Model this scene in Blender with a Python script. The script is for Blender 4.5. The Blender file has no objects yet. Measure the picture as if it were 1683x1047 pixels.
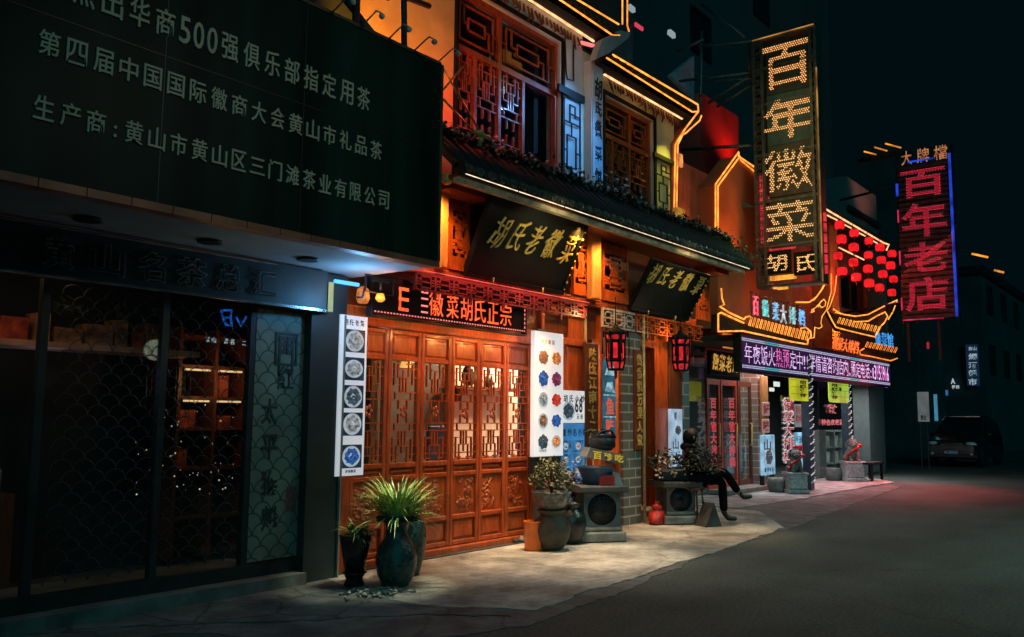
import bpy, math, random
from mathutils import Vector, Matrix
from mathutils.bvhtree import BVHTree
random.seed(7)
SC = bpy.context.scene
COL = SC.collection

# ------------------------------------------------------------------ camera
W, H, F = 1683.0, 1047.0, 1420.0
CX, CY, EYE = 841.5, 523.5, 1.6
def _axes():
    x = Vector((1990 - CX, 696 - CY, F)).normalized()
    ux, uy = .01, -1.0
    z = Vector((ux, uy, -(ux * x.x + uy * x.y) / x.z)).normalized()
    return Matrix((x, z.cross(x), z))          # rows: world axes in camera coords (x right, y down, z forward)
MW = _axes()
cam = bpy.data.objects.new('camera', bpy.data.cameras.new('camera'))
COL.objects.link(cam)
cam.data.sensor_width = 36; cam.data.lens = 36 * F / W
cam.data.clip_start = .05; cam.data.clip_end = 600
r_, u_, b_ = MW @ Vector((1, 0, 0)), MW @ Vector((0, -1, 0)), MW @ Vector((0, 0, -1))
m4 = Matrix((r_, u_, b_)).transposed().to_4x4(); m4.translation = (0, 0, EYE)
cam.matrix_world = m4
SC.camera = cam
def ray(px, py): return MW @ Vector((px - CX, py - CY, F))
def P(px, py, Y):                              # pixel -> (X, Z) on the vertical plane at distance Y
    r = ray(px, py); t = Y / r.y
    return (r.x * t, r.z * t + EYE)
def PX(px, py, X):                             # pixel -> (-Y, Z) on a plane across the street at X
    r = ray(px, py); t = X / r.x
    return (-r.y * t, r.z * t + EYE)
def G(px, py, z=0.0):                          # pixel -> ground point
    r = ray(px, py); t = (z - EYE) / r.z
    return Vector((r.x * t, r.y * t, z))

# ------------------------------------------------------------------ world, exposure
w = bpy.data.worlds.new("World"); SC.world = w; w.use_nodes = True
bg = w.node_tree.nodes['Background']
bg.inputs['Color'].default_value = (.0006, .0040, .0055, 1); bg.inputs['Strength'].default_value = 1.0
SC.view_settings.view_transform = 'Standard'
try: SC.view_settings.look = 'None'
except Exception: pass
SC.view_settings.exposure = 0; SC.view_settings.gamma = 1
SC.cycles.use_denoising = True
SC.cycles.max_bounces = 6
SC.cycles.sample_clamp_indirect = 4
SC.cycles.use_light_tree = True

def lamp(kind, name, loc, power, color, target=None, size=.1, cone=60, blend=.6, parent=None, sy=None):
    d = bpy.data.lights.new(name, kind); d.energy = power; d.color = color
    if kind == 'SPOT': d.spot_size = math.radians(cone); d.spot_blend = blend; d.shadow_soft_size = size
    elif kind == 'POINT': d.shadow_soft_size = size
    elif kind == 'AREA':
        d.size = size
        if sy: d.shape = 'RECTANGLE'; d.size_y = sy
    elif kind == 'SUN': d.angle = math.radians(size)
    o = bpy.data.objects.new(name, d); COL.objects.link(o); o.location = loc
    if target is not None:
        o.rotation_euler = (Vector(target) - Vector(loc)).to_track_quat('-Z', 'Y').to_euler()
    return o
# added faint teal fill from the street side, lifting the dark surfaces
lamp('SUN', 'teal_fill_light', (0, 0, 6.2), .26, (.04, .86, 1.0), target=(9, 11, 0), size=25)

# ------------------------------------------------------------------ materials
def mat(name, col, rough=.6, metal=0.0, var=.25, scale=6, bump=0.0, bscale=None, stretch=(1, 1, 1), spec=.5, coat=0, detail=6, col2=None, rvar=.0):
    m = bpy.data.materials.new(name); m.use_nodes = True
    nt = m.node_tree; b = nt.nodes['Principled BSDF']
    tc = nt.nodes.new('ShaderNodeTexCoord'); mp = nt.nodes.new('ShaderNodeMapping'); mp.inputs['Scale'].default_value = stretch
    geo = nt.nodes.new('ShaderNodeNewGeometry')
    nt.links.new(geo.outputs['Position'], mp.inputs['Vector'])
    nz = nt.nodes.new('ShaderNodeTexNoise'); nz.inputs['Scale'].default_value = scale; nz.inputs['Detail'].default_value = detail
    nt.links.new(mp.outputs['Vector'], nz.inputs['Vector'])
    cr = nt.nodes.new('ShaderNodeValToRGB')
    c1 = [max(0, c * (1 - var)) for c in col]; c2 = list(col2) if col2 else [min(1, c * (1 + var)) for c in col]
    cr.color_ramp.elements[0].position = .32; cr.color_ramp.elements[1].position = .7
    cr.color_ramp.elements[0].color = (*c1, 1); cr.color_ramp.elements[1].color = (*c2, 1)
    nt.links.new(nz.outputs['Fac'], cr.inputs['Fac']); nt.links.new(cr.outputs['Color'], b.inputs['Base Color'])
    b.inputs['Roughness'].default_value = rough; b.inputs['Metallic'].default_value = metal
    b.inputs['Specular IOR Level'].default_value = spec
    if coat: b.inputs['Coat Weight'].default_value = coat; b.inputs['Coat Roughness'].default_value = .15
    if rvar:
        mr = nt.nodes.new('ShaderNodeMapRange'); mr.inputs['To Min'].default_value = max(0, rough - rvar); mr.inputs['To Max'].default_value = min(1, rough + rvar)
        n3 = nt.nodes.new('ShaderNodeTexNoise'); n3.inputs['Scale'].default_value = scale * .6; n3.inputs['Detail'].default_value = 4
        nt.links.new(mp.outputs['Vector'], n3.inputs['Vector'])
        nt.links.new(n3.outputs['Fac'], mr.inputs['Value']); nt.links.new(mr.outputs['Result'], b.inputs['Roughness'])
    if bump:
        n2 = nt.nodes.new('ShaderNodeTexNoise'); n2.inputs['Scale'].default_value = bscale or scale * 5; n2.inputs['Detail'].default_value = 8
        nt.links.new(mp.outputs['Vector'], n2.inputs['Vector'])
        bp = nt.nodes.new('ShaderNodeBump'); bp.inputs['Strength'].default_value = bump; bp.inputs['Distance'].default_value = .02
        nt.links.new(n2.outputs['Fac'], bp.inputs['Height']); nt.links.new(bp.outputs['Normal'], b.inputs['Normal'])
    return m
def glow(name, col, s=1.0, var=0.0, scale=20, base=None):
    m = mat(name, base or [c * .3 for c in col], rough=.5, var=.1)
    nt = m.node_tree; b = nt.nodes['Principled BSDF']
    b.inputs['Emission Color'].default_value = (*col, 1); b.inputs['Emission Strength'].default_value = s
    if var:
        geo = nt.nodes.new('ShaderNodeNewGeometry'); nz = nt.nodes.new('ShaderNodeTexNoise'); nz.inputs['Scale'].default_value = scale; nz.inputs['Detail'].default_value = 3
        mr = nt.nodes.new('ShaderNodeMapRange'); mr.inputs['From Min'].default_value = .35; mr.inputs['From Max'].default_value = .65
        mr.inputs['To Min'].default_value = s * (1 - var); mr.inputs['To Max'].default_value = s * (1 + var)
        nt.links.new(geo.outputs['Position'], nz.inputs['Vector']); nt.links.new(nz.outputs['Fac'], mr.inputs['Value']); nt.links.new(mr.outputs['Result'], b.inputs['Emission Strength'])
    return m
def glass(name, tint=(1, 1, 1), refl=1.0, rough=.02):
    m = bpy.data.materials.new(name); m.use_nodes = True; nt = m.node_tree
    for n in list(nt.nodes): nt.nodes.remove(n)
    out = nt.nodes.new('ShaderNodeOutputMaterial'); mx = nt.nodes.new('ShaderNodeMixShader'); tr = nt.nodes.new('ShaderNodeBsdfTransparent'); gl = nt.nodes.new('ShaderNodeBsdfGlossy')
    lw = nt.nodes.new('ShaderNodeLayerWeight'); lw.inputs['Blend'].default_value = .5
    pw = nt.nodes.new('ShaderNodeMath'); pw.operation = 'POWER'; pw.inputs[1].default_value = 4; nt.links.new(lw.outputs['Facing'], pw.inputs[0])
    fr = nt.nodes.new('ShaderNodeMath'); fr.operation = 'MULTIPLY_ADD'; fr.inputs[1].default_value = .6; fr.inputs[2].default_value = .03; nt.links.new(pw.outputs[0], fr.inputs[0])
    tr.inputs['Color'].default_value = (*tint, 1); gl.inputs['Roughness'].default_value = rough; gl.inputs['Color'].default_value = (refl, refl, refl, 1)
    nt.links.new(fr.outputs[0], mx.inputs[0]); nt.links.new(tr.outputs[0], mx.inputs[1]); nt.links.new(gl.outputs[0], mx.inputs[2]); nt.links.new(mx.outputs[0], out.inputs[0])
    return m
def cracked(name, col, scale=1.2, width=.02, rough=.8, var=.3, dark=.3, nscale=1.5):
    m = mat(name, col, rough=rough, var=var, scale=nscale, bump=.5, bscale=45, rvar=.12)
    nt = m.node_tree; b = nt.nodes['Principled BSDF']
    geo = nt.nodes.new('ShaderNodeNewGeometry'); ns = nt.nodes.new('ShaderNodeTexNoise'); ns.inputs['Scale'].default_value = 2.2; ns.inputs['Detail'].default_value = 5
    nt.links.new(geo.outputs['Position'], ns.inputs['Vector'])
    mx = nt.nodes.new('ShaderNodeMix'); mx.data_type = 'VECTOR'; mx.inputs[0].default_value = .22
    nt.links.new(geo.outputs['Position'], mx.inputs[4]); nt.links.new(ns.outputs['Color'], mx.inputs[5])
    vo = nt.nodes.new('ShaderNodeTexVoronoi'); vo.feature = 'DISTANCE_TO_EDGE'; vo.inputs['Scale'].default_value = scale
    nt.links.new(mx.outputs[1], vo.inputs['Vector'])
    mr = nt.nodes.new('ShaderNodeMapRange'); mr.inputs['From Max'].default_value = width; mr.inputs['To Min'].default_value = dark
    nt.links.new(vo.outputs['Distance'], mr.inputs['Value'])
    mu = nt.nodes.new('ShaderNodeMix'); mu.data_type = 'RGBA'; mu.blend_type = 'MULTIPLY'; mu.inputs[0].default_value = 1
    src = b.inputs['Base Color'].links[0].from_socket
    nt.links.new(src, mu.inputs[6]); nt.links.new(mr.outputs['Result'], mu.inputs[7]); nt.links.new(mu.outputs[2], b.inputs['Base Color'])
    return m
def bricks(name, col, mortar, sx=.36, sz=.14, rough=.75, ms=.012):
    m = mat(name, col, rough=rough, var=.3, scale=5, bump=.2)
    nt = m.node_tree; b = nt.nodes['Principled BSDF']
    geo = nt.nodes.new('ShaderNodeNewGeometry'); sp = nt.nodes.new('ShaderNodeSeparateXYZ'); cb = nt.nodes.new('ShaderNodeCombineXYZ'); ad = nt.nodes.new('ShaderNodeMath'); ad.operation = 'ADD'
    nt.links.new(geo.outputs['Position'], sp.inputs[0]); nt.links.new(sp.outputs['X'], ad.inputs[0]); nt.links.new(sp.outputs['Y'], ad.inputs[1])
    nt.links.new(ad.outputs[0], cb.inputs['X']); nt.links.new(sp.outputs['Z'], cb.inputs['Y'])
    br = nt.nodes.new('ShaderNodeTexBrick'); br.inputs['Scale'].default_value = 1; br.inputs['Brick Width'].default_value = sx; br.inputs['Row Height'].default_value = sz; br.inputs['Mortar Size'].default_value = ms
    br.inputs['Mortar'].default_value = (*mortar, 1); br.inputs['Color1'].default_value = (*col, 1); br.inputs['Color2'].default_value = (*[c * .75 for c in col], 1)
    nt.links.new(cb.outputs[0], br.inputs['Vector']); nt.links.new(br.outputs['Color'], b.inputs['Base Color'])
    return m
def scales(name, col, line, size=.16, rough=.5, emit=0):
    # fish-scale film: rows of overlapping arcs
    m = mat(name, col, rough=rough, var=.3, scale=3)
    nt = m.node_tree; b = nt.nodes['Principled BSDF']; N = nt.nodes.new; L = nt.links.new
    def mth(op, a, c=None):
        n = N('ShaderNodeMath'); n.operation = op
        for i, v in enumerate((a, c)):
            if v is None: continue
            if isinstance(v, (int, float)): n.inputs[i].default_value = v
            else: L(v, n.inputs[i])
        return n.outputs[0]
    geo = N('ShaderNodeNewGeometry'); sp = N('ShaderNodeSeparateXYZ'); L(geo.outputs['Position'], sp.inputs[0])
    def ring(ox, oz):
        u = mth('ADD', mth('DIVIDE', sp.outputs['X'], size), ox); v = mth('ADD', mth('DIVIDE', sp.outputs['Z'], size), oz)
        du = mth('SUBTRACT', mth('FRACT', u), .5); dv = mth('SUBTRACT', mth('FRACT', v), .5)
        d = mth('SQRT', mth('ADD', mth('MULTIPLY', du, du), mth('MULTIPLY', dv, dv)))
        a = mth('LESS_THAN', mth('ABSOLUTE', mth('SUBTRACT', d, .47)), .035)
        return mth('MULTIPLY', a, mth('GREATER_THAN', dv, -.05))
    f = mth('MAXIMUM', ring(0, 0), ring(.5, .5))
    mx = N('ShaderNodeMix'); mx.data_type = 'RGBA'; L(f, mx.inputs[0]); L(b.inputs['Base Color'].links[0].from_socket, mx.inputs[6]); mx.inputs[7].default_value = (*line, 1)
    L(mx.outputs[2], b.inputs['Base Color'])
    return m, f

M = {}
wood_st = (3, 3, .5)
M['wood'] = mat('lacquered_wood', (.42, .078, .015), rough=.38, var=.35, scale=9, stretch=wood_st, bump=.12, coat=.25, rvar=.1)
M['wood_dark'] = mat('dark_wood', (.13, .035, .012), rough=.45, var=.35, scale=9, stretch=wood_st, bump=.12, coat=.15)
M['wood_light'] = mat('light_wood', (.55, .24, .08), rough=.42, var=.25, scale=7, stretch=wood_st, bump=.1, coat=.2)
M['wood_red'] = mat('red_brown_wood', (.34, .06, .018), rough=.4, var=.35, scale=8, stretch=wood_st, bump=.15, coat=.2)
M['black_wood'] = mat('black_lacquer', (.006, .009, .009), rough=.6, var=.3, scale=4, bump=.05, spec=.2)
M['gold'] = mat('gold_leaf', (.75, .52, .16), rough=.5, metal=.35, var=.25, scale=25, bump=.2)
M['plaster'] = mat('white_plaster', (.62, .62, .60), rough=.85, var=.14, scale=2.2, bump=.15, bscale=30)
M['plaster_warm'] = mat('ochre_plaster', (.60, .40, .18), rough=.85, var=.2, scale=2.2, bump=.15, bscale=30)
M['plaster_red'] = mat('red_plaster', (.42, .13, .07), rough=.85, var=.3, scale=1.8, bump=.15, bscale=30)
M['dark_iron'] = mat('dark_iron', (.025, .03, .03), rough=.5, metal=.4, var=.3)
M['steel'] = mat('painted_steel', (.10, .13, .11), rough=.45, metal=.5, var=.4, scale=10)
M['roof_tile'] = mat('grey_roof_tile', (.009, .013, .013), rough=.8, var=.4, scale=7, bump=.3)
M['tile_end'] = mat('lit_ridge_tile', (.34, .26, .22), rough=.7, var=.5, scale=12, bump=.3)  # far paler than the roof tiles, caught light put into the colour
M['grey_render'] = mat('grey_render', (.14, .15, .15), rough=.85, var=.3, scale=3, bump=.25)
M['stone'] = mat('grey_stone', (.17, .18, .17), rough=.85, var=.35, scale=6, bump=.4)
M['stone_dark'] = mat('dark_stone', (.05, .055, .055), rough=.8, var=.4, scale=6, bump=.4)
M['ceramic'] = mat('dark_glazed_ceramic', (.007, .013, .012), rough=.25, var=.4, scale=10, bump=.2)
M['clay'] = mat('brown_clay', (.055, .048, .034), rough=.6, var=.35, scale=8, bump=.25)
M['soil'] = mat('soil', (.03, .022, .015), rough=.95, var=.4, scale=30, bump=.8)
M['leaf'] = mat('leaf', (.045, .085, .03), rough=.5, var=.5, scale=14)
M['leaf_dark'] = mat('dark_leaf', (.02, .04, .022), rough=.5, var=.5, scale=14)
M['leaf_lit'] = mat('grass_leaf', (.12, .36, .07), rough=.45, var=.5, scale=18, col2=(.50, .55, .16))
M['petal'] = mat('pale_petal', (.75, .5, .45), rough=.6, var=.2)
M['paper'] = mat('poster_paper', (.62, .65, .68), rough=.45, var=.04)
M['ink'] = mat('dark_ink', (.02, .025, .03), rough=.6, var=.2)
M['red_paint'] = mat('red_paint', (.45, .03, .02), rough=.5, var=.2)
M['white_paint'] = mat('white_paint', (.75, .75, .73), rough=.5, var=.08)
M['grey_paint'] = mat('grey_paint', (.24, .26, .26), rough=.5, var=.2)
M['black_plastic'] = mat('black_plastic', (.015, .017, .018), rough=.45, var=.3)
M['rubber'] = mat('rubber', (.012, .012, .012), rough=.9, var=.2)
M['glass'] = glass('clear_glass')
M['glass_dark'] = glass('tinted_glass', (.8, .85, .84))
M['dark_wall'] = mat('dark_building_wall', (.045, .06, .06), rough=.85, var=.3, scale=.6, bump=.2, bscale=10)
M['tea_wall'] = mat('dark_cladding', (.018, .028, .028), rough=.5, var=.3, scale=2, bump=.1)

# ------------------------------------------------------------------ mesh building
class Fr:
    def __init__(s, o, u, v, n=None):
        s.o = Vector(o); s.u = Vector(u).normalized(); s.v = Vector(v).normalized()
        s.n = Vector(n).normalized() if n else s.u.cross(s.v)
    def __call__(s, a, b, c=0): return s.o + s.u * a + s.v * b + s.n * c
def fac(Y): return Fr((0, Y, 0), (1, 0, 0), (0, 0, 1), (0, -1, 0))     # plane along the street, n towards the street
def acr(X): return Fr((X, 0, 0), (0, -1, 0), (0, 0, 1), (-1, 0, 0))    # plane across the street, n towards the camera
WLD = Fr((0, 0, 0), (1, 0, 0), (0, 1, 0), (0, 0, 1))

class MB:
    def __init__(s): s.v = []; s.f = []; s.smooth = []
    def add(s, vs, fs, smooth=False):
        k = len(s.v); s.v += [Vector(a) for a in vs]
        for f in fs: s.f.append([i + k for i in f]); s.smooth.append(smooth)
        return s
    def box(s, fr, u0, u1, v0, v1, n0, n1):
        p = [fr(a, b, c) for c in (n0, n1) for b in (v0, v1) for a in (u0, u1)]
        return s.add(p, [(0, 2, 3, 1), (4, 5, 7, 6), (0, 1, 5, 4), (2, 6, 7, 3), (0, 4, 6, 2), (1, 3, 7, 5)])
    def wbox(s, x0, x1, y0, y1, z0, z1): return s.box(WLD, x0, x1, y0, y1, z0, z1)
    def bev(s, fr, u0, u1, v0, v1, n0, n1, b=.012):          # box with a chamfered front face
        p = [fr(u0, v0, n0), fr(u1, v0, n0), fr(u1, v1, n0), fr(u0, v1, n0), fr(u0, v0, n1 - b), fr(u1, v0, n1 - b), fr(u1, v1, n1 - b), fr(u0, v1, n1 - b),
             fr(u0 + b, v0 + b, n1), fr(u1 - b, v0 + b, n1), fr(u1 - b, v1 - b, n1), fr(u0 + b, v1 - b, n1)]
        return s.add(p, [(3, 2, 1, 0), (0, 1, 5, 4), (1, 2, 6, 5), (2, 3, 7, 6), (3, 0, 4, 7), (4, 5, 9, 8), (5, 6, 10, 9), (6, 7, 11, 10), (7, 4, 8, 11), (8, 9, 10, 11)])
    def prism(s, fr, pts, n0, n1):
        k = len(pts); p = [fr(a, b, n0) for a, b in pts] + [fr(a, b, n1) for a, b in pts]
        return s.add(p, [tuple(range(k))[::-1], tuple(range(k, 2 * k))] + [(i, (i + 1) % k, k + (i + 1) % k, k + i) for i in range(k)])
    def quad(s, a, b, c, d): return s.add([a, b, c, d], [(0, 1, 2, 3)])
    def tube(s, pts, r, n=6, closed=False, cap=True):
        pts = [Vector(p) for p in pts]; k = len(pts); rs = r if isinstance(r, (list, tuple)) else [r] * k
        up = None; rings = []
        for i, p in enumerate(pts):
            a = pts[i - 1] if (i or closed) else p; b = pts[(i + 1) % k] if (i < k - 1 or closed) else p
            t = (b - a)
            if t.length < 1e-9: t = Vector((0, 0, 1))
            t.normalize()
            if up is None:
                up = t.cross(Vector((0, 0, 1)))
                if up.length < .1: up = t.cross(Vector((1, 0, 0)))
                up.normalize()
            else:
                up = (up - t * up.dot(t))
                if up.length < 1e-6: up = t.orthogonal()
                up.normalize()
            w_ = t.cross(up); rings.append([p + (up * math.cos(2 * math.pi * j / n) + w_ * math.sin(2 * math.pi * j / n)) * rs[i] for j in range(n)])
        vs = [q for rg in rings for q in rg]; fs = []
        for i in range(k if closed else k - 1):
            i2 = (i + 1) % k
            for j in range(n): fs.append((i * n + j, i * n + (j + 1) % n, i2 * n + (j + 1) % n, i2 * n + j))
        if cap and not closed: fs += [tuple(range(n))[::-1], tuple((k - 1) * n + j for j in range(n))]
        return s.add(vs, fs, True)
    def lathe(s, c, prof, n=24, axis=WLD, sx=1, sy=1):
        c = Vector(c); vs = []; fs = []
        for r, z in prof:
            for j in range(n):
                a = 2 * math.pi * j / n
                vs.append(c + axis.u * (r * math.cos(a) * sx) + axis.v * (r * math.sin(a) * sy) + axis.n * z)
        for i in range(len(prof) - 1):
            for j in range(n): fs.append((i * n + j, i * n + (j + 1) % n, (i + 1) * n + (j + 1) % n, (i + 1) * n + j))
        fs += [tuple(range(n))[::-1], tuple((len(prof) - 1) * n + j for j in range(n))]
        return s.add(vs, fs, True)
    def ball(s, c, rx, ry=None, rz=None, n=12, k=8, axis=WLD):
        ry = ry or rx; rz = rz or rx
        prof = [(max(1e-4, math.sin(math.pi * i / k)), -math.cos(math.pi * i / k) * rz) for i in range(k + 1)]
        return s.lathe(c, [(a * rx, z) for a, z in prof], n, axis, 1, ry / rx)
    def build(s, name, m, parent=None, label=None, cat=None, group=None, kind=None, loc=None, bevel=0):
        me = bpy.data.meshes.new(name)
        if loc is None:
            if parent is not None: loc = WORIG[parent.name]
            else:
                xs = [v.x for v in s.v]; ys = [v.y for v in s.v]; zs = [v.z for v in s.v]
                loc = Vector(((min(xs) + max(xs)) / 2, (min(ys) + max(ys)) / 2, min(zs)))
        loc = Vector(loc)
        me.from_pydata([v - loc for v in s.v], [], s.f); me.update()
        me.polygons.foreach_set('use_smooth', s.smooth)
        if isinstance(m, str): m = M[m]
        me.materials.append(m)
        o = bpy.data.objects.new(name, me); COL.objects.link(o)
        if parent is not None: o.parent = parent; o.location = loc - WORIG[parent.name]
        else: o.location = loc
        WORIG[o.name] = loc.copy()
        if bevel:
            bm = o.modifiers.new('bevel', 'BEVEL'); bm.width = bevel; bm.segments = 2; bm.limit_method = 'ANGLE'
        tag(o, label, cat, group, kind)
        return o
WORIG = {}
def tag(o, label=None, cat=None, group=None, kind=None):
    if label: o['label'] = label
    if cat: o['category'] = cat
    if group: o['group'] = group
    if kind: o['kind'] = kind
    return o
def thing(name, label, cat, loc, group=None, kind=None):
    o = bpy.data.objects.new(name, None); COL.objects.link(o); o.location = loc; o.empty_display_size = .2
    WORIG[o.name] = Vector(loc)
    return tag(o, label, cat, group, kind)
def dup(root, loc, label=None, rz=None, scale=None):
    def cp(o, par):
        c = o.copy(); COL.objects.link(c)
        if par is not None: c.parent = par
        for ch in [k for k in KIDS.get(o.name, [])]: cp(ch, c)
        return c
    def scan(o):
        KIDS[o.name] = list(o.children)
        for ch in o.children: scan(ch)
    scan(root)
    r = cp(root, None); r.location = loc
    if rz is not None: r.rotation_euler[2] = rz
    if scale: r.scale = (scale,) * 3 if not isinstance(scale, tuple) else scale
    if label: r['label'] = label
    return r
KIDS = {}

# ------------------------------------------------------------------ writing
_tc = bpy.data.curves.new('writing', 'FONT'); _to = bpy.data.objects.new('writing', _tc); COL.objects.link(_to)
_gc = {}
def glyph(ch, bold=0.0, outline=0.0):
    k = (ch, bold, outline)
    if k in _gc: return _gc[k]
    _tc.body = ch; _tc.offset = bold; _tc.resolution_u = 3
    if outline: _tc.fill_mode = 'NONE'; _tc.bevel_depth = outline; _tc.bevel_resolution = 0; _tc.extrude = 0
    else: _tc.fill_mode = 'FRONT'; _tc.bevel_depth = 0; _tc.extrude = 0
    dg = bpy.context.evaluated_depsgraph_get(); dg.update()
    me = bpy.data.meshes.new_from_object(_to.evaluated_get(dg))
    vs = [v.co.copy() for v in me.vertices]; fs = [tuple(p.vertices) for p in me.polygons]
    edges = {}
    for f in fs:
        for i in range(len(f)):
            e = (f[i], f[(i + 1) % len(f)]); edges[e] = edges.get(e, 0) + 1
    # weld duplicate verts for border finding
    idx = {}; mp = []
    for v in vs:
        q = (round(v.x, 5), round(v.y, 5), round(v.z, 5)); mp.append(idx.setdefault(q, len(idx)))
    nv = [None] * len(idx)
    for i, v in enumerate(vs): nv[mp[i]] = v
    nf = []
    for f in fs:
        g = []
        for i in f:
            if mp[i] not in g: g.append(mp[i])
        if len(g) > 2: nf.append(tuple(g))
    bpy.data.meshes.remove(me)
    if not nv: nv = [Vector((0, 0, 0))]
    x0 = min(v.x for v in nv); x1 = max(v.x for v in nv); y0 = min(v.y for v in nv); y1 = max(v.y for v in nv)
    r = (nv, nf, (x0, x1, y0, y1)); _gc[k] = r
    return r
def put(mb, ch, fr, u0, u1, v0, v1, n0, th=.01, bold=.012, outline=0, shear=0, keep=False, wob=0, flat=False):
    """a character fitted into the cell u0..u1, v0..v1 of the frame"""
    vs, fs, (x0, x1, y0, y1) = glyph(ch, bold, outline)
    if x1 - x0 < 1e-6: return
    if keep or ch in '一二三!！：:、,，.1':
        s = (v1 - v0) / .95; mx = (u1 - u0 - (x1 - x0) * s * (.9)) / 2
        fx = lambda x: u0 + mx + (x - x0) * s * .9; fy = lambda y: v0 + (y + .08) * s
    else:
        fx = lambda x: u0 + (x - x0) / (x1 - x0) * (u1 - u0); fy = lambda y: v0 + (y - y0) / (y1 - y0) * (v1 - v0)
    h = v1 - v0
    def mp(x, y, z):
        a, b = fx(x), fy(y)
        t = (b - v0) / h - .5
        if wob: a += wob * math.sin(t * 7 + u0 * 9) ; b += wob * .8 * math.sin((a - u0) / (u1 - u0) * 6 + v0 * 5)
        return fr(a + shear * t * h, b, z)
    if outline:
        s = .5 * ((u1 - u0) / (x1 - x0) + (v1 - v0) / (y1 - y0))
        mb.add([mp(v.x, v.y, n0 + v.z * s) for v in vs], fs, True); return
    k = len(vs); bd = {}
    for f in fs:
        for i in range(len(f)):
            a, b = f[i], f[(i + 1) % len(f)]
            if (b, a) in bd: del bd[(b, a)]
            else: bd[(a, b)] = 1
    if flat or th <= 0:
        mb.add([mp(v.x, v.y, n0) for v in vs], fs); return
    mb.add([mp(v.x, v.y, n0 + th) for v in vs] + [mp(v.x, v.y, n0) for v in vs], fs + [(b, a, a + k, b + k) for a, b in bd])
def dotted(mb, ch, fr, u0, u1, v0, v1, n0, nx, r, bold=.012, hexg=True, edge=None, keep=False, th=None):
    """a character drawn as separate little bulbs on a grid"""
    vs, fs, (x0, x1, y0, y1) = glyph(ch, bold)
    bv = BVHTree.FromPolygons([v[:] for v in vs], fs)
    if keep or ch in '一!！：:、,，.1':
        y0, y1 = -.08, .87; wd = max(x1 - x0, .3); x0, x1 = (x0 + x1 - wd) / 2, (x0 + x1 + wd) / 2
    step = (x1 - x0) / nx; sy = step * (.87 if hexg else 1) * (u1 - u0) / (x1 - x0) / ((v1 - v0) / (y1 - y0))
    j = 0; y = y0 + sy * .5
    while y < y1:
        x = x0 + step * (.25 if (hexg and j % 2) else .75 if hexg else .5)
        while x < x1:
            hit = bv.ray_cast(Vector((x, y, 1)), Vector((0, 0, -1)))
            if hit[0] is not None:
                a = u0 + (x - x0) / (x1 - x0) * (u1 - u0); b = v0 + (y - y0) / (y1 - y0) * (v1 - v0)
                bulb(mb, fr, a, b, n0, r, th)
            x += step
        y += sy; j += 1
def bulb(mb, fr, a, b, n0, r, th=None):
    th = th or r
    mb.add([fr(a - r, b, n0), fr(a - r * .5, b - r * .85, n0), fr(a + r * .5, b - r * .85, n0), fr(a + r, b, n0), fr(a + r * .5, b + r * .85, n0), fr(a - r * .5, b + r * .85, n0), fr(a, b, n0 + th)],
           [(0, 1, 6), (1, 2, 6), (2, 3, 6), (3, 4, 6), (4, 5, 6), (5, 0, 6)])
def outline_dots(mb, ch, fr, u0, u1, v0, v1, n0, r, gap, bold=.02):
    vs, fs, (x0, x1, y0, y1) = glyph(ch, bold); bd = {}
    for f in fs:
        for i in range(len(f)):
            a, b = f[i], f[(i + 1) % len(f)]
            if (b, a) in bd: del bd[(b, a)]
            else: bd[(a, b)] = 1
    mp = lambda v: (u0 + (v.x - x0) / (x1 - x0) * (u1 - u0), v0 + (v.y - y0) / (y1 - y0) * (v1 - v0))
    for a, b in bd:
        p, q = mp(vs[a]), mp(vs[b]); d = math.hypot(q[0] - p[0], q[1] - p[1]); k = max(1, round(d / gap))
        for i in range(k): bulb(mb, fr, p[0] + (q[0] - p[0]) * i / k, p[1] + (q[1] - p[1]) * i / k, n0, r)
def row(mb, s, fr, u0, v0, cw, ch, adv, n0, **k):
    for i, c in enumerate(s):
        if c != ' ': put(mb, c, fr, u0 + adv * i, u0 + adv * i + cw, v0, v0 + ch, n0, **k)
def column(mb, s, fr, u0, u1, v1, v0, n0, gap=.12, **k):
    h = (v1 - v0) / len(s)
    for i, c in enumerate(s): put(mb, c, fr, u0, u1, v1 - h * (i + 1) + h * gap / 2, v1 - h * i - h * gap / 2, n0, **k)

def R(xl, xr, yt, yb, Y):          # left/right pixel columns, top/bottom rows measured on the LEFT edge -> metres on the plane at Y
    ym = (yt + yb) / 2
    return (P(xl, ym, Y)[0], P(xr, ym, Y)[0], P(xl, yb, Y)[1], P(xl, yt, Y)[1])
def RX(xl, xr, yt, yb, X):
    ym = (yt + yb) / 2
    return (PX(xl, ym, X)[0], PX(xr, ym, X)[0], PX(xl, yb, X)[1], PX(xl, yt, X)[1])
def textrow(mb, s, fr, ua, ub, va, vb, n0, gap=.16, **k):
    wt = [.58 if c in '0123456789:!,. ' else 1 for c in s]; tot = sum(wt); sc = (ub - ua) / tot; u = ua
    for c, g in zip(s, wt):
        if c != ' ': put(mb, c, fr, u + sc * g * gap / 2, u + sc * g * (1 - gap / 2), va, vb, n0, **k)
        u += sc * g
def wall_open(mb, fr, u0, u1, v0, v1, n0, n1, holes):
    """a wall slab with rectangular holes (u0,u1,v0,v1), holes sorted along u and not overlapping"""
    u = u0
    for a, b, c, d in holes:
        if a > u: mb.box(fr, u, a, v0, v1, n0, n1)
        if c > v0: mb.box(fr, a, b, v0, c, n0, n1)
        if d < v1: mb.box(fr, a, b, d, v1, n0, n1)
        u = b
    if u1 > u: mb.box(fr, u, u1, v0, v1, n0, n1)
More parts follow.
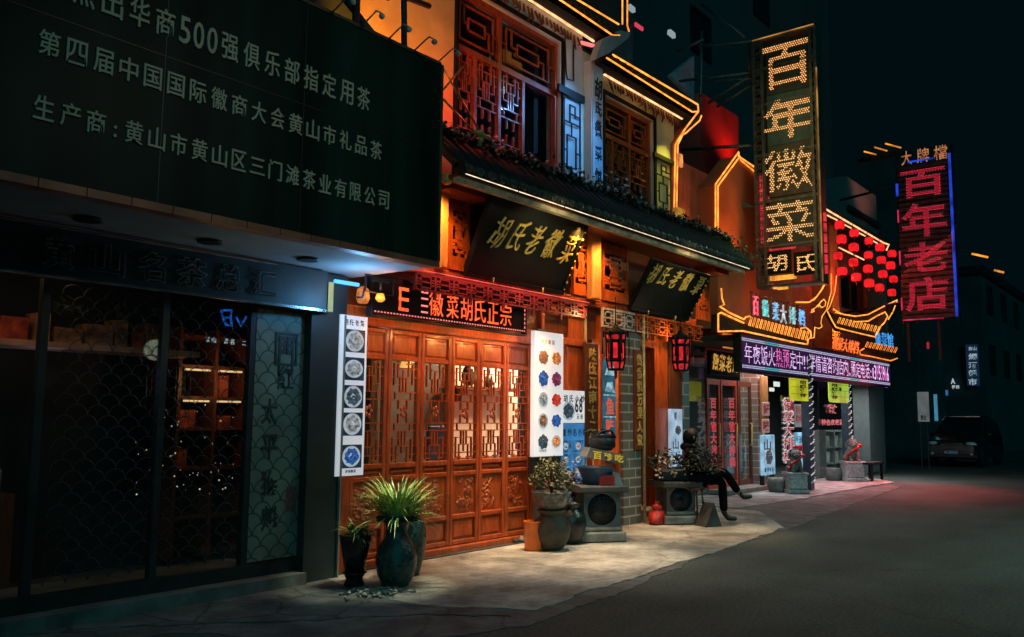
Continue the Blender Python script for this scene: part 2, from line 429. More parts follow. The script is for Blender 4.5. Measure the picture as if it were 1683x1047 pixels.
def frame(mb, fr, u0, u1, v0, v1, n0, n1, t, tb=None):
    tb = tb or t
    mb.box(fr, u0, u0 + t, v0, v1, n0, n1); mb.box(fr, u1 - t, u1, v0, v1, n0, n1)
    mb.box(fr, u0 + t, u1 - t, v0, v0 + tb, n0, n1); mb.box(fr, u0 + t, u1 - t, v1 - tb, v1, n0, n1)
HALF = [(0, .22, .08, .08), (.38, .62, .08, .08), (.78, 1, .08, .08), (0, .15, .17, .17), (.3, .7, .17, .17), (.85, 1, .17, .17), (.15, .35, .03, .03), (.65, .85, .03, .03),
        (.15, .15, .03, .25), (.85, .85, .03, .25), (.3, .3, 0, .17), (.7, .7, 0, .17), (.15, .38, .25, .25), (.62, .85, .25, .25), (.38, .38, .17, .33), (.62, .62, .17, .33), (.5, .5, .1, .33),
        (0, .38, .33, .33), (.62, 1, .33, .33), (.38, .62, .33, .33), (.2, .2, .33, .41), (.8, .8, .33, .41), (0, 1, .41, .41), (.34, .34, .41, .5), (.66, .66, .41, .5)]
def lattice(mb, fr, u0, u1, v0, v1, n0, n1, t=.012, segs=None, mirror=True):
    segs = segs or HALF
    al = list(segs) + ([(a, b, 1 - d, 1 - c) for a, b, c, d in segs] if mirror else [])
    if mirror: al = [(a, b, c * .94, d * .94) if d <= .5 else (a, b, 1 - (1 - c) * .94, 1 - (1 - d) * .94) for a, b, c, d in al]
    for i, (a, b, c, d) in enumerate(al):
        e = (i % 5) * .0006
        mb.box(fr, u0 + (u1 - u0) * a - t / 2, u0 + (u1 - u0) * b + t / 2, v0 + (v1 - v0) * c - t / 2, v0 + (v1 - v0) * d + t / 2, n0 - e, n1 + e)
FRET = [(0, 1, .5, .5), (.5, .5, 0, .2), (.5, .5, .8, 1), (.25, .75, .2, .2), (.25, .75, .8, .8), (.25, .25, .2, .8), (.75, .75, .2, .8), (0, .25, .35, .35), (.75, 1, .35, .35), (0, .25, .65, .65), (.75, 1, .65, .65)]
def relief(fr, u0, u1, v0, v1, n0, seed, amp=.012, nu=44, nv=60, flat=False):
    rg = random.Random(seed); bl = []
    x, y = rg.uniform(.3, .6), .05
    for k in range(26):                                   # a wandering stem with leaves and flower heads
        x2 = min(.85, max(.15, x + rg.uniform(-.14, .14))); y2 = y + .034
        bl.append((x, y, .018, .03, rg.uniform(-.6, .6), .6))
        for q in range(2): bl.append((x + rg.uniform(-.3, .3), y + rg.uniform(-.06, .1), rg.uniform(.02, .05), rg.uniform(.03, .075), rg.uniform(0, 3.14), rg.uniform(.6, 1)))
        x, y = x2, y2
    for k in range(4):
        cx, cy = rg.uniform(.25, .75), rg.uniform(.2, .85)
        for q in range(6): bl.append((cx + .09 * math.cos(q * 1.05), cy + .055 * math.sin(q * 1.05), .045, .03, q * 1.05, 1))
    vs = []; fs = []
    for j in range(nv + 1):
        for i in range(nu + 1):
            a, b = i / nu, j / nv; h = 0
            for cx, cy, ra, rb, th, k in bl:
                dx, dy = a - cx, b - cy
                if abs(dx) > .11 or abs(dy) > .11: continue
                p = (dx * math.cos(th) + dy * math.sin(th)) / ra; q = (-dx * math.sin(th) + dy * math.cos(th)) / rb; d = p * p + q * q
                if d < 1.6: h = max(h, k * min(1, (1.6 - d) / 1.1))
            if min(a, 1 - a, b, 1 - b) < .04: h = 0
            vs.append(fr(u0 + (u1 - u0) * a, v0 + (v1 - v0) * b, n0 + h * amp))
    for j in range(nv):
        for i in range(nu): q = j * (nu + 1) + i; fs.append((q, q + 1, q + nu + 2, q + nu + 1))
    return vs, fs

# ================================================================== THE GROUND
M['asphalt'] = cracked('asphalt', (.072, .088, .080), scale=.13, width=.0022, rough=.75, var=.2, dark=.78, nscale=.8)
M['asphalt'].node_tree.nodes['Principled BSDF'].inputs['Specular IOR Level'].default_value = .15
def mottled(m, scale, lo, hi, stretch=(1, 1, 1)):
    # worn and oily patches with an outline of their own
    nt = m.node_tree; b = nt.nodes['Principled BSDF']; geo = nt.nodes.new('ShaderNodeNewGeometry'); mp = nt.nodes.new('ShaderNodeMapping'); mp.inputs['Scale'].default_value = stretch
    nt.links.new(geo.outputs['Position'], mp.inputs['Vector']); nz = nt.nodes.new('ShaderNodeTexNoise'); nz.inputs['Scale'].default_value = scale; nz.inputs['Detail'].default_value = 12; nz.inputs['Roughness'].default_value = .68; nt.links.new(mp.outputs['Vector'], nz.inputs['Vector'])
    mr = nt.nodes.new('ShaderNodeMapRange'); mr.inputs['From Min'].default_value = .40; mr.inputs['From Max'].default_value = .60; mr.inputs['To Min'].default_value = lo; mr.inputs['To Max'].default_value = hi; nt.links.new(nz.outputs['Fac'], mr.inputs['Value'])
    mu = nt.nodes.new('ShaderNodeMix'); mu.data_type = 'RGBA'; mu.blend_type = 'MULTIPLY'; mu.inputs[0].default_value = 1; src = b.inputs['Base Color'].links[0].from_socket
    nt.links.new(src, mu.inputs[6]); nt.links.new(mr.outputs['Result'], mu.inputs[7]); nt.links.new(mu.outputs[2], b.inputs['Base Color'])
mottled(M['asphalt'], .7, .90, 1.07, (.3, 1.5, 1)); mottled(M['asphalt'], 30, .70, 1.28)
mottled(M['wood'], 1.6, .72, 1.16, (1, 1, .5)); mottled(M['wood_red'], 2, .7, 1.2)
M['concrete'] = cracked('concrete_apron', (.36, .34, .30), scale=.42, width=.007, var=.42, dark=.62, nscale=1.1)
M['slabs'] = cracked('broken_paving', (.10, .105, .10), scale=1.9, width=.035, var=.4, dark=.25, nscale=2)
M['gutter'] = cracked('worn_gutter', (.11, .115, .11), scale=.8, width=.012, var=.3, dark=.5, nscale=2.5)
mb = MB(); mb.quad((-120, -80, 0), (260, -80, 0), (260, 120, 0), (-120, 120, 0))
mb.build('road', 'asphalt', kind='structure', loc=(0, 0, 0))
mottled(M['concrete'], 2.2, .72, 1.15); mottled(M['concrete'], 18, .85, 1.1); mottled(M['slabs'], 3, .6, 1.3); mottled(M['gutter'], 3, .6, 1.25)
def sheet(name, pix, z, m, zb=-.02, extra=()):
    pts = [G(*p, z) for p in pix] + [Vector((x, y, z)) for x, y in extra]
    # jag the street edge a little
    out = []; rg = random.Random(len(pix))
    for i, p in enumerate(pts):
        out.append((p.x, p.y))
        q = pts[(i + 1) % len(pts)]; d = (q - p).length
        if i < len(pix) - 1:
            k = int(d / .09)
            wk = 0
            for j in range(1, k): t = j / k; wk = wk * .8 + rg.gauss(0, .016); out.append((p.x + (q.x - p.x) * t + wk * .6 + rg.gauss(0, .006), p.y + (q.y - p.y) * t + wk + rg.gauss(0, .006)))
    MB().prism(WLD, out, zb, z).build(name, m, kind='structure')
sheet('road_edge', [(-60, 1075), (300, 1040), (600, 1060), (860, 1030), (1000, 980), (1150, 915), (1300, 868), (1480, 800)], .006, 'gutter', extra=((27, 9.2), (1.0, 9.2)))
sheet('path', [(-60, 1046), (300, 1026), (520, 1020), (700, 1008), (840, 1012)], .014, 'slabs', extra=((6.4, 7.3), (.5, 7.6)))
sheet('pavement', [(585, 968), (640, 985), (740, 997), (880, 1003), (960, 972), (1040, 952), (1110, 925), (1200, 898), (1290, 868)], .016, 'concrete', extra=((14.6, 6.2), (14.6, 7.6), (5.8, 7.6)))
M['forecourt'] = cracked('forecourt_paving', (.30, .31, .31), scale=.6, width=.009, var=.25, dark=.6, nscale=1.5); mottled(M['forecourt'], 3, .7, 1.15)
sheet('pavement', [(1215, 835), (1300, 822), (1390, 806), (1470, 792)], .024, 'forecourt', extra=((27, 9.0), (14.66, 9.0)))

# ================================================================== TEA SHOP (dark, left)
YT = 6.9
tea = thing('tea_shop', 'dark unlit tea shop with tall glass front beneath the green billboard', 'building', (3.4, 7.6, 0))
z_soff = 3.02
xp0 = P(506, 700, 6.78)[0]
mb = MB()
mb.wbox(xp0, 5.745, 6.78, 7.0, 0, 3.0); mb.wbox(5.70, 5.745, 7.0, 9.1, 0, 3.0)                        # end pillar
mb.wbox(-3, 5.745, 8.9, 9.1, 0, 3.1)                          # back wall
mb.wbox(-3, 5.9, 6.9, 9.1, 3.1, 6.6)                          # floor above, behind the billboard
mb.wbox(-3, -2.8, 6.0, 9.1, 0, 3.0)
mb.build('wall', 'tea_wall', tea)
MB().wbox(5.70, 5.72, 6.75, 6.779, 0, 2.6).build('corner_trim', mat('pale_trim', (.2, .19, .16), var=.2), tea)
MB().wbox(-3, 5.9, 5.70, 6.9, z_soff, z_soff + .05).build('canopy_soffit', mat('grey_soffit', (.30, .32, .33), rough=.75, var=.15, scale=1.5, spec=.2), tea)
xg = [P(x, 720, YT)[0] for x in (60, 262, 408, 502)]
MB().wbox(-2.8, xg[3], YT + .02, YT + .032, .24, 2.62).build('shop_window', 'glass_dark', tea)
mb = MB()
for x in [-.4, .6] + xg: mb.wbox(x - .03, x + .03, YT - .01, YT + .06, .24, 2.62)
mb.wbox(-2.8, xp0, YT - .01, YT + .06, .12, .24); mb.build('window_frame', 'dark_iron', tea)
MB().wbox(-3, xp0, 6.72, 8.0, -.01, .12).build('doorstep', mat('stone_step', (.13, .13, .115), var=.5, scale=4, bump=.3), tea)
mb = MB(); s = .17
r0, r1, v0, v1 = xg[0] + .03, xg[2] - .02, .3, 2.6
fr = fac(YT + .008)
for j in range(int((v1 - v0) / (s * .5))):
    for i in range(int((r1 - r0) / s) + 2):
        cx = r0 + (i + (.5 if j % 2 else 0)) * s; cy = v0 + j * s * .5
        pts = [fr(cx + s * .5 * math.cos(a), cy + s * .5 * math.sin(a), 0) for a in [math.pi * q / 7 for q in range(8)]]
        if cx - s * .5 > r0 and cx + s * .5 < r1: mb.tube(pts, .0045, 3, cap=False)
mb.build('window_fretwork', 'black_plastic', tea)
ms, _ = scales('scale_film', (.15, .17, .125), (.03, .045, .04), size=.2)
MB().wbox(xg[2] + .03, xg[3] - .02, YT - .015, YT + .01, .26, 2.58).build('frosted_panel', ms, tea)
Yp = YT - .015
fr = fac(Yp); INKF = mat('film_ink', (.016, .026, .028), var=.3)
for i, ch in enumerate('太平猴魁'):
    y0 = 655 + i * 59
    a, b, c, d = R(429, 456, y0, y0 + 42, Yp); mb = MB(); put(mb, ch, fr, a, b, c, d, .002, .006, bold=.02); mb.build('panel_lettering', INKF, tea)
mb = MB(); a, b, c, d = R(452, 488, 545, 600, Yp); frame(mb, fr, a, b, c, d, .002, .01, .02); put(mb, '門', fr, a + .04, b - .04, c - .1, d - .04, .002, .006, bold=.02); mb.build('panel_emblem', INKF, tea)
mb = MB(); a, b, c, d = R(456, 482, 602, 640, Yp); put(mb, '紅', fr, a, b, c, d, .002, .006, bold=.01); mb.build('panel_lettering', INKF, tea)
mb = MB(); a, b, c, d = R(470, 486, 800, 840, Yp); mb.box(fr, a, b, c, d, .002, .006); mb.build('seal_mark', mat('faded_seal', (.14, .05, .04), var=.5, scale=40), tea)
YS_ = 6.70
zf0, zf1 = P(535, 510, YS_)[1], P(535, 468, YS_)[1]; xfe = P(537, 490, YS_)[0]; zf1 = max(zf1, 2.9); print('fascia', zf0, zf1, xfe)
fs_ = thing('shop_sign', 'dark fascia board with outlined characters over the tea shop windows', 'sign', (3.4, YS_, zf0))
MB().wbox(-2.8, xfe, YS_, YS_ + .07, zf0, 3.0).build('board', mat('fascia_board', (.022, .035, .034), rough=.5, var=.3), fs_)
mb = MB(); fr = fac(YS_)
xs = [(66, 122), (142, 205), (222, 272), (285, 340), (352, 398), (408, 453)]
for ch, (xa, xb) in zip('黄山名茶总汇', xs):
    y = 400 + (xa - 66) * .13
    a, b, c, d = R(xa, xb, y + 2, y + 50, YS_); put(mb, ch, fr, a, b, zf0 + .05, zf0 + .30, .016, outline=.024, bold=.03)
mb.build('lettering', mat('tube_outline', (.12, .12, .10), rough=.4, var=.2), fs_)
mb = MB(); mb.wbox(-2.8, xfe, YS_ - .02, YS_ - .002, zf0 - .02, zf0 + .004); mb.wbox(-2.8, xfe - .6, YS_ - .02, YS_ - .002, 2.975, 2.99)
mb.build('edge_trim', mat('chrome_trim', (.55, .5, .47), rough=.25, metal=.9, var=.3), fs_)
MB().wbox(xfe + .005, xfe + .07, YS_ - .015, YS_ + .07, zf0 - .01, zf1).build('end_trim', mat('brass_trim', (.6, .36, .1), rough=.4, var=.2), fs_)
lamp('POINT', 'sign_end_light', (xfe + .2, 6.4, zf0 + .2), .7, (1, .55, .15), size=.05)
# green billboard
YB = 5.68
bb = thing('billboard', 'large dark green billboard with three rows of pale characters', 'billboard', (3, YB, 3.05))
xb0, xb1 = -2.0, 5.9; zb0, zb1 = 3.07, 5.02
MB().wbox(xb0, xb1, YB, YB + .12, zb0, zb1).build('panel', mat('green_acrylic', (.004, .020, .016), rough=.42, var=.6, scale=.9, stretch=(2.2, 1, .25), spec=.1, col2=(.009, .040, .031), rvar=.1), bb)
mb = MB()
for x_ in (-.6, .62, 1.84, 3.06, 4.28, 5.2): mb.wbox(x_, x_ + .008, YB - .003, YB, zb0, zb1)
mb.wbox(xb0, xb1, YB - .004, YB - .001, 4.14, 4.148); mb.build('panel_seam', 'black_plastic', bb)
mb = MB(); mb.wbox(xb1, xb1 + .035, YB - .01, YB + .13, zb0, zb1 + .01); mb.wbox(xb0, xb1, YB - .01, YB + .13, zb1, zb1 + .03); mb.build('edge_frame', mat('bronze_edge', (.10, .085, .06), rough=.5, metal=.4), bb)
mb = MB()
for i in range(26): mb.wbox(xb0 + i * .305, xb0 + i * .305 + .298, YB - .012, YB + .11, zb0 - .06, zb0 - .003)
mb.build('bottom_trim', mat('red_lit_trim', (.30, .12, .07), rough=.5, metal=.2, var=.35, scale=3), bb)  # red-brown colour carries the red and orange light on the strip
fr = fac(YB)
for s, (xa, ya), (xe, ye) in (('生产商:黄山市黄山区三门滩茶业有限公司', (50, 152, ), (640, 346)), ('第四届中国国际徽商大会黄山市礼品茶', (58, 44), (628, 266)), ('十大杰出华商500强俱乐部指定用茶', (120, -40), (609, 186))):
    mb = MB(); ua, vt = P(xa, ya, YB); ub, vb = P(xe, ye, YB)
    if s[0] == '十': vt = vb + .205; ua = ub - 17 * .178
    textrow(mb, s, fr, ua, ub, vb, vt, .003, th=.012, bold=.008, gap=.24)
    print('row', s[:3], ua, ub, vb, vt)
    mb.build('lettering', mat('cream_letter', (.50, .44, .32), rough=.6, var=.12), bb)
lamp('SPOT', 'billboard_fill_light', (5.3, -1.2, 6.0), 150, (1.0, .93, .75), target=(4.3, YB, 3.9), size=.3, cone=46, blend=1)  # added street-side spot brightening the lettering, no fitting of its own
# row of off bulbs on the billboard top and steel struts behind it
mb = MB()
for x in [3.9 + i * .33 for i in range(7)]:
    mb.tube([(x, YB + .05, zb1 + .02), (x, YB - .18, zb1 + .12), (x, YB - .24, zb1 + .08)], .008, 5); mb.ball((x, YB - .25, zb1 + .05), .028, n=8, k=6)
mb.build('bulb_row', mat('bulb_glass', (.4, .42, .4), rough=.2), bb)
st = thing('steel_bracket', 'rusty steel struts behind the top of the green billboard', 'bracket', (5.4, 6.3, 5.0))
mb = MB()
for a, b, r in (((4.6, 5.85, 5.0), (4.62, 7.1, 6.1), .03), ((5.35, 5.85, 5.0), (5.2, 6.9, 6.3), .035), ((5.2, 5.9, 5.7), (6.3, 6.9, 6.25), .03), ((5.0, 5.9, 5.1), (5.0, 5.95, 6.4), .035), ((5.62, 5.9, 5.0), (5.62, 5.95, 6.2), .03), ((4.4, 5.9, 5.55), (6.0, 5.95, 5.75), .028)):
    mb.tube([a, b], r, 6)
mb.build('struts', mat('rusty_steel', (.05, .035, .028), rough=.7, var=.5), st)
mb = MB(); pts = [(5.2, 5.9, 5.0), (5.6, 5.95, 5.14), (5.95, 6.3, 5.12), (6.3, 6.8, 4.9)]
mb.tube(pts, .014, 5); mb.tube([(p[0], p[1] + .03, p[2] - .06) for p in pts], .01, 5); mb.build('cable', 'black_plastic', st)
sb = thing('stay_bars', 'brass stay bars and clamp reaching from the billboard end to the awning', 'bracket', (7.2, 6.4, 4.6))
Ys = 6.35; mb = MB()
for a_, b_ in (((726, 108), (790, 218)), ((724, 158), (784, 222)), ((728, 148), (760, 110))): mb.tube([(P(*a_, Ys)[0], Ys, P(*a_, Ys)[1]), (P(*b_, Ys)[0], Ys, P(*b_, Ys)[1])], .012, 6)
mb.build('bars', mat('brass_bar', (.45, .26, .08), rough=.4, metal=.5), sb)
xk, zk = P(790, 220, Ys); mb = MB(); mb.ball((xk, Ys, zk), .045, n=10, k=6); mb.tube([(xk - .12, Ys, zk), (xk + .14, Ys - .02, zk - .02)], .025, 7); mb.tube([(xk, Ys, zk), (xk, Ys, zk - .14)], .018, 6); mb.build('clamp', 'gold', sb)
# soffit downlights (switched off) and the small blue tube at the canopy end
dl = thing('downlight', 'round dark downlight in the canopy soffit furthest from the pillar', 'downlight', (2.9, 6.35, z_soff - .02), group='round downlights in the tea shop canopy')
MB().lathe((2.9, 6.35, z_soff - .022), [(.085, .018), (.10, .02), (.10, 0), (.085, 0)], 20).build('rim', 'dark_iron', dl)
MB().lathe((2.9, 6.35, z_soff - .012), [(.082, 0), (.082, .006)], 20).build('diffuser', mat('off_diffuser', (.03, .035, .035), rough=.3), dl)
dup(dl, (3.9, 6.35, z_soff - .02), 'round dark downlight in the middle of the canopy soffit'); dup(dl, (4.9, 6.35, z_soff - .02), 'round dark downlight in the blue lit end of the canopy soffit')
bt = MB().tube([(5.55, 6.75, 2.93), (5.86, 6.75, 2.93)], .02, 8).build('light_tube', glow('blue_tube', (.1, .45, 1), 1.6), label='short blue light tube under the canopy end above the poster', cat='light tube')
lamp('POINT', 'shop_front_fill', (4.3, 6.0, 2.2), .9, (.85, 1, .7), size=.1)  # added dim fill outside the glass, brightening the frosted panel
lamp('POINT', 'blue_tube_light', (5.5, 6.3, 2.72), 14, (.12, .5, 1.0), size=.06)
lamp('POINT', 'pink_canopy_light', (5.87, 6.3, 2.95), .5, (1.0, .25, .2), size=.03)
# inside the shop
Ysh = 8.3
sx0, sx1 = P(300, 680, Ysh)[0], P(407, 680, Ysh)[0]; sm = (sx0 + sx1) / 2
shelf = thing('display_shelf', 'lit wooden shelving with red tea boxes seen through the tea shop glass', 'shelf', (sm, 8.5, .12))
mb = MB()
for z in (.5, 1.0, 1.42, 1.75, 2.08, 2.4): mb.wbox(sx0, sx1, Ysh + .05, 8.85, z, z + .03)
for x in (sx0 - .05, sm - .02, sx1): mb.wbox(x, x + .04, Ysh + .03, 8.85, .12, 2.5)
mb.build('rack', 'wood_dark', shelf)
mb = MB(); rg = random.Random(3)
for z in (1.03, 1.45, 1.78):
    x = sx0 + .06
    while x < sx1 - .15:
        wd = rg.uniform(.08, .2); h = rg.uniform(.12, .26)
        if rg.random() < .8 and not (sm - .05 < x + wd and x < sm + .05): mb.wbox(x, x + wd, 8.45, 8.7, z, z + h)
        x += wd + rg.uniform(.02, .1)
mb.build('tea_boxes', mat('red_tea_box', (.34, .07, .03), var=.6, scale=5, rough=.4), shelf)
mb = MB()
for z in (1.72, 2.05): mb.wbox(sx0 + .05, sm - .05, Ysh + .06, Ysh + .09, z, z + .02); mb.wbox(sm + .05, sx1 - .05, Ysh + .06, Ysh + .09, z, z + .02)
mb.build('light_strip', glow('warm_strip', (1, .62, .3), 1.1), shelf)
lamp('POINT', 'shelf_light', (sm - .1, 8.05, 1.95), 6, (1, .5, .2), size=.1)
lamp('POINT', 'shop_dim_light', (1.8, 7.8, 2.0), .7, (.9, .9, .7), size=.2)
lamp('POINT', 'shop_blue_light', (3.2, 7.6, 1.9), 1.2, (.6, .6, 1), size=.1)
rg = random.Random(6)
tins = thing('tea_counter', 'dim counter with tea tins behind the left tea shop windows', 'counter', (1.8, 8.1, .12)); MB().wbox(.6, 3.2, 8.0, 8.4, .12, .9).build('counter_body', 'wood_dark', tins); mb = MB()
for i in range(22): mb.lathe((.7 + i * .115, 8.15 + rg.uniform(-.06, .1), .9), [(.045, 0), (.045, rg.uniform(.1, .2)), (.03, .21)], 10)
for z in (1.35, 1.7):
    for i in range(12): mb.lathe((.75 + i * .2, 8.6 + rg.uniform(-.06, .06), z), [(.05, 0), (.06, rg.uniform(.08, .18)), (.03, .2)], 10)
mb.build('tins', mat('tin', (.3, .32, .24), rough=.3, metal=.4, var=.6, scale=12), tins); mb = MB()
for z in (1.32, 1.67): mb.wbox(.6, 3.2, 8.45, 8.85, z, z + .03)
mb.build('shelf_board', 'wood_dark', tins)
zg = P(160, 568, 7.6)[1]; xg1 = P(322, 540, 7.6)[0]; print('gift', zg, xg1)
hs = thing('gift_shelf', 'long high shelf of dim red gift boxes behind the upper glass', 'shelf', (1.5, 7.7, zg))
MB().wbox(-1.5, xg1, 7.5, 7.95, zg - .05, zg).build('shelf_board', mat('pale_shelf', (.45, .25, .16), var=.5, scale=3), hs)
mb = MB(); mb2 = MB(); x = -1.4
while x < xg1 - .25:
    wd = rg.uniform(.1, .24); h = rg.uniform(.12, .27)
    (mb if rg.random() < .6 else mb2).wbox(x, x + wd, 7.58, 7.8, zg, zg + h); x += wd + rg.uniform(.02, .08)
mb.build('red_boxes', mat('gift_box_red', (.34, .06, .03), var=.8, scale=9, rough=.4), hs); mb2.build('brown_boxes', mat('gift_box_brown', (.30, .17, .09), var=.7, scale=9, rough=.4), hs)
mb = MB()
for k in range(80):
    c = Vector((rg.choice((P(125, 500, 7.6)[0], P(205, 500, 7.6)[0])) + rg.gauss(0, .09), 7.6 + rg.gauss(0, .05), zg + .22 + abs(rg.gauss(0, .07)))); d = Vector((rg.gauss(0, 1), rg.gauss(0, .5), rg.uniform(.2, 1))).normalized() * .08
    q = Vector((rg.gauss(0, 1), rg.gauss(0, 1), 0)).normalized() * .02; mb.quad(c - q, c + q, c + d + q * .2, c + d - q * .2)
mb.build('shelf_plants', 'leaf', hs)
lamp('AREA', 'gift_shelf_light', (1.6, 7.15, 2.75), 8.0, (1, .50, .30), target=(1.7, 7.7, zg), size=3, sy=.1)
fl_ = thing('reflection_dots', 'added glowing dots on thin wires imitating reflections in the dark tea shop glass', 'reflection dots', (3.6, 7.3, .9))  # added dots standing in for string-light reflections on the glass
rg = random.Random(41); mb = MB(); mw = MB()
for k in range(7):
    x = P(236 + k * 24, 700, 7.25)[0]; mw.tube([(x, 7.25, 2.6), (x + .02, 7.26, .7)], .003, 4)
    for j in range(8): mb.ball((x + rg.gauss(0, .05), 7.25 + rg.gauss(0, .02), rg.uniform(.85, 1.75)), rg.choice((.004, .006, .008)), n=6, k=4)
mb.build('bulbs', glow('reflection_dot', (.75, .62, .42), .9, .7, 8), fl_); mw.build('wire', 'black_plastic', fl_)
nz = thing('neon_mark', 'small blue neon mark glowing inside the tea shop window', 'neon sign', (3.95, 7.5, 2.1))
mb = MB()
Yn = 7.5
for path in ([(364, 510), (381, 510), (379, 522), (366, 522), (364, 510)], [(366, 522), (372, 534), (381, 536), (379, 522)], [(388, 521), (396, 536), (405, 520)]):
    mb.tube([(P(x, y, Yn)[0], Yn, P(x, y, Yn)[1]) for x, y in path], .012, 6)
mb.build('tube', glow('neon_blue', (.01, .10, .5), .8, .6, 30), nz)
mb = MB(); fr = fac(7.6)
for i, ch in enumerate('茶山 青名 二红'):
    if ch == ' ': continue
    x = 338 + i * 10; a, b, c, d = R(x, x + 7, 553 + i, 562 + i, 7.6); put(mb, ch, fr, a, b, c, d, 0, .003)
mb.build('small_lettering', glow('lit_letter', (.6, .8, .9), .6, .6, 30), nz)

# ================================================================== WOODEN RESTAURANT
YF = 6.95
def RP(px, py, fr):                       # pixel -> (u,v) on any frame's plane
    r = ray(px, py); e = Vector((0, 0, EYE)); t = (fr.o - e).dot(fr.n) / r.dot(fr.n); d = e + r * t - fr.o
    return d.dot(fr.u), d.dot(fr.v)
rest = thing('wooden_restaurant', 'two storey timber restaurant with orange lattice doors and neon lit eaves', 'building', (9.8, 7.6, 0))
D0, LW = 6.0, .51
XE = 13.72
f = fac(YF); fw = fac(YF + .06)
zA = P(758, 452, YF)[1]; print('zA', zA)
# --- ground floor masonry and floors
mb = MB()
mb.wbox(5.75, 5.78, 6.98, 10.5, 0, 4.3)
mb.wbox(5.75, XE, 10.3, 10.5, 0, 7.5)
mb.wbox(XE - .2, XE, 7.06, 10.3, 0, 4.3); mb.wbox(XE - .2, XE - .005, 7.56, 10.3, 4.3, 7.3)
mb.wbox(9.08, 9.27, 6.86, 7.2, 0, 2.76)
xbp0, xbp1 = P(1014, 700, YF)[0], P(1043, 700, YF)[0]
mb.build('wall', 'grey_render', rest)
MB().wbox(xbp0, xbp1, 6.84, 7.4, 0, 3.15).build('brick_pillar', bricks('grey_brick', (.13, .13, .115), (.36, .36, .33)), rest)
MB().tube([(xbp1 + .03, 6.8, 0), (xbp1 + .03, 6.8, 3.2)], .025, 8).build('downpipe', mat('cream_pipe', (.5, .42, .22), rough=.4, var=.2), rest)
mb = MB(); mb.wbox(5.78, XE - .2, 7.02, 10.3, 2.9, 3.0); mb.wbox(5.78, XE - .2, 7.02, 10.3, .06, .10)
mb.build('floor_slab', 'wood_dark', rest)
# --- timber: posts, lintels, backing
mb = MB()
mb.bev(f, 5.78, 5.99, 0, 2.54, -.1, .02)
mb.bev(f, 9.06, 9.10, .08, 2.54, -.1, .02)
mb.bev(f, 5.78, 9.16, 2.545, 2.74, -.12, .06)
mb.bev(f, 5.99, 9.06, .02, .10, -.12, .03)
mb.build('door_frame', 'wood', rest)
MB().box(f, 5.76, 9.1, -.01, .03, -.1, .10).build('door_sill', 'stone_dark', rest)
mb = MB(); mb.box(fw, 5.78, XE, 2.742, zA, -.05, -.005); mb.box(fw, 5.78, XE, zA, 4.36, -.05, -.01)
mb.build('fascia_boarding', 'wood_dark', rest)
mb = MB(); mb.bev(f, 5.78, XE, zA - .09, zA + .02, -.05, .05); mb.bev(f, 6.9, XE, 4.24, 4.36, -.05, .10)
mb.build('fascia_beam', 'wood_red', rest)
# --- six lattice door leaves
def leaf(i):
    a = D0 + LW * i; b = a + LW; fd = fac(YF + .02)
    mb = MB(); s = .055
    mb.bev(fd, a + .004, a + s, .105, 2.54, -.05, .012, .01); mb.bev(fd, b - s, b - .004, .105, 2.54, -.05, .012, .01)
    for z0, z1 in ((.105, .16), (.40, .455), (.90, .95), (1.03, 1.085), (2.20, 2.255), (2.49, 2.54)): mb.bev(fd, a + s, b - s, z0, z1, -.05, .008, .008)
    o = mb.build('lattice_door', 'wood', rest)
    mb = MB()
    for z0, z1 in ((.16, .40), (.95, 1.03), (2.255, 2.49)):
        mb.box(fd, a + s, b - s, z0, z1, -.045, -.03); mb.bev(fd, a + s + .03, b - s - .03, z0 + .022, z1 - .022, -.03, -.01, .012)
    mb.box(fd, a + s, b - s, .455, .90, -.045, -.02)
    mb.build('panel', 'wood', o)
    vs, fs = relief(fd, a + s + .02, b - s - .02, .475, .88, -.0195, i + 3, .021)
    MB().add(vs, fs, True).build('carved_panel', 'wood', o)
    mb = MB(); lattice(mb, fd, a + s, b - s, 1.085, 2.20, -.035, -.013, .013)
    mid = (a + b) / 2; zm = 1.64
    for k in range(5):                                   # carved knot in the middle of the lattice
        t = k * 1.26; mb.ball(fd(mid + .035 * math.cos(t), zm + .05 * math.sin(t), -.01), .022, .012, .03, 8, 5)
    mb.build('lattice', 'wood', o)
    MB().box(fd, a + s, b - s, 1.085, 2.20, -.044, -.04).build('pane', 'glass', o)
for i in range(6): leaf(i)
# --- rooms behind the doors
YI = 8.6
xw = P(742, 650, YI)[0]; zw = P(800, 750, YI)[1]
mb = MB(); mb.wbox(xw, 13.0, YI, YI + .06, zw, 2.9); mb.build('inner_wall', mat('cream_wall', (.78, .66, .50), var=.08, scale=2), rest)
mb = MB(); mb.wbox(5.8, xw - .02, YI + .1, YI + .2, .1, 2.9); mb.wbox(P(600, 650, 8.0)[0], P(612, 650, 8.0)[0], 7.9, 8.0, .1, 2.9); mb.build('inner_partition', mat('brown_wall', (.16, .13, .10), var=.3, scale=2), rest)
mb = MB(); mb.wbox(xw, 13.0, YI - .02, YI + .06, .1, zw - .003); mb.wbox(P(857, 650, YI)[0], 13, YI - .03, YI - .004, zw, 2.88); mb.build('wainscot', 'wood_red', rest)
lamp('AREA', 'dining_room_light', (xw + 1.0, 7.75, 2.85), 125, (1, .72, .45), target=(xw + 1.0, 8.3, 0), size=1.6, sy=.5)
lamp('POINT', 'window_wood_fill', (9.75, 6.5, 3.0), 6, (1, .6, .25), size=.05)  # added warm fill brightening the window woodwork
lamp('POINT', 'left_room_light', (7.4, 8.0, 2.6), 7, (1, .72, .42), size=.1)
tb = thing('dining_table', 'red wooden table with white teaware seen through the right lattice doors', 'table', (9.6, 7.8, .1))
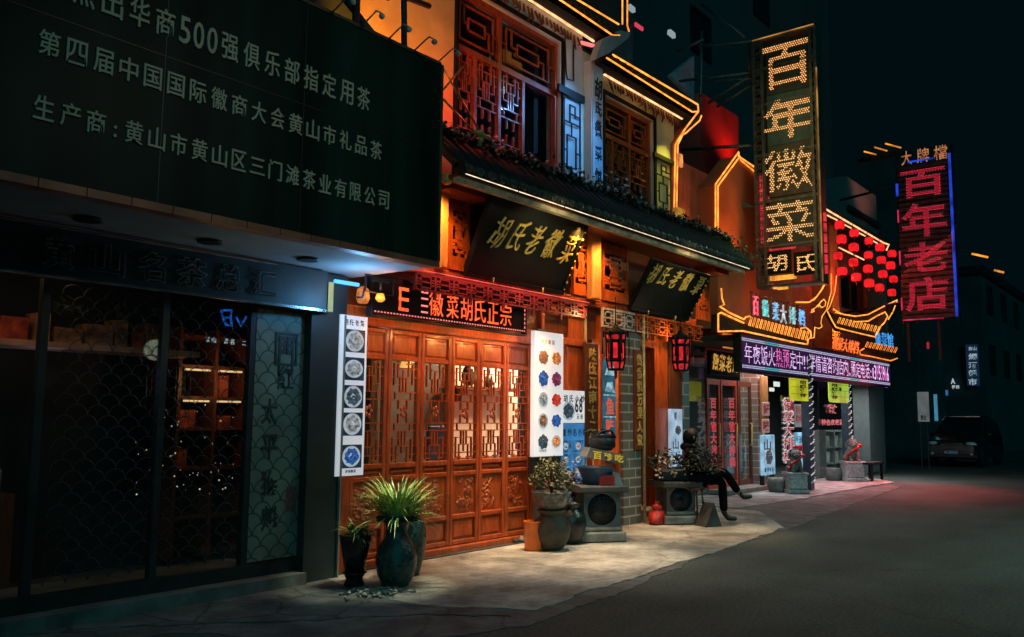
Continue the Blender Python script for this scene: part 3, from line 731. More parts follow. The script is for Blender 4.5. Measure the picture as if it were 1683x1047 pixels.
mb = MB(); mb.wbox(8.5, 10.6, 7.5, 8.2, .93, .97)
mb.build('tabletop', 'wood_red', tb)
for sx in (8.55, 10.5):
    for sy in (7.54, 8.12): MB().wbox(sx, sx + .06, sy, sy + .06, .1, .93).build('leg', 'wood_red', tb)
ts = thing('teaware', 'white cups and teapot standing on the table inside the window', 'teaware', (9.0, 7.6, .97))
mb = MB()
for x, s in ((8.62, 1), (8.72, .7), (9.25, 1.1), (9.36, .8)): mb.lathe((x, 7.58, .972), [(.03 * s, 0), (.045 * s, .05 * s), (.05 * s, .11 * s), (.03 * s, .12 * s)], 12)
mb.build('cups', 'white_paint', ts); mb = MB(); mb.ball((9.12, 7.6, 1.04), .07, .07, .065); mb.tube([(9.17, 7.6, 1.04), (9.24, 7.6, 1.09)], .014, 6); mb.build('teapot', 'white_paint', ts)
def vase(px, py, Y, h, label, m='ceramic'):
    x, z = P(px, py, Y)
    s = h / .4
    return MB().lathe((x, Y, z), [(.05 * s, 0), (.085 * s, .05 * s), (.095 * s, .13 * s), (.07 * s, .22 * s), (.03 * s, .28 * s), (.032 * s, .34 * s), (.045 * s, .4 * s)], 18).build('vase', m, label=label, cat='vase')
ws = thing('wall_shelf', 'dark wooden shelf on the bright wall behind the fourth lattice door', 'shelf', (9.2, 8.45, 1.9))
xs0, zs0 = P(770, 635, 8.35)
MB().wbox(xs0 - .28, xs0 + 1.2, 8.25, 8.595, zs0 - .05, zs0).build('board', 'wood_dark', ws)
mb = MB(); mb.prism(fac(8.4), [(xs0 - .2, zs0 - .05), (xs0 - .1, zs0 - .22), (xs0 - .06, zs0 - .05)], -.19, .0); mb.build('support', 'wood_dark', ws)
vase(770, 634, 8.35, .46, 'dark tall necked vase on the shelf behind the bright fourth door', mat('blue_glaze', (.015, .03, .06), rough=.25))
vase(803, 638, 8.35, .30, 'small squat dark jar on the shelf behind the fifth door', 'ceramic')
hl = thing('hanging_lamp', 'small yellow pendant lamp glowing behind the second lattice door', 'lamp', (P(667, 600, 7.6)[0], 7.6, P(667, 604, 7.6)[1]))
xh, zh = P(667, 604, 7.6)
MB().lathe((xh, 7.6, zh), [(.075, 0), (.06, .06), (.03, .10), (.012, .12)], 14).build('shade', glow('lamp_shade_glow', (1, .55, .12), .9), hl)
MB().tube([(xh, 7.6, zh + .12), (xh, 7.6, 2.9)], .006, 5).build('cord', 'black_plastic', hl)
lamp('POINT', 'pendant_light', (xh, 7.52, zh - .05), 2.0, (1, .6, .2), size=.05)
sc = thing('dining_chair', 'blue chair back beside the table behind the third lattice door', 'chair', (P(715, 760, 7.8)[0], 7.8, .1))
a, b, c, d = R(703, 731, 700, 772, 7.8)
MB().bev(fac(7.8), a, b, c, d, -.03, .03).build('backrest', mat('blue_fabric', (.03, .08, .17), var=.3), sc)
mb = MB()
MB().box(WLD, a, b, 7.84, 8.2, c - .06, c).build('seat', mat('blue_seat', (.03, .08, .17), var=.3), sc)
for x in (a + .02, b - .05):
    for y in (7.85, 8.15): MB().wbox(x, x + .03, y, y + .03, .1, c - .06).build('leg', 'dark_iron', sc)
# --- right hand ground floor
mb = MB()
x0, x1 = 9.27, P(963, 600, YF)[0]
zt = P(930, 560, YF)[1]
mb.bev(f, x0, x1, 3.0, 3.12, -.1, .0); mb.bev(f, x0, x1, zt - .06, zt + .04, -.1, .02); mb.bev(f, x0, x0 + .09, .1, 3.0, -.1, .0)
xm = P(937, 600, YF)[0]; mb.bev(f, xm, x1, zt + .04, 3.0, -.06, -.02); mb.bev(f, xm, x1 - .02, .1, zt - .06, -.06, -.02)
mb.build('window_surround', 'wood', rest)
MB().box(f, x0, x1, .1, 3.0, -.12, -.11).build('pane', 'glass', rest)
MB().box(f, x1, x1 + .03, .0, 3.1, -.1, .0).build('wall_trim', mat('cream_trim', (.6, .5, .3), var=.15), rest)
xo0, xo1 = P(985, 650, YF)[0], P(993, 650, YF)[0]
mb = MB(); mb.bev(f, xo0, xo1, 0, 3.1, -.1, .03); mb.bev(f, xo1, xbp0, .95, 1.05, -.1, .0); mb.box(f, xo1, xbp0, 0, .95, -.1, -.04); mb.box(f, xbp0 - .05, xbp0 - .002, 0, 3.1, -.1, .06)
mb.build('timber_post', 'wood', rest)
# entrance recess
xe0, xe1 = xbp1 + .06, P(1098, 650, YF)[0]
print('brick', xbp0, xbp1, 'entr', xe0, xe1)
mb = MB()
ze = P(1070, 572, YF)[1]
mb.bev(f, xe1 - .42, xe1, 0, 3.1, -.45, .0); mb.bev(f, xe0, xe1 - .42, ze, ze + .12, -.4, .0); mb.bev(f, xe0, xe1 - .42, 3.0, 3.1, -.4, .0)
mb.box(f, xe0, xe0 + .08, 0.2, 3.0, -.45, -.02)
mb.box(f, xe0, xe1, .2, 3.0, -.5, -.45)
mb.build('entrance_frame', 'wood', rest)
MB().prism(f, [(xe0 + .3, ze + .12), (xe1 - .42, ze + .12), (xe1 - .42, 3.0)], -.42, -.36).build('entrance_gable', 'wood_light', rest)
mb = MB(); fd = fac(YF + .4); mb.bev(fd, xe0 + .1, xe1 - .44, .2, ze - .01, -.02, .03)
for i in range(3): mb.bev(fd, xe0 + .16 + i * .3, xe0 + .40 + i * .3, 1.2, ze - .2, .03, .03); mb.bev(fd, xe0 + .16 + i * .3, xe0 + .40 + i * .3, .35, 1.05, .03, .03)
o = mb.build('entrance_door', 'wood_light', rest)
MB().tube([fd(xe0 + .2, 1.0, .05), fd(xe0 + .2, 1.0, .09), fd(xe0 + .2, 1.3, .09), fd(xe0 + .2, 1.3, .05)], .012, 6).build('handle', 'gold', o)
mb = MB(); mb.bev(f, xe0 - .02, xe1 + .05, 0, .10, -.5, .35, .02); mb.bev(f, xe0 + .0, xe1 - .05, .10, .2, -.5, .15, .02)
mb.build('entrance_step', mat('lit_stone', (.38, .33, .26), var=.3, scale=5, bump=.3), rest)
lamp('SPOT', 'entrance_light', ((xe0 + xe1) / 2 + .1, 6.4, 3.35), 105, (1, .52, .17), target=((xe0 + xe1) / 2 + .15, 7.3, 1.2), size=.1, cone=75, blend=.8)
# dark end bay
xd1 = P(1123, 650, YF)[0]
mb = MB(); mb.bev(f, xe1, xe1 + .25, 0, 3.1, -.2, .03); mb.box(f, xe1 + .25, xd1, 0, 3.1, -.2, -.03); mb.build('end_post', 'wood_dark', rest)
MB().box(f, xd1, XE - .21, 0, 3.1, -.3, .0).build('tiled_column', bricks('blue_grey_tile', (.10, .16, .20), (.3, .36, .4), .5, .2), rest)
# couplet boards
def couplet(name_lab, xl, xr, yt, yb, s, Y):
    a, b, c, d = R(xl, xr, yt, yb, Y); t = thing('couplet_board', name_lab, 'sign board', ((a + b) / 2, Y, c))
    MB().bev(fac(Y), a, b, c, d, -.05, .0, .01).build('board', 'wood_dark', t)
    mb = MB(); column(mb, s, fac(Y), a + (b - a) * .2, b - (b - a) * .2, d - .05, c + .05, .001, th=.008, bold=.02, wob=.012); mb.build('lettering', 'gold', t)
couplet('dark carved couplet board with gilt characters between the price poster and orange post', 963, 984, 563, 742, '味压江南十二楼', 6.86)
couplet('narrow dark couplet board with gilt characters left of the entrance door', 1044, 1058, 575, 740, '徽香飘万里人家', 6.80)
# --- roof over the ground floor
YE, ZE = 6.28, 4.37
ye2, ze2 = 6.80, P(1000, 326, 6.80)[1]
xr0, xr1 = 6.86, 14.78
print('ze2', ze2)
mb = MB()
rf = Fr((xr0, YE, ZE), (1, 0, 0), (0, ye2 - YE, ze2 - ZE))          # roof plane, v up the slope, n outward
rf.n = -rf.n if rf.n.z < 0 else rf.n
L = math.hypot(ye2 - YE, ze2 - ZE)
mb.box(rf, 0, xr1 - xr0, 0, L, -.08, 0)
mb.box(fac(YE), xr0, xr1, ZE - .10, ZE + .02, -.09, -.01)
k = int((xr1 - xr0) / .2); mt_ = MB()
for i in range(k):
    u = .1 + i * .2
    mb.tube([rf(u, -.04, .01), rf(u, L, .01)], .058, 8)
    c = rf(u, -.045, .01); mt_.lathe(c, [(.062, 0), (.062, .012), (.045, .014), (.04, .022)], 12, Fr((0, 0, 0), (1, 0, 0), (0, 0, 1), (0, -1, 0)))
    mt_.prism(fac(YE - .04), [(xr0 + u + .05, ZE + .0), (xr0 + u + .15, ZE + .0), (xr0 + u + .13, ZE - .05), (xr0 + u + .10, ZE - .08), (xr0 + u + .07, ZE - .05)], 0, .012)
mb.build('tiled_awning', 'roof_tile', rest); mt_.build('eave_tiles', mat('lit_tile_end', (.05, .065, .06), rough=.35, var=.5, scale=14, bump=.2), rest)  # eave tile ends coloured lighter, as if catching the strip light
mb = MB()
for i in range(36): x = xr0 + .15 + i * .22; mb.lathe((x, ye2 - .1, ze2 + .07), [(.045, 0), (.045, .03), (.02, .03)], 10, Fr((0, 0, 0), (1, 0, 0), (0, 0, 1), (0, -1, 0)))
mb.build('ridge_tiles', 'tile_end', rest)
MB().tube([(xr0, ye2 - .02, ze2 + .04), (xr1, ye2 - .02, ze2 + .04)], .06, 8).build('ridge_roll', 'roof_tile', rest)
mb = MB(); mb.box(fac(YE), xr0, xr1 - .3, ZE - .14, ZE - .104, -.72, -.05); mb.build('awning_soffit', 'wood_dark', rest)
mb = MB(); mb.wbox(xr0, xr1 - .35, YE + .02, YE + .10, ZE - .20, ZE - .142); mb.build('eave_batten', mat('weathered_batten', (.4, .36, .24), var=.5, scale=8), rest)
x = xr0 + .05; mb = MB()
while x < xr1 - .5: mb.tube([(x, YE - .045, ZE - .115), (x + .92, YE - .045, ZE - .115)], .0065, 6); x += .95
mb.build('light_strip', glow('white_strip', (1, .82, .55), 1.0, .4, 9), rest)
lamp('AREA', 'eave_strip_light', (10.6, YE + .10, ZE - .26), 4, (1, .75, .42), target=(10.6, YE + .35, 0), size=7.6, sy=.06)
# small bracketed eave returns lit orange, above the plaques
for xl, xr, y in ((733, 800, 285), (972, 1052, 354), (1170, 1192, 428)):
    xa, z = P(xl, y + 8, 6.62); xb = P(xr, y + 28, 6.62)[0]; MB().wbox(xa, xb, 6.55, 6.95, z - .12, z).build('eave_bracket', 'wood', rest)
# fascia columns and fretwork panels
for xl, xr, yt, yb in ((726, 738, 290, 450), (974, 989, 382, 482)):
    a, b, c, d = R(xl, xr, yt, yb, 6.78); MB().bev(fac(6.78), a, b, zA, 4.24, -.1, 0, .015).build('fascia_column', 'wood_light', rest)
for n, (xl, xr) in enumerate(((739, 772), (943, 972), (991, 1033), (1146, 1166))):
    a, b, _, _ = R(xl, xr, 400, 450, 6.88)
    mb = MB(); fp = fac(6.90); frame(mb, fp, a, b, zA + .03, 4.2, -.03, .02, .05); mb.box(fp, a + .05, b - .05, zA + .08, zA + .2, -.025, .012); mb.box(fp, a + .05, b - .05, 4.05, 4.15, -.025, .012)
    k = 2
    for q in range(k): lattice(mb, fp, a + .05, b - .05, zA + .2 + q * (3.85 - zA) / k, zA + .2 + (q + 1) * (3.85 - zA) / k, -.02, .012, .035, FRET, False)
    mb.box(fp, a + (b - a) * .36, b - (b - a) * .36, zA + .3, 3.95, -.022, .006)
    o = mb.build('fretwork_panel', 'wood', rest)
for x, y, p in ((7.0, 6.45, 100), (9.5, 6.45, 90), (9.95, 6.42, 70), (10.45, 6.45, 80), (13.4, 6.4, 70)):
    lamp('SPOT', 'fascia_light', (x, y, 4.12), p, (1, .42, .07), target=(x + .05, 6.95, 3.4), size=.06, cone=110, blend=.9)
# carved valance
def valance(u0, u1, v0, v1, Y, m, name='carved_valance'):
    mb = MB(); fp = fac(Y); mb.box(fp, u0, u1, v1 - .03, v1, -.03, .02); mb.box(fp, u0, u1, v0, v0 + .02, -.02, .015)
    k = max(1, round((u1 - u0) / .3)); s = (u1 - u0) / k
    for q in range(k): lattice(mb, fp, u0 + q * s, u0 + (q + 1) * s, v0, v1, -.01, .012, .018, FRET, False); mb.box(fp, u0 + q * s - .015, u0 + q * s + .015, v0 - (.08 if q % 2 else 0), v1, -.015, .016)
    return mb.build(name, m, rest)
zV1 = zA - .10; zV0 = zA - .38
zW1 = P(800, 482, 6.62)[1] + .10; valance(6.55, 9.85, zW1 - .2, zW1, 6.62, mat('crimson_carving', (.16, .022, .018), rough=.45, var=.3))
valance(P(990, 530, 6.8)[0], P(1042, 530, 6.8)[0], zV0, zV1, 6.80, mat('pale_carving', (.45, .40, .36), var=.3))
valance(P(1046, 540, 6.8)[0], XE, zV0, zV1, 6.80, 'wood')
mb = MB(); mb.tube([(6.55, 6.60, zW1 + .02), (9.9, 6.60, zW1 + .02)], .007, 5); mb.build('red_rope_light', glow('red_rope', (1, .12, .12), .55, .5, 5), rest)
lamp('AREA', 'valance_red_light', (8.0, 6.40, zV0 + .25), 4.5, (1, .08, .07), target=(8.0, 6.95, zV0), size=2.6, sy=.05)
# door downlights under the valance
for x, p in ((6.3, 7), (7.0, 9), (7.75, 14), (8.3, 14), (8.85, 12)): lamp('SPOT', 'door_light', (x, 6.46, 2.53), p, (1, .42, .11), target=(x, 7.0, 2.2), size=.04, cone=150, blend=.8)
for x in (6.7, 8.3): lamp('SPOT', 'door_wash', (x, 5.9, 2.95), 60, (1, .48, .15), target=(x, 6.98, .7), size=.05, cone=80, blend=1)
lamp('SPOT', 'apron_light', (8.3, 6.2, 4.2), 930, (1, .72, .42), target=(8.45, 6.15, 0), size=.12, cone=50, blend=1)
lamp('SPOT', 'apron_light', (9.0, 5.9, 4.2), 380, (1, .85, .68), target=(8.5, 5.5, 0), size=.12, cone=56, blend=1)
lamp('SPOT', 'apron_light', (11.2, 6.2, 4.2), 640, (1, .66, .38), target=(11.4, 5.8, 0), size=.12, cone=46, blend=1)
# ------------------------------------------------ upper storey
YU = 7.3
xl_ = 4.6
w1 = (P(750, 100, YU)[0], P(921, 100, YU)[0], ze2 - .2, P(922, 72, YU)[1])
w2 = (P(992, 240, YU)[0], P(1073, 240, YU)[0], ze2 - .2, P(1073, 200, YU)[1])
print('w1', w1, 'w2', w2)
fu = fac(YU)
mb = MB(); wall_open(mb, fu, P(748, 100, YU)[0], P(957, 200, YU)[0], 4.3, 7.7, -.25, 0, [w1]); mb.build('upper_wall', 'plaster', rest)
mb = MB(); wall_open(mb, fu, P(957, 200, YU)[0], XE, 4.3, 7.3, -.25, 0, [w2]); mb.build('upper_wall', mat('pale_yellow_plaster', (.62, .58, .34), var=.2, scale=2, rough=.85), rest)
mb = MB(); mb.box(fu, xl_, P(748, 100, YU)[0], 4.3, 7.9, -.25, 0); mb.build('upper_wall', 'plaster_warm', rest)
mb = MB(); mb.wbox(xl_, XE, 8.6, 8.7, 4.3, 7.5); mb.wbox(xl_, XE - .01, 7.55, 8.6, 7.4, 7.5); mb.wbox(9.85, 9.95, 7.55, 8.6, 4.4, 7.4); mb.build('room_wall', 'dark_wall', rest)
# windows
def upper_window(wn, cols, zt, name_m, glow_col=None):
    a, b, c, d = wn
    mb = MB(); fq = fac(YU + .08)
    frame(mb, fq, a, b, c, d, -.06, .03, .06); mb.box(fq, a + .06, b - .06, zt, zt + .08, -.05, .025)
    for x in cols: mb.box(fq, x - .03, x + .03, c + .06, zt, -.045, .02)
    xm = cols[len(cols) // 2]; mb.box(fq, xm - .035, xm + .035, zt + .08, d - .06, -.05, .02)
    o = mb.build('upper_window', name_m, rest)
    ed = [a + .06] + [x for x in cols] + [b - .06]
    for i in range(len(ed) - 1):
        if ed[i + 1] - ed[i] > .75: continue
        mb = MB(); lattice(mb, fq, ed[i] + .03, ed[i + 1] - .03, c + .06, zt, -.03, .0, .016); mb.build('lattice', name_m, o)
    for p, q in ((a + .06, xm - .035), (xm + .035, b - .06)):
        mb = MB(); lattice(mb, fq, p, q, zt + .08, d - .06, -.03, .0, .02, [(.1, .9, .15, .15), (.1, .9, .85, .85), (.1, .1, .15, .85), (.9, .9, .15, .85), (.3, .7, .38, .38), (.3, .7, .62, .62), (.3, .3, .38, .62), (.7, .7, .38, .62), (0, .1, .5, .5), (.9, 1, .5, .5), (.2, .2, .5, .85), (.8, .8, .15, .5), (.2, .3, .5, .5), (.7, .8, .5, .5)], False); mb.build('transom_lattice', name_m, o)
    MB().box(fq, a + .06, b - .06, c, d, -.055, -.05).build('pane', 'glass_dark', o)
upper_window(w1, [P(787, 160, YU)[0], P(827, 160, YU)[0], P(866, 160, YU)[0]], P(826, 112, YU)[1], 'wood_red')
upper_window(w2, [P(1012, 250, YU)[0], P(1040, 250, YU)[0]], P(1016, 232, YU)[1], 'wood')
mb = MB()                                             # dark reveals
for a, b, c, d in (w1, w2): frame(mb, fac(YU - .01), a - .05, b + .07, c, d + .08, -.2, .03, .05)
mb.build('window_reveal', 'black_wood', rest)
# iron lattice ornaments on the plaster beside the windows
def iron(xl, xr, yt, yb):
    mb = MB(); fq = fac(YU - .03); a, b, c, d = R(xl, xr, yt, yb, YU - .03)
    frame(mb, fq, a, b, c, d, 0, .02, .018)
    lattice(mb, fq, a, b, c, d, .0, .018, .018, [(.25, .75, .2, .2), (.25, .75, .55, .55), (.25, .25, .2, .55), (.75, .75, .2, .55), (.5, .5, 0, .2), (.5, .5, .55, .7), (0, 1, .7, .7), (0, .25, .38, .38), (.75, 1, .38, .38), (.4, .4, .7, .9), (.7, .7, .78, .9), (.4, .7, .9, .9), (.4, 1, .8, .8)], False)
    mb.build('iron_lattice', 'dark_iron', rest)
iron(924, 953, 152, 300); iron(1076, 1102, 258, 345)
mb = MB(); fq = fac(YU - .03)
a, b, c, d = R(928, 942, 66, 128, YU - .03); mb.tube([fq(a, d, .01), fq(a + .03, c + .1, .01), fq(a + .06, c, .01), fq(b, c + .02, .01), fq(b, d, .01)], .012, 5)
a, b, c, d = R(915, 957, 138, 150, YU - .03); mb.box(fq, a, b, c, d, .0, .05)
a, b, c, d = R(1072, 1106, 250, 257, YU - .03); mb.box(fq, a, b, c, d, .0, .05)
mb.build('iron_ornament', 'dark_iron', rest)
# pilaster between the two bays
YP = 7.16
a, b, c, d = R(972, 990, 100, 310, YP)
mb = MB(); mb.wbox(a, b, YP, YU, 4.7, P(975, 100, YP)[1]); mb.build('pilaster', 'plaster', rest)
ps = thing('pilaster_sign', 'tall narrow board of dark brush characters under blue light between upstairs windows', 'sign', ((a + b) / 2, YP, c))
MB().box(fac(YP), a + .02, b - .015, 4.9, d - .05, .002, .02).build('board', mat('white_board', (.6, .66, .68), var=.1), ps)
mb = MB()
for ch, yt, yb in zip('胡氏徽菜馆', (126, 165, 196, 238, 276), (162, 187, 224, 262, 302)):
    q = R(976, 987, yt, yb, YP); put(mb, ch, fac(YP), q[0], q[1], q[2], q[3], .021, .006, bold=.02, wob=.015, shear=.08)
mb.build('lettering', 'ink', ps)
# upper eaves
def eave(x0, x1, zb, y0, nm):
    mb = MB(); mb.wbox(x0, x1, y0, YU, zb - .03, zb + .02); e = Fr((x0, y0 - .02, zb + .06), (1, 0, 0), (0, .8, .6)); e.n = e.n if e.n.z > 0 else -e.n
    mb.box(e, 0, x1 - x0, 0, 1.2, -.03, 0)
    for i in range(int((x1 - x0) / .2)): mb.tube([e(.1 + i * .2, -.03, .01), e(.1 + i * .2, 1.2, .01)], .055, 7)
    mb.box(fac(y0), x0, x1, zb - .03, zb + .14, -.06, .0)
    return mb.build('upper_eave', 'roof_tile', rest)
YV = 6.96
z1 = P(1007, 58, YV)[1]; z2 = P(1140, 185, YV)[1]; x1e = P(1012, 60, YV)[0]; x2s = P(996, 94, YV)[0]; x2e = P(1148, 180, YV)[0]
print('eaves', z1, z2, x1e, x2s, x2e)
eave(6.2, x1e, z1, YV + .02, 'a'); eave(x2s, x2e, z2, YV + .02, 'b')
NEON = glow('warm_neon', (1, .33, .05), 1.6, .4, 6)
NEONW = glow('white_hot_neon', (1, .50, .22), 1.5, .35, 8)
def neon(pp, Y, r=.014, m=None, name='neon_tube', parent=None):
    return MB().tube([(P(x, y, Y)[0], Y, P(x, y, Y)[1]) for x, y in pp], r, 6).build(name, m or NEON, parent or rest)
neon([(820, -68), (1007, 58), (1018, 58)], YV - .02); neon([(850, -70), (950, 0), (1017, 40)], YV - .02)
neon([(800, -45), (871, 0), (976, 68)], 7.24, .02, NEONW)
neon([(997, 95), (1138, 184), (1148, 183)], YV - .02); neon([(1007, 90), (1147, 172), (1148, 183), (1126, 212)], YV - .02, .016); neon([(1126, 212), (1110, 238), (1108, 352)], 7.22, .016)
neon([(1153, 190), (1150, 198), (1128, 218)], YV - .02, .014); neon([(1128, 218), (1122, 222), (1114, 238), (1112, 350)], 7.22, .014)
neon([(993, 122), (1121, 195)], 7.24, .022, NEONW)
neon([(1023, -20), (1023, 40)], YV - .02); neon([(1031, -20), (1031, 42), (1034, 52)], YV - .02)
neon([(955, 70), (978, 76)], 7.24, .03, glow('pink_neon', (1, .2, .2), 1.2))
# carved fringe under the rope lights, upturned eave end, horse-head gable end
mb = MB()
rg = random.Random(5)
for (xa, ya), (xb, yb) in (((800, -20), (960, 78)), ((1000, 138), (1118, 208))):
    A, B = P(xa, ya, 7.27), P(xb, yb, 7.27); k = int((B[0] - A[0]) / .09)
    for i in range(k):
        x = A[0] + (B[0] - A[0]) * i / k; h = rg.uniform(.02, .13) * (1 if i % 3 else .3); z = A[1] + (B[1] - A[1]) * i / k
        mb.tube([(x, 7.27, z + .1), (x + rg.uniform(-.03, .05), 7.25, z - h * .4), (x + rg.uniform(-.04, .06), 7.26, z - h)], [.016, .02, .008], 5)
mb.build('carved_fringe', 'wood_dark', rest)
mb = MB(); q = [P(x, y, YV - .03) for x, y in ((978, 98), (1000, 88), (1034, 62), (1036, 54), (1020, 50), (990, 66))]
mb.prism(fac(YV - .03), q, -.12, 0); mb.build('eave_end', mat('blue_grey_render', (.35, .4, .42), var=.2), rest)
q = [P(x, y, 7.25) for x, y in ((1106, 345), (1106, 236), (1124, 211), (1146, 186), (1152, 192), (1124, 220), (1114, 238), (1113, 350))]
mb = MB(); mb.prism(fac(7.25), q, -.15, -.002); mb.build('gable_end', 'plaster_red', rest)
# lamps of the upper storey
lamp('SPOT', 'gable_flood', (5.9, 6.35, 5.05), 260, (1, .33, .035), target=(6.5, 7.3, 6.0), size=.02, cone=120, blend=.5)
lamp('POINT', 'red_flood', (7.75, 6.75, 5.5), 15, (1, .06, .04), size=.05)
lamp('SPOT', 'blue_flood', (10.75, 6.0, 6.7), 130, (.12, .42, 1), target=(10.15, 7.2, 5.9), size=.05, cone=74, blend=.9)
lamp('POINT', 'board_blue_fill', (10.85, 6.7, 5.6), 5, (.04, .34, 1), size=.05)  # added blue fill strengthening the tint on the pilaster board
lamp('POINT', 'wall_lamp_light', (9.9, 6.6, 6.6), 3.5, (.75, .9, 1), size=.1)
lamp('SPOT', 'yellow_flood', (13.5, 6.75, 6.7), 55, (.9, .82, .12), target=(13.25, 7.3, 5.8), size=.05, cone=66, blend=.8)
# ------------------------------------------------ signs on the restaurant
def plaque(lab, bl, tr, cells):
    x0, z0 = P(*bl, 6.88); x1, z1_ = P(*tr, 6.45)
    o = Vector((x0, 6.88, z0)); fp = Fr(o, (1, 0, 0), (0, 6.45 - 6.88, z1_ - z0)); fp.n = fp.n if fp.n.y < 0 else -fp.n
    h = math.hypot(.43, z1_ - z0); wd = x1 - x0
    t = thing('name_plaque', lab, 'sign board', o, 'black name plaques under the tiled awning')
    MB().bev(fp, 0, wd, 0, h, -.05, 0, .015).build('board', 'black_wood', t)
    mb = MB(); frame(mb, fp, 0, wd, 0, h, .001, .03, .05); mb.build('frame', 'black_wood', t)
    mb = MB()
    for ch, (xa, ya, xb, yb) in cells:
        ua, va = RP(xa, ya, fp); ub, vb = RP(xb, yb, fp)
        uc, vc, cw, chh = (ua + ub) / 2, (va + vb) / 2, .25 * wd / 2.1, .37 * h / .95
        put(mb, ch, fp, uc - cw / 2, uc + cw / 2, vc - chh / 2, vc + chh / 2, .004, .02, bold=-.004, shear=.32, wob=.018)
    mb.build('lettering', mat('gilt_letter', (.85, .55, .14), rough=.42, metal=.2, var=.35, scale=30, bump=.3), t)
    mb = MB()
    for k in range(9): c = fp(wd - .025, h * (.08 + .1 * k), .03); mb.ball(c, .012 + .008 * (k % 2), n=6, k=5)
    mb.build('gilt_beading', 'gold', t)
    for u in (.5, wd - .5): MB().tube([fp(u, .05, .03), fp(u, -.02, .06), (o.x + u, 6.9, z0 - .03)], .014, 5).build('hook', 'gold', t)
    return fp, wd, h
fp1, wd1, h1 = plaque('large black plaque with five gilt brush characters above the lattice doors', (762, 452), (966, 368), list(zip('胡氏老徽菜', ((804, 352, 838, 410), (834, 362, 866, 412), (864, 366, 892, 418), (890, 374, 922, 424), (919, 385, 948, 432)))))
fp2, wd2, h2 = plaque('smaller black plaque with five gilt brush characters above the entrance', (1034, 508), (1166, 452), list(zip('胡氏老徽菜', ((1063, 428, 1084, 468), (1083, 434, 1100, 470), (1100, 440, 1119, 474), (1118, 446, 1138, 478), (1135, 452, 1160, 484)))))
lamp('SPOT', 'plaque_light', (8.6, 5.7, 4.0), 22, (1, .78, .38), target=(8.75, 6.7, 3.85), size=.05, cone=95, blend=.8)
lamp('SPOT', 'plaque_light', (12.2, 5.7, 4.0), 22, (1, .78, .38), target=(12.3, 6.7, 3.85), size=.05, cone=95, blend=.8)
# red scrolling LED sign
YL = 6.70
lx0, _ = P(612, 500, YL); lx1, lz0 = P(863, 547, YL); lz1 = lz0 + .40
led = thing('led_sign', 'red scrolling LED sign over the lattice doors with glowing characters', 'LED sign', ((lx0 + lx1) / 2, YL, lz0))
MB().box(fac(YL), lx0, lx1, lz0, lz1, -.06, 0).build('screen', mat('led_screen', (.012, .010, .010), rough=.3, var=.2), led)
mb = MB(); frame(mb, fac(YL), lx0 - .02, lx1 + .02, lz0 - .04, lz1 + .02, -.07, .012, .02, .018); mb.build('frame', 'dark_iron', led)
mb = MB(); fq = fac(YL)
for ch, xa, xb in zip('徽菜胡氏正宗', (705, 734, 757, 780, 801, 822), (728, 753, 776, 798, 819, 840)):
    xa2 = P(xa, 510, YL)[0]; xb2 = P(xb, 515, YL)[0]; put(mb, ch, fq, xa2, xb2, lz0 + .055, lz1 - .075, .002, .004, bold=.0)
xa2, xb2 = P(655, 500, YL)[0], P(671, 500, YL)[0]
for v in (.06, .17, .28): mb.box(fq, xa2, xb2, lz0 + v, lz0 + v + .035, .002, .006)
mb.box(fq, xa2, xa2 + .03, lz0 + .06, lz0 + .315, .007, .009)
mb.build('lettering', glow('led_red', (1, .10, .025), 1.6, .45, 14), led)
mb = MB(); xa2, xb2 = P(692, 500, YL)[0], P(703, 500, YL)[0]
for v in (.07, .14, .22, .29): mb.box(fq, xa2, xb2, lz0 + v, lz0 + v + .02, .002, .006)
x = lx0 + .03
while x < lx1 - .02: mb.box(fq, x, x + .018, lz0 + .012, lz0 + .026, .002, .008); x += .045
for i in range(6): mb.box(fq, lx1 - .02, lx1 - .008, lz0 + .05 + i * .055, lz0 + .08 + i * .055, .002, .008)
mb.build('border_lights', glow('led_pink', (1, .25, .22), 1.1), led)
lamp('AREA', 'led_light', ((lx0 + lx1) / 2 + .4, YL - .05, lz0 + .2), 5, (1, .12, .04), target=((lx0 + lx1) / 2 + .4, 3, 0), size=1.6, sy=.3)
# bracket lamp at the left end of the LED sign
bl = thing('bracket_lamp', 'black iron bracket lamp with a yellow shade beside the LED sign', 'lamp', (6.2, 6.55, 2.85))
xk, zk = P(625, 493, 6.55)
mb = MB(); mb.tube([(xk, 6.55, 2.99), (xk, 6.55, zk + .1)], .014, 6); mb.box(fac(6.55), xk - .1, xk + .12, 2.96, 3.0, -.04, .02)
a, b = P(600, 465, 6.55)[0], P(648, 470, 6.55)[0]; frame(mb, fac(6.55), a, b, zk + .06, zk + .24, -.01, .01, .012); mb.tube([(a, 6.55, zk + .1), (a - .03, 6.55, zk), (a - .06, 6.6, zk)], .012, 5)
mb.build('bracket', 'dark_iron', bl)
MB().lathe((xk, 6.55, zk - .02), [(.03, 0), (.07, .03), (.05, .08), (.012, .09)], 4).build('lamp_shade', glow('amber_shade', (1, .5, .06), .9), bl)
MB().lathe((xk - .19, 6.6, zk - .05), [(.05, 0), (.07, .05), (.06, .14), (.02, .17)], 10).build('lamp_glass', glow('orange_glass', (.9, .22, .03), .5, .4, 30), bl)
lamp('POINT', 'bracket_light', (xk - .1, 6.45, zk + .03), 2.5, (1, .5, .12), size=.04)
sl = thing('spot_lamp', 'brass spot lamp clamped under the awning end above the left fretwork', 'lamp', (7.0, 6.5, 4.1))
xk, zk = P(735, 296, 6.5)
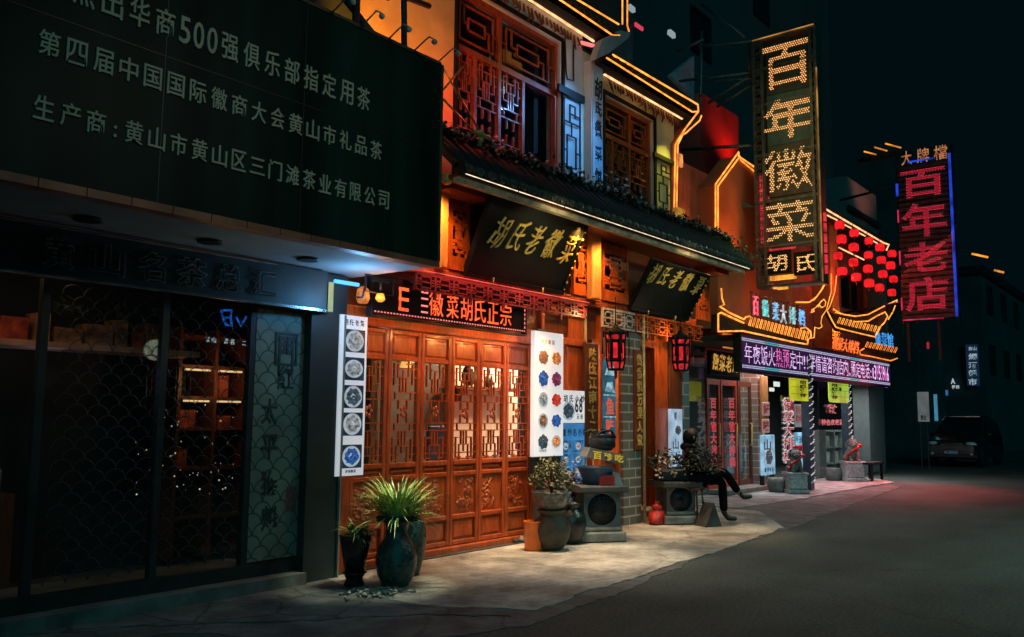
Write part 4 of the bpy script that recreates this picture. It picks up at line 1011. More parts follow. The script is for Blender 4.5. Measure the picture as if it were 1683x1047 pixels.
mb = MB(); mb.lathe((xk, 6.5, zk - .05), [(.03, 0), (.055, .02), (.06, .10), (.03, .13)], 12); mb.build('lamp_body', 'gold', sl); MB().tube([(xk, 6.5, zk + .05), (xk, 6.6, 4.3)], .012, 5).build('bracket', 'dark_iron', sl)
# ------------------------------------------------ posters; paper prints glow weakly to stand for light falling on them
PAPER = glow('glow_paper', (.62, .66, .72), .62, base=(.5, .52, .55)); PAPERB = glow('glow_paper_bright', (.70, .71, .74), .78, base=(.5, .5, .5)); PAPERBL = glow('blue_print', (.03, .24, .62), .55, .35, 5, base=(.1, .2, .35))
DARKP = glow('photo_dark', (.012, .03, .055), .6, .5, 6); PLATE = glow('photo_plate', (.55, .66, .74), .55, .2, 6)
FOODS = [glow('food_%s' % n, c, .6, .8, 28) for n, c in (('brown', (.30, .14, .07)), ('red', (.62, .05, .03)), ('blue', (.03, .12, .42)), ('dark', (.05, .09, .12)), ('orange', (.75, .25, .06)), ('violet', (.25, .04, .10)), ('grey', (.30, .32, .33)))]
def dish(fr, uc, vc, wd, ht, food, parent, dark=True, rg=random.Random(9), plate=True, name='dish_photo'):
    mb = MB()
    if dark: mb.box(fr, uc - wd / 2, uc + wd / 2, vc - ht / 2, vc + ht / 2, .001, .003); o = mb.build(name, DARKP, parent)
    else: o = None
    sq = rg.uniform(.75, .95); ra = min(wd, ht * 1.1) * .46
    E = lambda s, k=22, wob=0: [(uc + ra * s * math.cos(6.283 * i / k) * (1 + wob * math.sin(i * 2.7 + uc * 40)), vc + ra * s * sq * math.sin(6.283 * i / k) * (1 + wob * math.cos(i * 1.9 + vc * 31))) for i in range(k)]
    if plate:
        p = MB().prism(fr, E(1), .003, .0055)
        if o is None: o = p.build(name, PLATE, parent)
        else: p.build('plate', PLATE, o)
    fd = MB().prism(fr, E(.76 if plate else 1, 22, .14), .0055, .008)
    for q in range(7):
        a = rg.uniform(0, 6.28); d = rg.uniform(0, .5) * ra; fd.ball(fr(uc + d * math.cos(a), vc + d * sq * math.sin(a), .008), ra * rg.uniform(.1, .24), ra * .12, ra * rg.uniform(.1, .2), 7, 5, Fr((0, 0, 0), fr.u, fr.v, fr.n))
    if o is None: o = fd.build(name, FOODS[food], parent)
    else: fd.build('food', FOODS[food], o)
    if dark: MB().prism(fr, [(uc - ra * .35, vc), (uc - ra * .1, vc + ra * .3), (uc + ra * .3, vc + ra * .1), (uc + ra * .1, vc - ra * .2)], .0082, .009).build('garnish', PLATE, o)
Y1 = 6.76
a, b, c, d = R(558, 603, 516, 783, Y1)
a = P(556, 650, Y1)[0]; b = P(601, 650, Y1)[0]
p1 = thing('menu_poster', 'tall grey white poster with five dish photos on the dark pillar', 'poster', ((a + b) / 2, Y1, c))
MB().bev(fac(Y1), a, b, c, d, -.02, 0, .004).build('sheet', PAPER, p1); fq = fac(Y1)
for i, yc in enumerate((560, 606, 652, 697, 750)): dish(fq, (a + b) / 2 + .01, P(578, yc, Y1)[1], (b - a) * .76, .232, (6, 6, 3, 6, 2)[i], p1, rg=random.Random(20 + i))
mb = MB()
for i, ch in enumerate('胡氏老菜'): put(mb, ch, fq, a + .05 + i * .07, a + .10 + i * .07, d - .1, d - .04, .001, .002, wob=.004)
row(mb, '砂锅徽菜', fq, a + .12, c + .03, .03, .03, .035, .001, th=.002); mb.build('lettering', 'ink', p1)
Y2 = 6.66
a, b = P(879, 650, Y2)[0], P(926, 650, Y2)[0]; c, d = P(879, 751, Y2)[1], P(879, 543, Y2)[1]
p2 = thing('menu_poster', 'tall white lightbox poster with ten small dishes beside the last lattice door', 'poster', ((a + b) / 2, Y2, c))
MB().bev(fac(Y2), a, b, c, d, -.07, 0, .006).build('lightbox', PAPERB, p2); fq = fac(Y2)
for j in range(5):
    for i in range(2):
        k = j * 2 + i
        dish(fq, a + (b - a) * (.28 + .46 * i), P(900, 588 + j * 34.5, Y2)[1], (b - a) * .36, .22, (0, 4, 2, 5, 6, 1, 0, 2, 3, 4)[k], p2, dark=False, plate=(k in (4, 6, 9)), rg=random.Random(50 + k), name='dish_photo')
mb = MB(); row(mb, '胡氏徽菜', fq, a + .12, d - .16, .06, .06, .08, .001, th=.002); row(mb, '欢迎品尝', fq, a + .1, c + .06, .03, .03, .04, .001, th=.002); mb.build('lettering', mat('pale_print', (.3, .3, .32)), p2)
MB().box(fac(Y2), a - .03, b - .04, P(879, 790, Y2)[1], c - .004, -.08, -.01).build('base_box', 'black_plastic', p2)
Y3 = 6.84
a, b = P(922, 660, Y3)[0], P(961, 660, Y3)[0]; c, d = P(922, 695, Y3)[1], P(922, 641, Y3)[1]
p3 = thing('price_poster', 'white poster with a round dish and the price 68 above the blue poster', 'poster', ((a + b) / 2, Y3, c))
MB().bev(fac(Y3), a, b, c, d, -.02, 0, .004).build('sheet', PAPERB, p3); fq = fac(Y3)
dish(fq, a + (b - a) * .3, (c + d) / 2 - .06, (b - a) * .6, .42, 3, p3, dark=False, rg=random.Random(71))
mb = MB(); row(mb, '胡氏小炒', fq, a + .06, d - .16, .09, .1, (b - a) * .24, .001, th=.003); row(mb, '68', fq, b - .24, (c + d) / 2 - .08, .08, .2, .10, .001, th=.003, bold=.02); row(mb, '元份', fq, b - .2, c + .05, .06, .07, .09, .001, th=.003); mb.build('lettering', 'ink', p3)
c2, d2 = P(918, 835, Y3)[1], c - .01
p4 = thing('menu_poster', 'blue poster with a grid of ten dish photos below the price poster', 'poster', ((a + b) / 2, Y3, c2))
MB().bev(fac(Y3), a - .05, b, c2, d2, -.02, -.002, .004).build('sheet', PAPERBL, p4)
mb = MB(); row(mb, '徽州名小吃', fq, a + .03, d2 - .17, .09, .1, .125, .0, th=.002); mb.build('lettering', 'ink', p4)
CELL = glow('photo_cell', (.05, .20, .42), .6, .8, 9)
hh = (d2 - .22 - c2) / 5
for j in range(5):
    for i in range(2):
        k = j * 2 + i; uc = a - .05 + (b - a + .05) * (.26 + .48 * i); vc = d2 - .22 - hh * (j + .5)
        o = MB().box(fq, uc - (b - a) * .22, uc + (b - a) * .22, vc - hh * .45, vc + hh * .45, .0, .002).build('dish_photo', CELL, p4)
        rgk = random.Random(80 + k); ra = hh * .36; mb = MB()
        mb.prism(fq, [(uc + ra * math.cos(q * .45) * rgk.uniform(.8, 1.1), vc + ra * .8 * math.sin(q * .45) * rgk.uniform(.8, 1.1)) for q in range(14)], .002, .004); mb.build('plate', PLATE, o)
        mb = MB()
        for q in range(6): mb.ball(fq(uc + rgk.uniform(-.5, .5) * ra, vc + rgk.uniform(-.4, .4) * ra, .004), ra * .25, ra * .1, ra * .2, 7, 5, Fr((0, 0, 0), fq.u, fq.v, fq.n))
        mb.build('food', FOODS[(2, 1, 3, 2, 6, 6, 2, 6, 3, 1)[k]], o)
a, b, c, d = R(992, 1012, 590, 722, 6.90)
p5 = thing('menu_poster', 'narrow blue green poster with red brush characters left of the brick pillar', 'poster', ((a + b) / 2, 6.9, c)); fq = fac(6.90)
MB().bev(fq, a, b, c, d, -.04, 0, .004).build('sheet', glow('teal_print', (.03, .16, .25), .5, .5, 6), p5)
hh = (d - c)
mb = MB(); mb.prism(fq, [(a + .03, c + hh * .80), (b - .03, c + hh * .80), (b - .05, c + hh * .93), (a + .1, c + hh * .9)], .001, .004); mb.prism(fq, [(a + .04, c + hh * .6), (b - .02, c + hh * .58), (b - .1, c + hh * .72), (a + .1, c + hh * .71)], .001, .004); mb.box(fq, a, b, c + hh * .54, c + hh * .56, .001, .004); mb.box(fq, a, b, c + hh * .27, c + hh * .285, .001, .004); mb.build('dish_photo', glow('pale_photo', (.35, .6, .72), .6, .6, 14), p5)
mb = MB(); put(mb, '鱼', fq, a + .06, b - .06, c + hh * .31, c + hh * .52, .002, .004, bold=.03); put(mb, '味', fq, a + .06, b - .06, c + hh * .06, c + hh * .26, .002, .004, bold=.03); mb.build('lettering', glow('red_print', (.75, .12, .06), .7), p5)
a, b, c, d = R(1101, 1122, 672, 768, 6.86)
p6 = thing('menu_poster', 'small blue white poster with a fish dish on the dark end post', 'poster', ((a + b) / 2, 6.86, c)); fq = fac(6.86); hh = d - c
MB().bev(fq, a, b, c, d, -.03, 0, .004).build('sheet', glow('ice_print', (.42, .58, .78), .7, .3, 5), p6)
mb = MB(); put(mb, '鲜', fq, a + .15, b - .2, c + hh * .8, c + hh * .95, .001, .004); put(mb, '山', fq, a + .1, b - .15, c + hh * .3, c + hh * .48, .001, .004); put(mb, '水', fq, a + .1, b - .1, c + hh * .05, c + hh * .25, .001, .004); mb.build('lettering', mat('navy_print', (.03, .08, .18)), p6)
dish(fq, (a + b) / 2 + .05, c + hh * .63, (b - a) * .8, hh * .26, 3, p6, dark=False, rg=random.Random(91))
dc = thing('door_sticker', 'small red and white character strip hanging on the entrance door', 'sticker', (P(1062, 700, 7.2)[0], 7.2, 1.3))
mb = MB(); a, b, c, d = R(1056, 1068, 660, 705, 7.28); MB().box(fac(7.28), a, b, c, d, 0, .004).build('sheet', 'white_paint', dc); column(mb, '福到', fac(7.28), a + .03, b - .03, d, c, .005, th=.003, bold=.03); mb.build('lettering', 'red_paint', dc)
# ------------------------------------------------ palace lanterns
def lantern(px, py, Y, lab):
    x, z = P(px, py, Y); k_ = .84
    t = thing('palace_lantern', lab, 'lantern', (x, Y, z - .33), 'black framed palace lanterns')
    mb = MB(); R6 = lambda r, zz, k=6, o=0: [(x + r * k_ * math.cos(math.pi / 3 * i + o), Y + r * k_ * math.sin(math.pi / 3 * i + o), z + (zz - z) * k_) for i in range(k)]
    for zz, r in ((z + .30, .17), (z + .17, .15), (z - .15, .15), (z - .30, .12)): mb.tube(R6(r, zz), .015, 5, closed=True)
    for i in range(6):
        A, B = R6(.15, z + .17)[i], R6(.15, z - .15)[i]; mb.tube([A, B], .013, 5); Cc = R6(.2, z + .33)[i]; mb.tube([R6(.17, z + .30)[i], Cc, (Cc[0] * 1.0, Cc[1], Cc[2] - .09)], .013, 5); mb.tube([A, R6(.17, z + .3)[i]], .01, 4); mb.tube([B, R6(.12, z - .3)[i]], .01, 4)
        mb.tube([R6(.215, z + .22)[i], R6(.215, z - .05)[i]], [.006, .012], 4)
    mb.lathe((x, Y, z + .30 * k_), [(.145, 0), (.125, .03), (.05, .07), (.02, .12)], 6); mb.tube([(x, Y, z + .36), (x, Y, z + .75)], .008, 4)
    mb.build('frame', 'black_wood', t)
    RL = glow('lantern_red', (.85, .015, .03), .75, .5, 10)
    for i in range(6):
        a0 = math.pi / 3 * i + .26; a1 = math.pi / 3 * (i + 1) - .26
        q = lambda r, a, zz: (x + r * k_ * math.cos(a), Y + r * k_ * math.sin(a), z + (zz - z) * k_)
        for r0_, z0_, r1_, z1_ in ((.138, z - .12, .138, z + .13), (.11, z - .27, .132, z - .18), (.14, z + .2, .155, z + .26)):
            MB().quad(q(r0_, a0, z0_), q(r0_, a1, z0_), q(r1_, a1, z1_), q(r1_, a0, z1_)).build('panel', RL, t)
        MB().quad(q(.134, math.pi / 3 * i + .02, z - .15), q(.134, math.pi / 3 * (i + 1) - .02, z - .15), q(.134, math.pi / 3 * (i + 1) - .02, z + .17), q(.134, math.pi / 3 * i + .02, z + .17)).build('side', 'black_wood', t)
    mb = MB()
    for i in range(6):
        p = R6(.215, z - .05)[i]; mb.tube([p, (p[0], p[1], p[2] - .12)], [.014, .006], 5)
    mb.tube([(x, Y, z - .25), (x, Y, z - .38)], [.03, .02], 6); mb.build('tassel', mat('dark_tassel', (.25, .03, .03), var=.4), t)
    lamp('POINT', 'lantern_light', (x, Y - .3, z - .1), 1.0, (1, .08, .06), size=.1)
lantern(1012, 577, 6.3, 'red palace lantern with black frame hanging before the brick pillar')
lantern(1119, 582, 6.3, 'red palace lantern with black frame hanging right of the entrance')
# flowers and foliage along the awning
def tuft(name, c, n, r, h, lab, group=None, m='leaf_dark', fl=0, cat='plant'):
    rg = random.Random(int(c[0] * 100)); t = thing(name, lab, cat, c, group); mb = MB(); mf = MB()
    for i in range(n):
        p = Vector(c) + Vector((rg.gauss(0, r), rg.gauss(0, r * .5), abs(rg.gauss(0, h)))); d = Vector((rg.gauss(0, 1), rg.gauss(0, 1), rg.uniform(-.2, 1))).normalized() * rg.uniform(.04, .1); q = d.cross(Vector((rg.gauss(0, 1), rg.gauss(0, 1), rg.gauss(0, 1)))).normalized() * .018
        mb.add([p, p + d * .5 + q, p + d, p + d * .5 - q], [(0, 1, 2, 3)])
    mb.build('leaves', m, t)
    if fl:
        for i in range(fl):
            p = Vector(c) + Vector((rg.gauss(0, r), -.05 + rg.gauss(0, r * .4), abs(rg.gauss(.06, h)))); mf.ball(p, .022, n=6, k=4)
        mf.build('flowers', 'petal', t)
    return t
for i, (px, py) in enumerate(((798, 238), (812, 245), (828, 250), (870, 262), (893, 270), (946, 286))):
    x, z = P(px, py, 6.75); tuft('flower_plant', (x, 6.75, z - .12), 60, .12, .09, ('small flowering plant with pale blossoms on the awning ridge, %s' % ('leftmost under brass fittings', 'second from the left', 'below the red window', 'below the dark sash', 'between sash and wall', 'at the pale wall')[i]), 'flowering plants on the awning ridge', fl=6)
for i, (px, py) in enumerate(((1005, 300), (1020, 312))):
    x, z = P(px, py, 6.75); tuft('flower_plant', (x, 6.75, z - .1), 70, .16, .1, ('small flowering plant on the awning ridge under the blue lit board', 'small flowering plant on the awning ridge under the right upstairs window')[i], 'flowering plants on the awning ridge', fl=6)
mb = MB(); mf = MB(); rg = random.Random(77)
for i in range(2600):
    u = rg.random(); x = xr0 + .1 + (xr1 - xr0 - .2) * u; ph = .5 + .5 * math.sin(x * 5.1) * math.sin(x * 1.7 + 1)
    p = Vector((x, ye2 - .08 + rg.gauss(0, .07), ze2 + .01 + abs(rg.gauss(0, .03 + .06 * ph)) - abs(rg.gauss(0, .06)))); d = Vector((rg.gauss(0, 1), rg.gauss(0, 1), rg.uniform(-.6, 1))).normalized() * rg.uniform(.04, .1); q = d.cross(Vector((rg.gauss(0, 1), rg.gauss(0, 1), rg.gauss(0, 1)))).normalized() * .02
    mb.add([p, p + d * .5 + q, p + d, p + d * .5 - q], [(0, 1, 2, 3)])
ivy = mb.build('ivy', mat('dark_ivy', (.014, .026, .016), rough=.5, var=.6, scale=14), kind='stuff')
x, z = P(1195, 415, 6.7); tuft('trailing_plant', (x, 6.6, z - .25), 420, .42, .2, 'green trailing plant spilling over the right end of the tiled awning', None, 'leaf')
lamp('POINT', 'awning_plant_fill', (14.5, 5.9, 5.0), 9, (.6, 1, .45), size=.05)  # added green fill, standing in for the eave strip's light on the plant

# ================================================================== SECOND RESTAURANT (right of the timber one)
Y5, YC = 8.3, 7.0
b2 = thing('neon_restaurant', 'red lit restaurant with glass doors and neon roof outlines beyond the timber one', 'building', (20, 8.4, 0))
X0, X1 = 13.74, 29.5
fb = fac(Y5)
dx0, dx1 = P(1163, 700, Y5)[0], P(1237, 700, Y5)[0]            # red framed door unit
px0, px1 = P(1238, 700, Y5)[0], P(1247, 700, Y5)[0]            # brick pier
mb = MB()
mb.wbox(X0, X1, 11.4, 11.6, 0, 6.7); mb.wbox(X0, X1, Y5 + .02, 11.4, 3.05, 3.2); mb.wbox(X1 - .2, X1, Y5 + .1, 11.4, 0, 6.7)
mb.wbox(X0, dx0, Y5 + .3, Y5 + .4, 0, .5); mb.wbox(X0, X1, Y5, 11.4, -.01, .06)
mb.build('wall', 'dark_wall', b2)
MB().wbox(px0, px1, Y5 - .12, Y5 + .3, .03, 3.1).build('brick_pier', bricks('pale_brick', (.34, .27, .21), (.6, .55, .5), .35, .16), b2)
xq = P(1331, 700, 7.2)[0]
mb = MB(); mb.box(fb, dx0 - .08, dx1, 3.0, 3.1, -.1, .02)
mb.build('door_head', mat('red_door_frame', (.45, .06, .03), rough=.4, var=.2), b2)
RDF = bpy.data.materials['red_door_frame']
zh = P(1165, 622, Y5)[1]
for i, (xa, xb) in enumerate(((1163, 1184), (1186, 1212), (1214, 1236))):
    a, b = P(xa, 700, Y5)[0], P(xb, 700, Y5)[0]; mb = MB(); frame(mb, fb, a, b, .12, zh, -.06, .0, .07, .12)
    o = mb.build('glass_door', RDF if i < 2 else 'wood_dark', b2); MB().box(fb, a + .07, b - .07, .24, zh - .12, -.035, -.028).build('pane', 'glass', o)
    MB().tube([fb(b - .12, 1.0, 0), fb(b - .12, 1.0, .05), fb(b - .12, 1.5, .05), fb(b - .12, 1.5, 0)], .014, 6).build('handle', 'gold', o)
mb = MB(); mb.wbox(dx0 - .1, px0, Y5 - .5, Y5, .04, .12); mb.build('threshold', 'stone', b2)
MB().box(fb, X0 + .1, dx0 - .02, .5, 2.9, -.03, -.02).build('side_window', 'glass_dark', b2)
for i, (xa, xb, s) in enumerate(((1168, 1178, '百年徽大排档'), (1198, 1208, '百年徽大排档'))):
    a, b, c, d = R(xa, xb, 653, 770, Y5 - .03); t = thing('door_banner', ('vertical red character strip on the left glass door leaf', 'vertical red character strip beside the yellow lit door leaf')[i], 'banner', ((a + b) / 2, Y5 - .03, c), 'red character strips on the glass doors')
    m1 = MB(); m2 = MB(); column(m1, s, fac(Y5 - .03), a + .02, b - .02, d, c, .004, gap=.16, th=.006, bold=.004); column(m2, s, fac(Y5 - .03), a, b, d, c, .0, gap=.1, th=.003, bold=.035)
    m2.build('outline', glow('pink_film', (.7, .35, .38), .3), t); m1.build('lettering', glow('red_film', (.75, .03, .06), .6), t)
# window bay between pier and corner post, with posters
fw_ = thing('window_poster', 'leaning blue poster with a round dish beside the pale brick pier', 'poster', (P(1264, 740, 7.9)[0], 7.9, .3))
a, b, c, d = R(1253, 1274, 715, 782, 7.9)
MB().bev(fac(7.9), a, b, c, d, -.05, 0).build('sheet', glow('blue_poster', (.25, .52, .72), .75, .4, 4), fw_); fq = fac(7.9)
dish(fq, (a + b) / 2, (c + d) / 2 - .05, (b - a) * .8, (d - c) * .55, 3, fw_, dark=False, rg=random.Random(5))
mb = MB(); put(mb, '山', fq, a + .1, b - .25, d - .35, d - .1, .002, .004); row(mb, '徽州味道', fq, a + .1, c + .07, .1, .1, .14, .002, th=.003); mb.build('lettering', 'ink', fw_)
for leg in (a + .05, b - .1): MB().wbox(leg, leg + .05, 7.9, 8.0, .045, c + .02).build('leg', 'dark_iron', fw_)
# two light string posts that carry the LED display
def light_post(px, Y, lab):
    x = P(px, 700, Y)[0]; t = thing('light_post', lab, 'post', (x, Y, .04), 'posts wound with white lights')
    MB().wbox(x - .1, x + .1, Y - .06, Y + .12, .04, 3.0).build('post', mat('dark_blue_post', (.03, .06, .09), rough=.4), t)
    mb = MB(); z = .2
    while z < 2.95: mb.tube([(x - .11, Y - .07, z), (x, Y - .075, z + .03), (x + .11, Y - .07, z + .06)], .012, 5); mb.ball((x + .07, Y - .09, z + .1), .018, n=6, k=4); z += .17
    mb.build('light_string', glow('cool_string', (.65, .75, .8), .5, .6, 9), t); return t
light_post(1329, 7.05, 'post wound with white lights at the near end of the forecourt'); light_post(1393, 7.5, 'post wound with dim lights behind the far stone lion')
mb = MB(); z = .3; xA = P(1252, 700, Y5 - .1)[0]
while z < 3.0: mb.ball((xA, Y5 - .15, z), .022, n=6, k=4); mb.tube([(xA, Y5 - .15, z), (xA, Y5 - .15, z + .1)], .007, 4); z += .11
o = mb.build('light_string', glow('warm_string', (.9, .75, .55), .7, .6, 9), label='string of small white lights running down beside the pale brick pier', cat='light string')
# couplets and vertical banner
t = thing('couplet_board', 'orange timber board with a red character strip beside the blue window poster', 'sign board', (P(1262, 680, 8.0)[0], 8.0, 1.0))
a, b, c, d = R(1253, 1263, 618, 712, 8.05); MB().bev(fac(8.05), a, b, c, d, -.05, 0).build('board', 'wood_light', t)
mb = MB(); m2 = MB()
for k, ch in enumerate('好味'): q = R(1254, 1264, 663 + 28 * k, 681 + 28 * k, 8.02); put(mb, ch, fac(8.02), q[0], q[1], q[2], q[3], .004, .004, bold=.03); m2.bev(fac(8.02), q[0] - .03, q[1] + .03, q[2] - .03, q[3] + .03, -.01, .003)
m2.build('sheet', glow('pink_sheet', (.7, .45, .45), .3), t); mb.build('lettering', 'red_paint', t)
vb = thing('vertical_banner', 'large vertical red characters outlined in white beside the yellow hanging sign', 'banner', (P(1295, 700, 7.3)[0], 7.3, .5))
m1 = MB(); m2 = MB(); fq = fac(7.3)
for k, ch in enumerate('徽菜大排档'):
    q = R(1287, 1305, 655 + 21.4 * k, 674 + 21.4 * k, 7.3); put(m1, ch, fq, q[0], q[1], q[2], q[3], .006, .004, bold=.0); put(m2, ch, fq, q[0] - .03, q[1] + .03, q[2] - .03, q[3] + .03, .0, .003, bold=.04)
m2.build('outline', glow('white_edge', (.85, .72, .72), .65), vb); m1.build('lettering', glow('deep_red', (.55, .01, .04), .5), vb)
MB().box(fq, P(1285, 700, 7.3)[0], P(1308, 700, 7.3)[0], P(1290, 765, 7.3)[1], P(1290, 650, 7.3)[1], -.02, -.015).build('sheet', 'glass_dark', vb)
t = thing('notice', 'white notice with faint red print above the inner menu board', 'notice', (P(1314, 670, 7.9)[0], 7.9, 1.8))
a, b, c, d = R(1306, 1324, 664, 702, 7.9); MB().box(fac(7.9), a, b, c, d, -.02, 0).build('sheet', glow('grey_sheet', (.4, .42, .4), .3), t); mb = MB(); column(mb, '招牌', fac(7.9), a + .05, b - .2, d - .03, c + .1, .002, th=.003); mb.build('lettering', 'red_paint', t)
t = thing('menu_board', 'bright blue white menu board standing behind the near stone lion', 'menu board', (P(1320, 720, 7.7)[0], 7.7, .5))
a, b, c, d = R(1307, 1332, 711, 775, 7.7); MB().bev(fac(7.7), a, b, c, d, -.04, 0).build('board', glow('cyan_board', (.2, .55, .8), .8, .6, 4), t); mb = MB(); row(mb, '今日特价', fac(7.7), a + .08, d - .25, .12, .16, .17, .002, th=.003); row(mb, '欢迎', fac(7.7), a + .15, d - .55, .2, .2, .25, .002, th=.003); mb.build('lettering', 'ink', t)
# far shop window text and goods
t = thing('window_writing', 'red and white writing on the far glass bay under the second yellow sign', 'window sign', (P(1367, 680, 7.9)[0], 7.9, 1.6))
mb = MB(); q = R(1359, 1376, 664, 679, 7.9); put(mb, '徽', fac(7.9), q[0], q[1], q[2], q[3], 0, .004, bold=.05); textrow(mb, '特色农家菜', fac(7.9), P(1350, 690, 7.9)[0], P(1386, 690, 7.9)[0], P(1350, 699, 7.9)[1], P(1350, 689, 7.9)[1], 0, gap=.05, th=.004, bold=.03)
mb.build('lettering', glow('rose_print', (.75, .18, .2), .7), t)
MB().box(fac(7.95), P(1345, 690, 7.95)[0], P(1390, 690, 7.95)[0], .1, 2.95, 0, .01).build('pane', 'glass_dark', t)
# goods glimpsed inside
def clutter(name, lab, cat, x0, x1, y0, y1, z0, z1, n, seed, m, sz):
    rg = random.Random(seed); mb = MB()
    for i in range(n):
        x, y, z = rg.uniform(x0, x1), rg.uniform(y0, y1), rg.uniform(z0, z1); s = rg.uniform(*sz); mb.bev(Fr((x, y, z), (1, rg.uniform(-.3, .3), 0), (0, 0, 1)), -s, s, -s * .6, s * .6, 0, s)
    return mb.build(name, m, label=lab, cat=cat)
sh = thing('tank_rack', 'rack of pale seafood tanks inside the far glass bay', 'rack', (P(1368, 750, 8.6)[0], 8.6, .06))
xa, xb = P(1345, 740, 8.6)[0], P(1400, 740, 8.6)[0]
mb = MB()
for z in (.35, .8, 1.25): mb.wbox(xa, xb, 8.4, 8.9, z, z + .04)
for i in range(5): mb.wbox(xa + (xb - xa) * i / 4 - .03, xa + (xb - xa) * i / 4 + .03, 8.38, 8.9, .06, 1.3)
mb.build('frame', 'grey_paint', sh); mb = MB(); rg = random.Random(2)
for z in (.39, .84):
    for i in range(4): mb.wbox(xa + (xb - xa) * i / 4 + .1, xa + (xb - xa) * (i + 1) / 4 - .1, 8.5, 8.8, z, z + .3)
mb.build('tanks', glow('tank_glow', (.4, .42, .36), .35, .8, 4), sh)
cp = thing('inner_lamp', 'small square white lamps glowing inside the glass bay beside the yellow sign', 'lamp', (P(1278, 635, 9.5)[0], 9.5, 2.5))
mb = MB()
for xx, yy, s in ((1278, 631, 4), (1270, 640, 3)): q = R(xx - s, xx + s, yy - s, yy + s, 9.5); mb.bev(fac(9.5), q[0], q[1], q[2], q[3], -.05, 0)
mb.build('diffuser', glow('white_lamp', (.75, .85, .82), .9), cp)
lamp('AREA', 'hall_light', (19.2, 9.6, 2.95), 60, (.75, .9, .85), target=(19.2, 9.6, 0), size=3, sy=1.5)
lamp('AREA', 'forecourt_light', (20.8, 7.8, 2.9), 55, (1, .88, .90), target=(20.8, 7.75, 0), size=5, sy=.3)
for x_ in (18.6, 21.4, 24.2): lamp('SPOT', 'canopy_light', (x_, 7.5, 2.95), 190, (1, .86, .88), target=(x_, 7.1, 0), size=.1, cone=76, blend=1)
lamp('AREA', 'far_bay_light', (25.2, 7.6, 2.5), 90, (.85, .92, .9), target=(25.3, 7.6, 0), size=4, sy=.4)
lamp('POINT', 'door_glow', (19.0, 8.1, 2.85), 7, (1, .1, .05), size=.1)
# name board above the door
nb = thing('name_plaque', 'dark angled plaque with four gilt characters over the red framed glass doors', 'sign board', (P(1188, 600, 7.8)[0], 7.8, 2.9))
a, b, c, d = R(1168, 1216, 575, 615, 7.8); fq = fac(7.8); MB().bev(fq, a, b, c, d, -.08, 0).build('board', 'black_wood', nb); mb = MB()
for k, ch in enumerate('徽菜老店'): q = R(1171 + k * 11, 1181 + k * 10.5, 581 + k * 1.5, 608 + k * 1.5, 7.79); put(mb, ch, fq, q[0], q[1], q[2], q[3], .012, .01, bold=.02, shear=.2, wob=.012)
mb.build('lettering', glow('gilt_lit', (.8, .42, .08), .55, .6, 14), nb)
MB().wbox(P(1191, 560, 7.9)[0], P(1214, 560, 7.9)[0], 7.9, 7.95, P(1195, 572, 7.9)[1], P(1195, 548, 7.9)[1]).build('light_box', glow('amber_box', (.8, .3, .04), .75, .3, 3), label='amber lit panel above the gilt plaque under the neon roof', cat='light box')
# purple LED display
yL = YC
lx0, lx1 = P(1218, 580, yL)[0], P(1463, 612, yL)[0]; lz0, lz1 = P(1219, 607, yL)[1], P(1219, 551, yL)[1]
led2 = thing('led_display', 'long purple LED display with white dot characters across the forecourt', 'LED sign', ((lx0 + lx1) / 2, yL, lz0)); fq = fac(yL)
MB().box(fq, lx0, lx1, lz0, lz1, -.12, 0).build('screen', glow('led_purple', (.035, .012, .075), .5, .3, 3), led2)
mb = MB(); frame(mb, fq, lx0 - .05, lx1 + .05, lz0 - .05, lz1 + .05, -.14, .02, .05); mb.build('frame', 'dark_iron', led2)
txt = '年夜饭火热预定中!!详情请咨询店内,预定电话:13955966'
m1 = MB(); m2 = MB(); wts = [.5 if c in '!,:0123456789' else 1 for c in txt]; tot = sum(wts); u = lx0 + .15; sc_ = (lx1 - lx0 - .3) / tot
for k, (ch, g) in enumerate(zip(txt, wts)):
    tgt = m2 if (3 < k < 6 or k > 24 and k % 2) else m1
    dotted(tgt, ch, fq, u + .01, u + sc_ * g - .02, lz0 + .14, lz1 - .13, .002, 13 if g == 1 else 7, .0115, bold=.004, hexg=False, th=.008); u += sc_ * g
m1.build('lettering', glow('led_lilac', (.85, .55, .95), 1.5), led2); m2.build('lettering', glow('led_magenta', (.85, .15, .5), 1.4), led2)
m1 = MB(); m2 = MB(); k = 0; x = lx0 + .06
while x < lx1 - .04:
    for v in (lz0 + .05, lz0 + .085, lz1 - .05, lz1 - .085): bulb(m2 if (int(x * 1.3) % 7 == 1) else m1, fq, x, v, .002, .014, .008)
    x += .055
m1.build('border_lights', glow('led_white', (.6, .65, .85), 1.2), led2); m2.build('border_lights', glow('led_teal', (.1, .7, .7), 1.1), led2)
lamp('AREA', 'led_display_light', (lx0 + 3, yL - .1, (lz0 + lz1) / 2), 14, (.7, .5, 1), target=(lx0 + 3, 2, 0), size=8, sy=.4)
MB().wbox(lx0, lx1 + .4, yL + .13, Y5, lz1 - .1, lz1 + .02).build('canopy', 'dark_wall', b2)
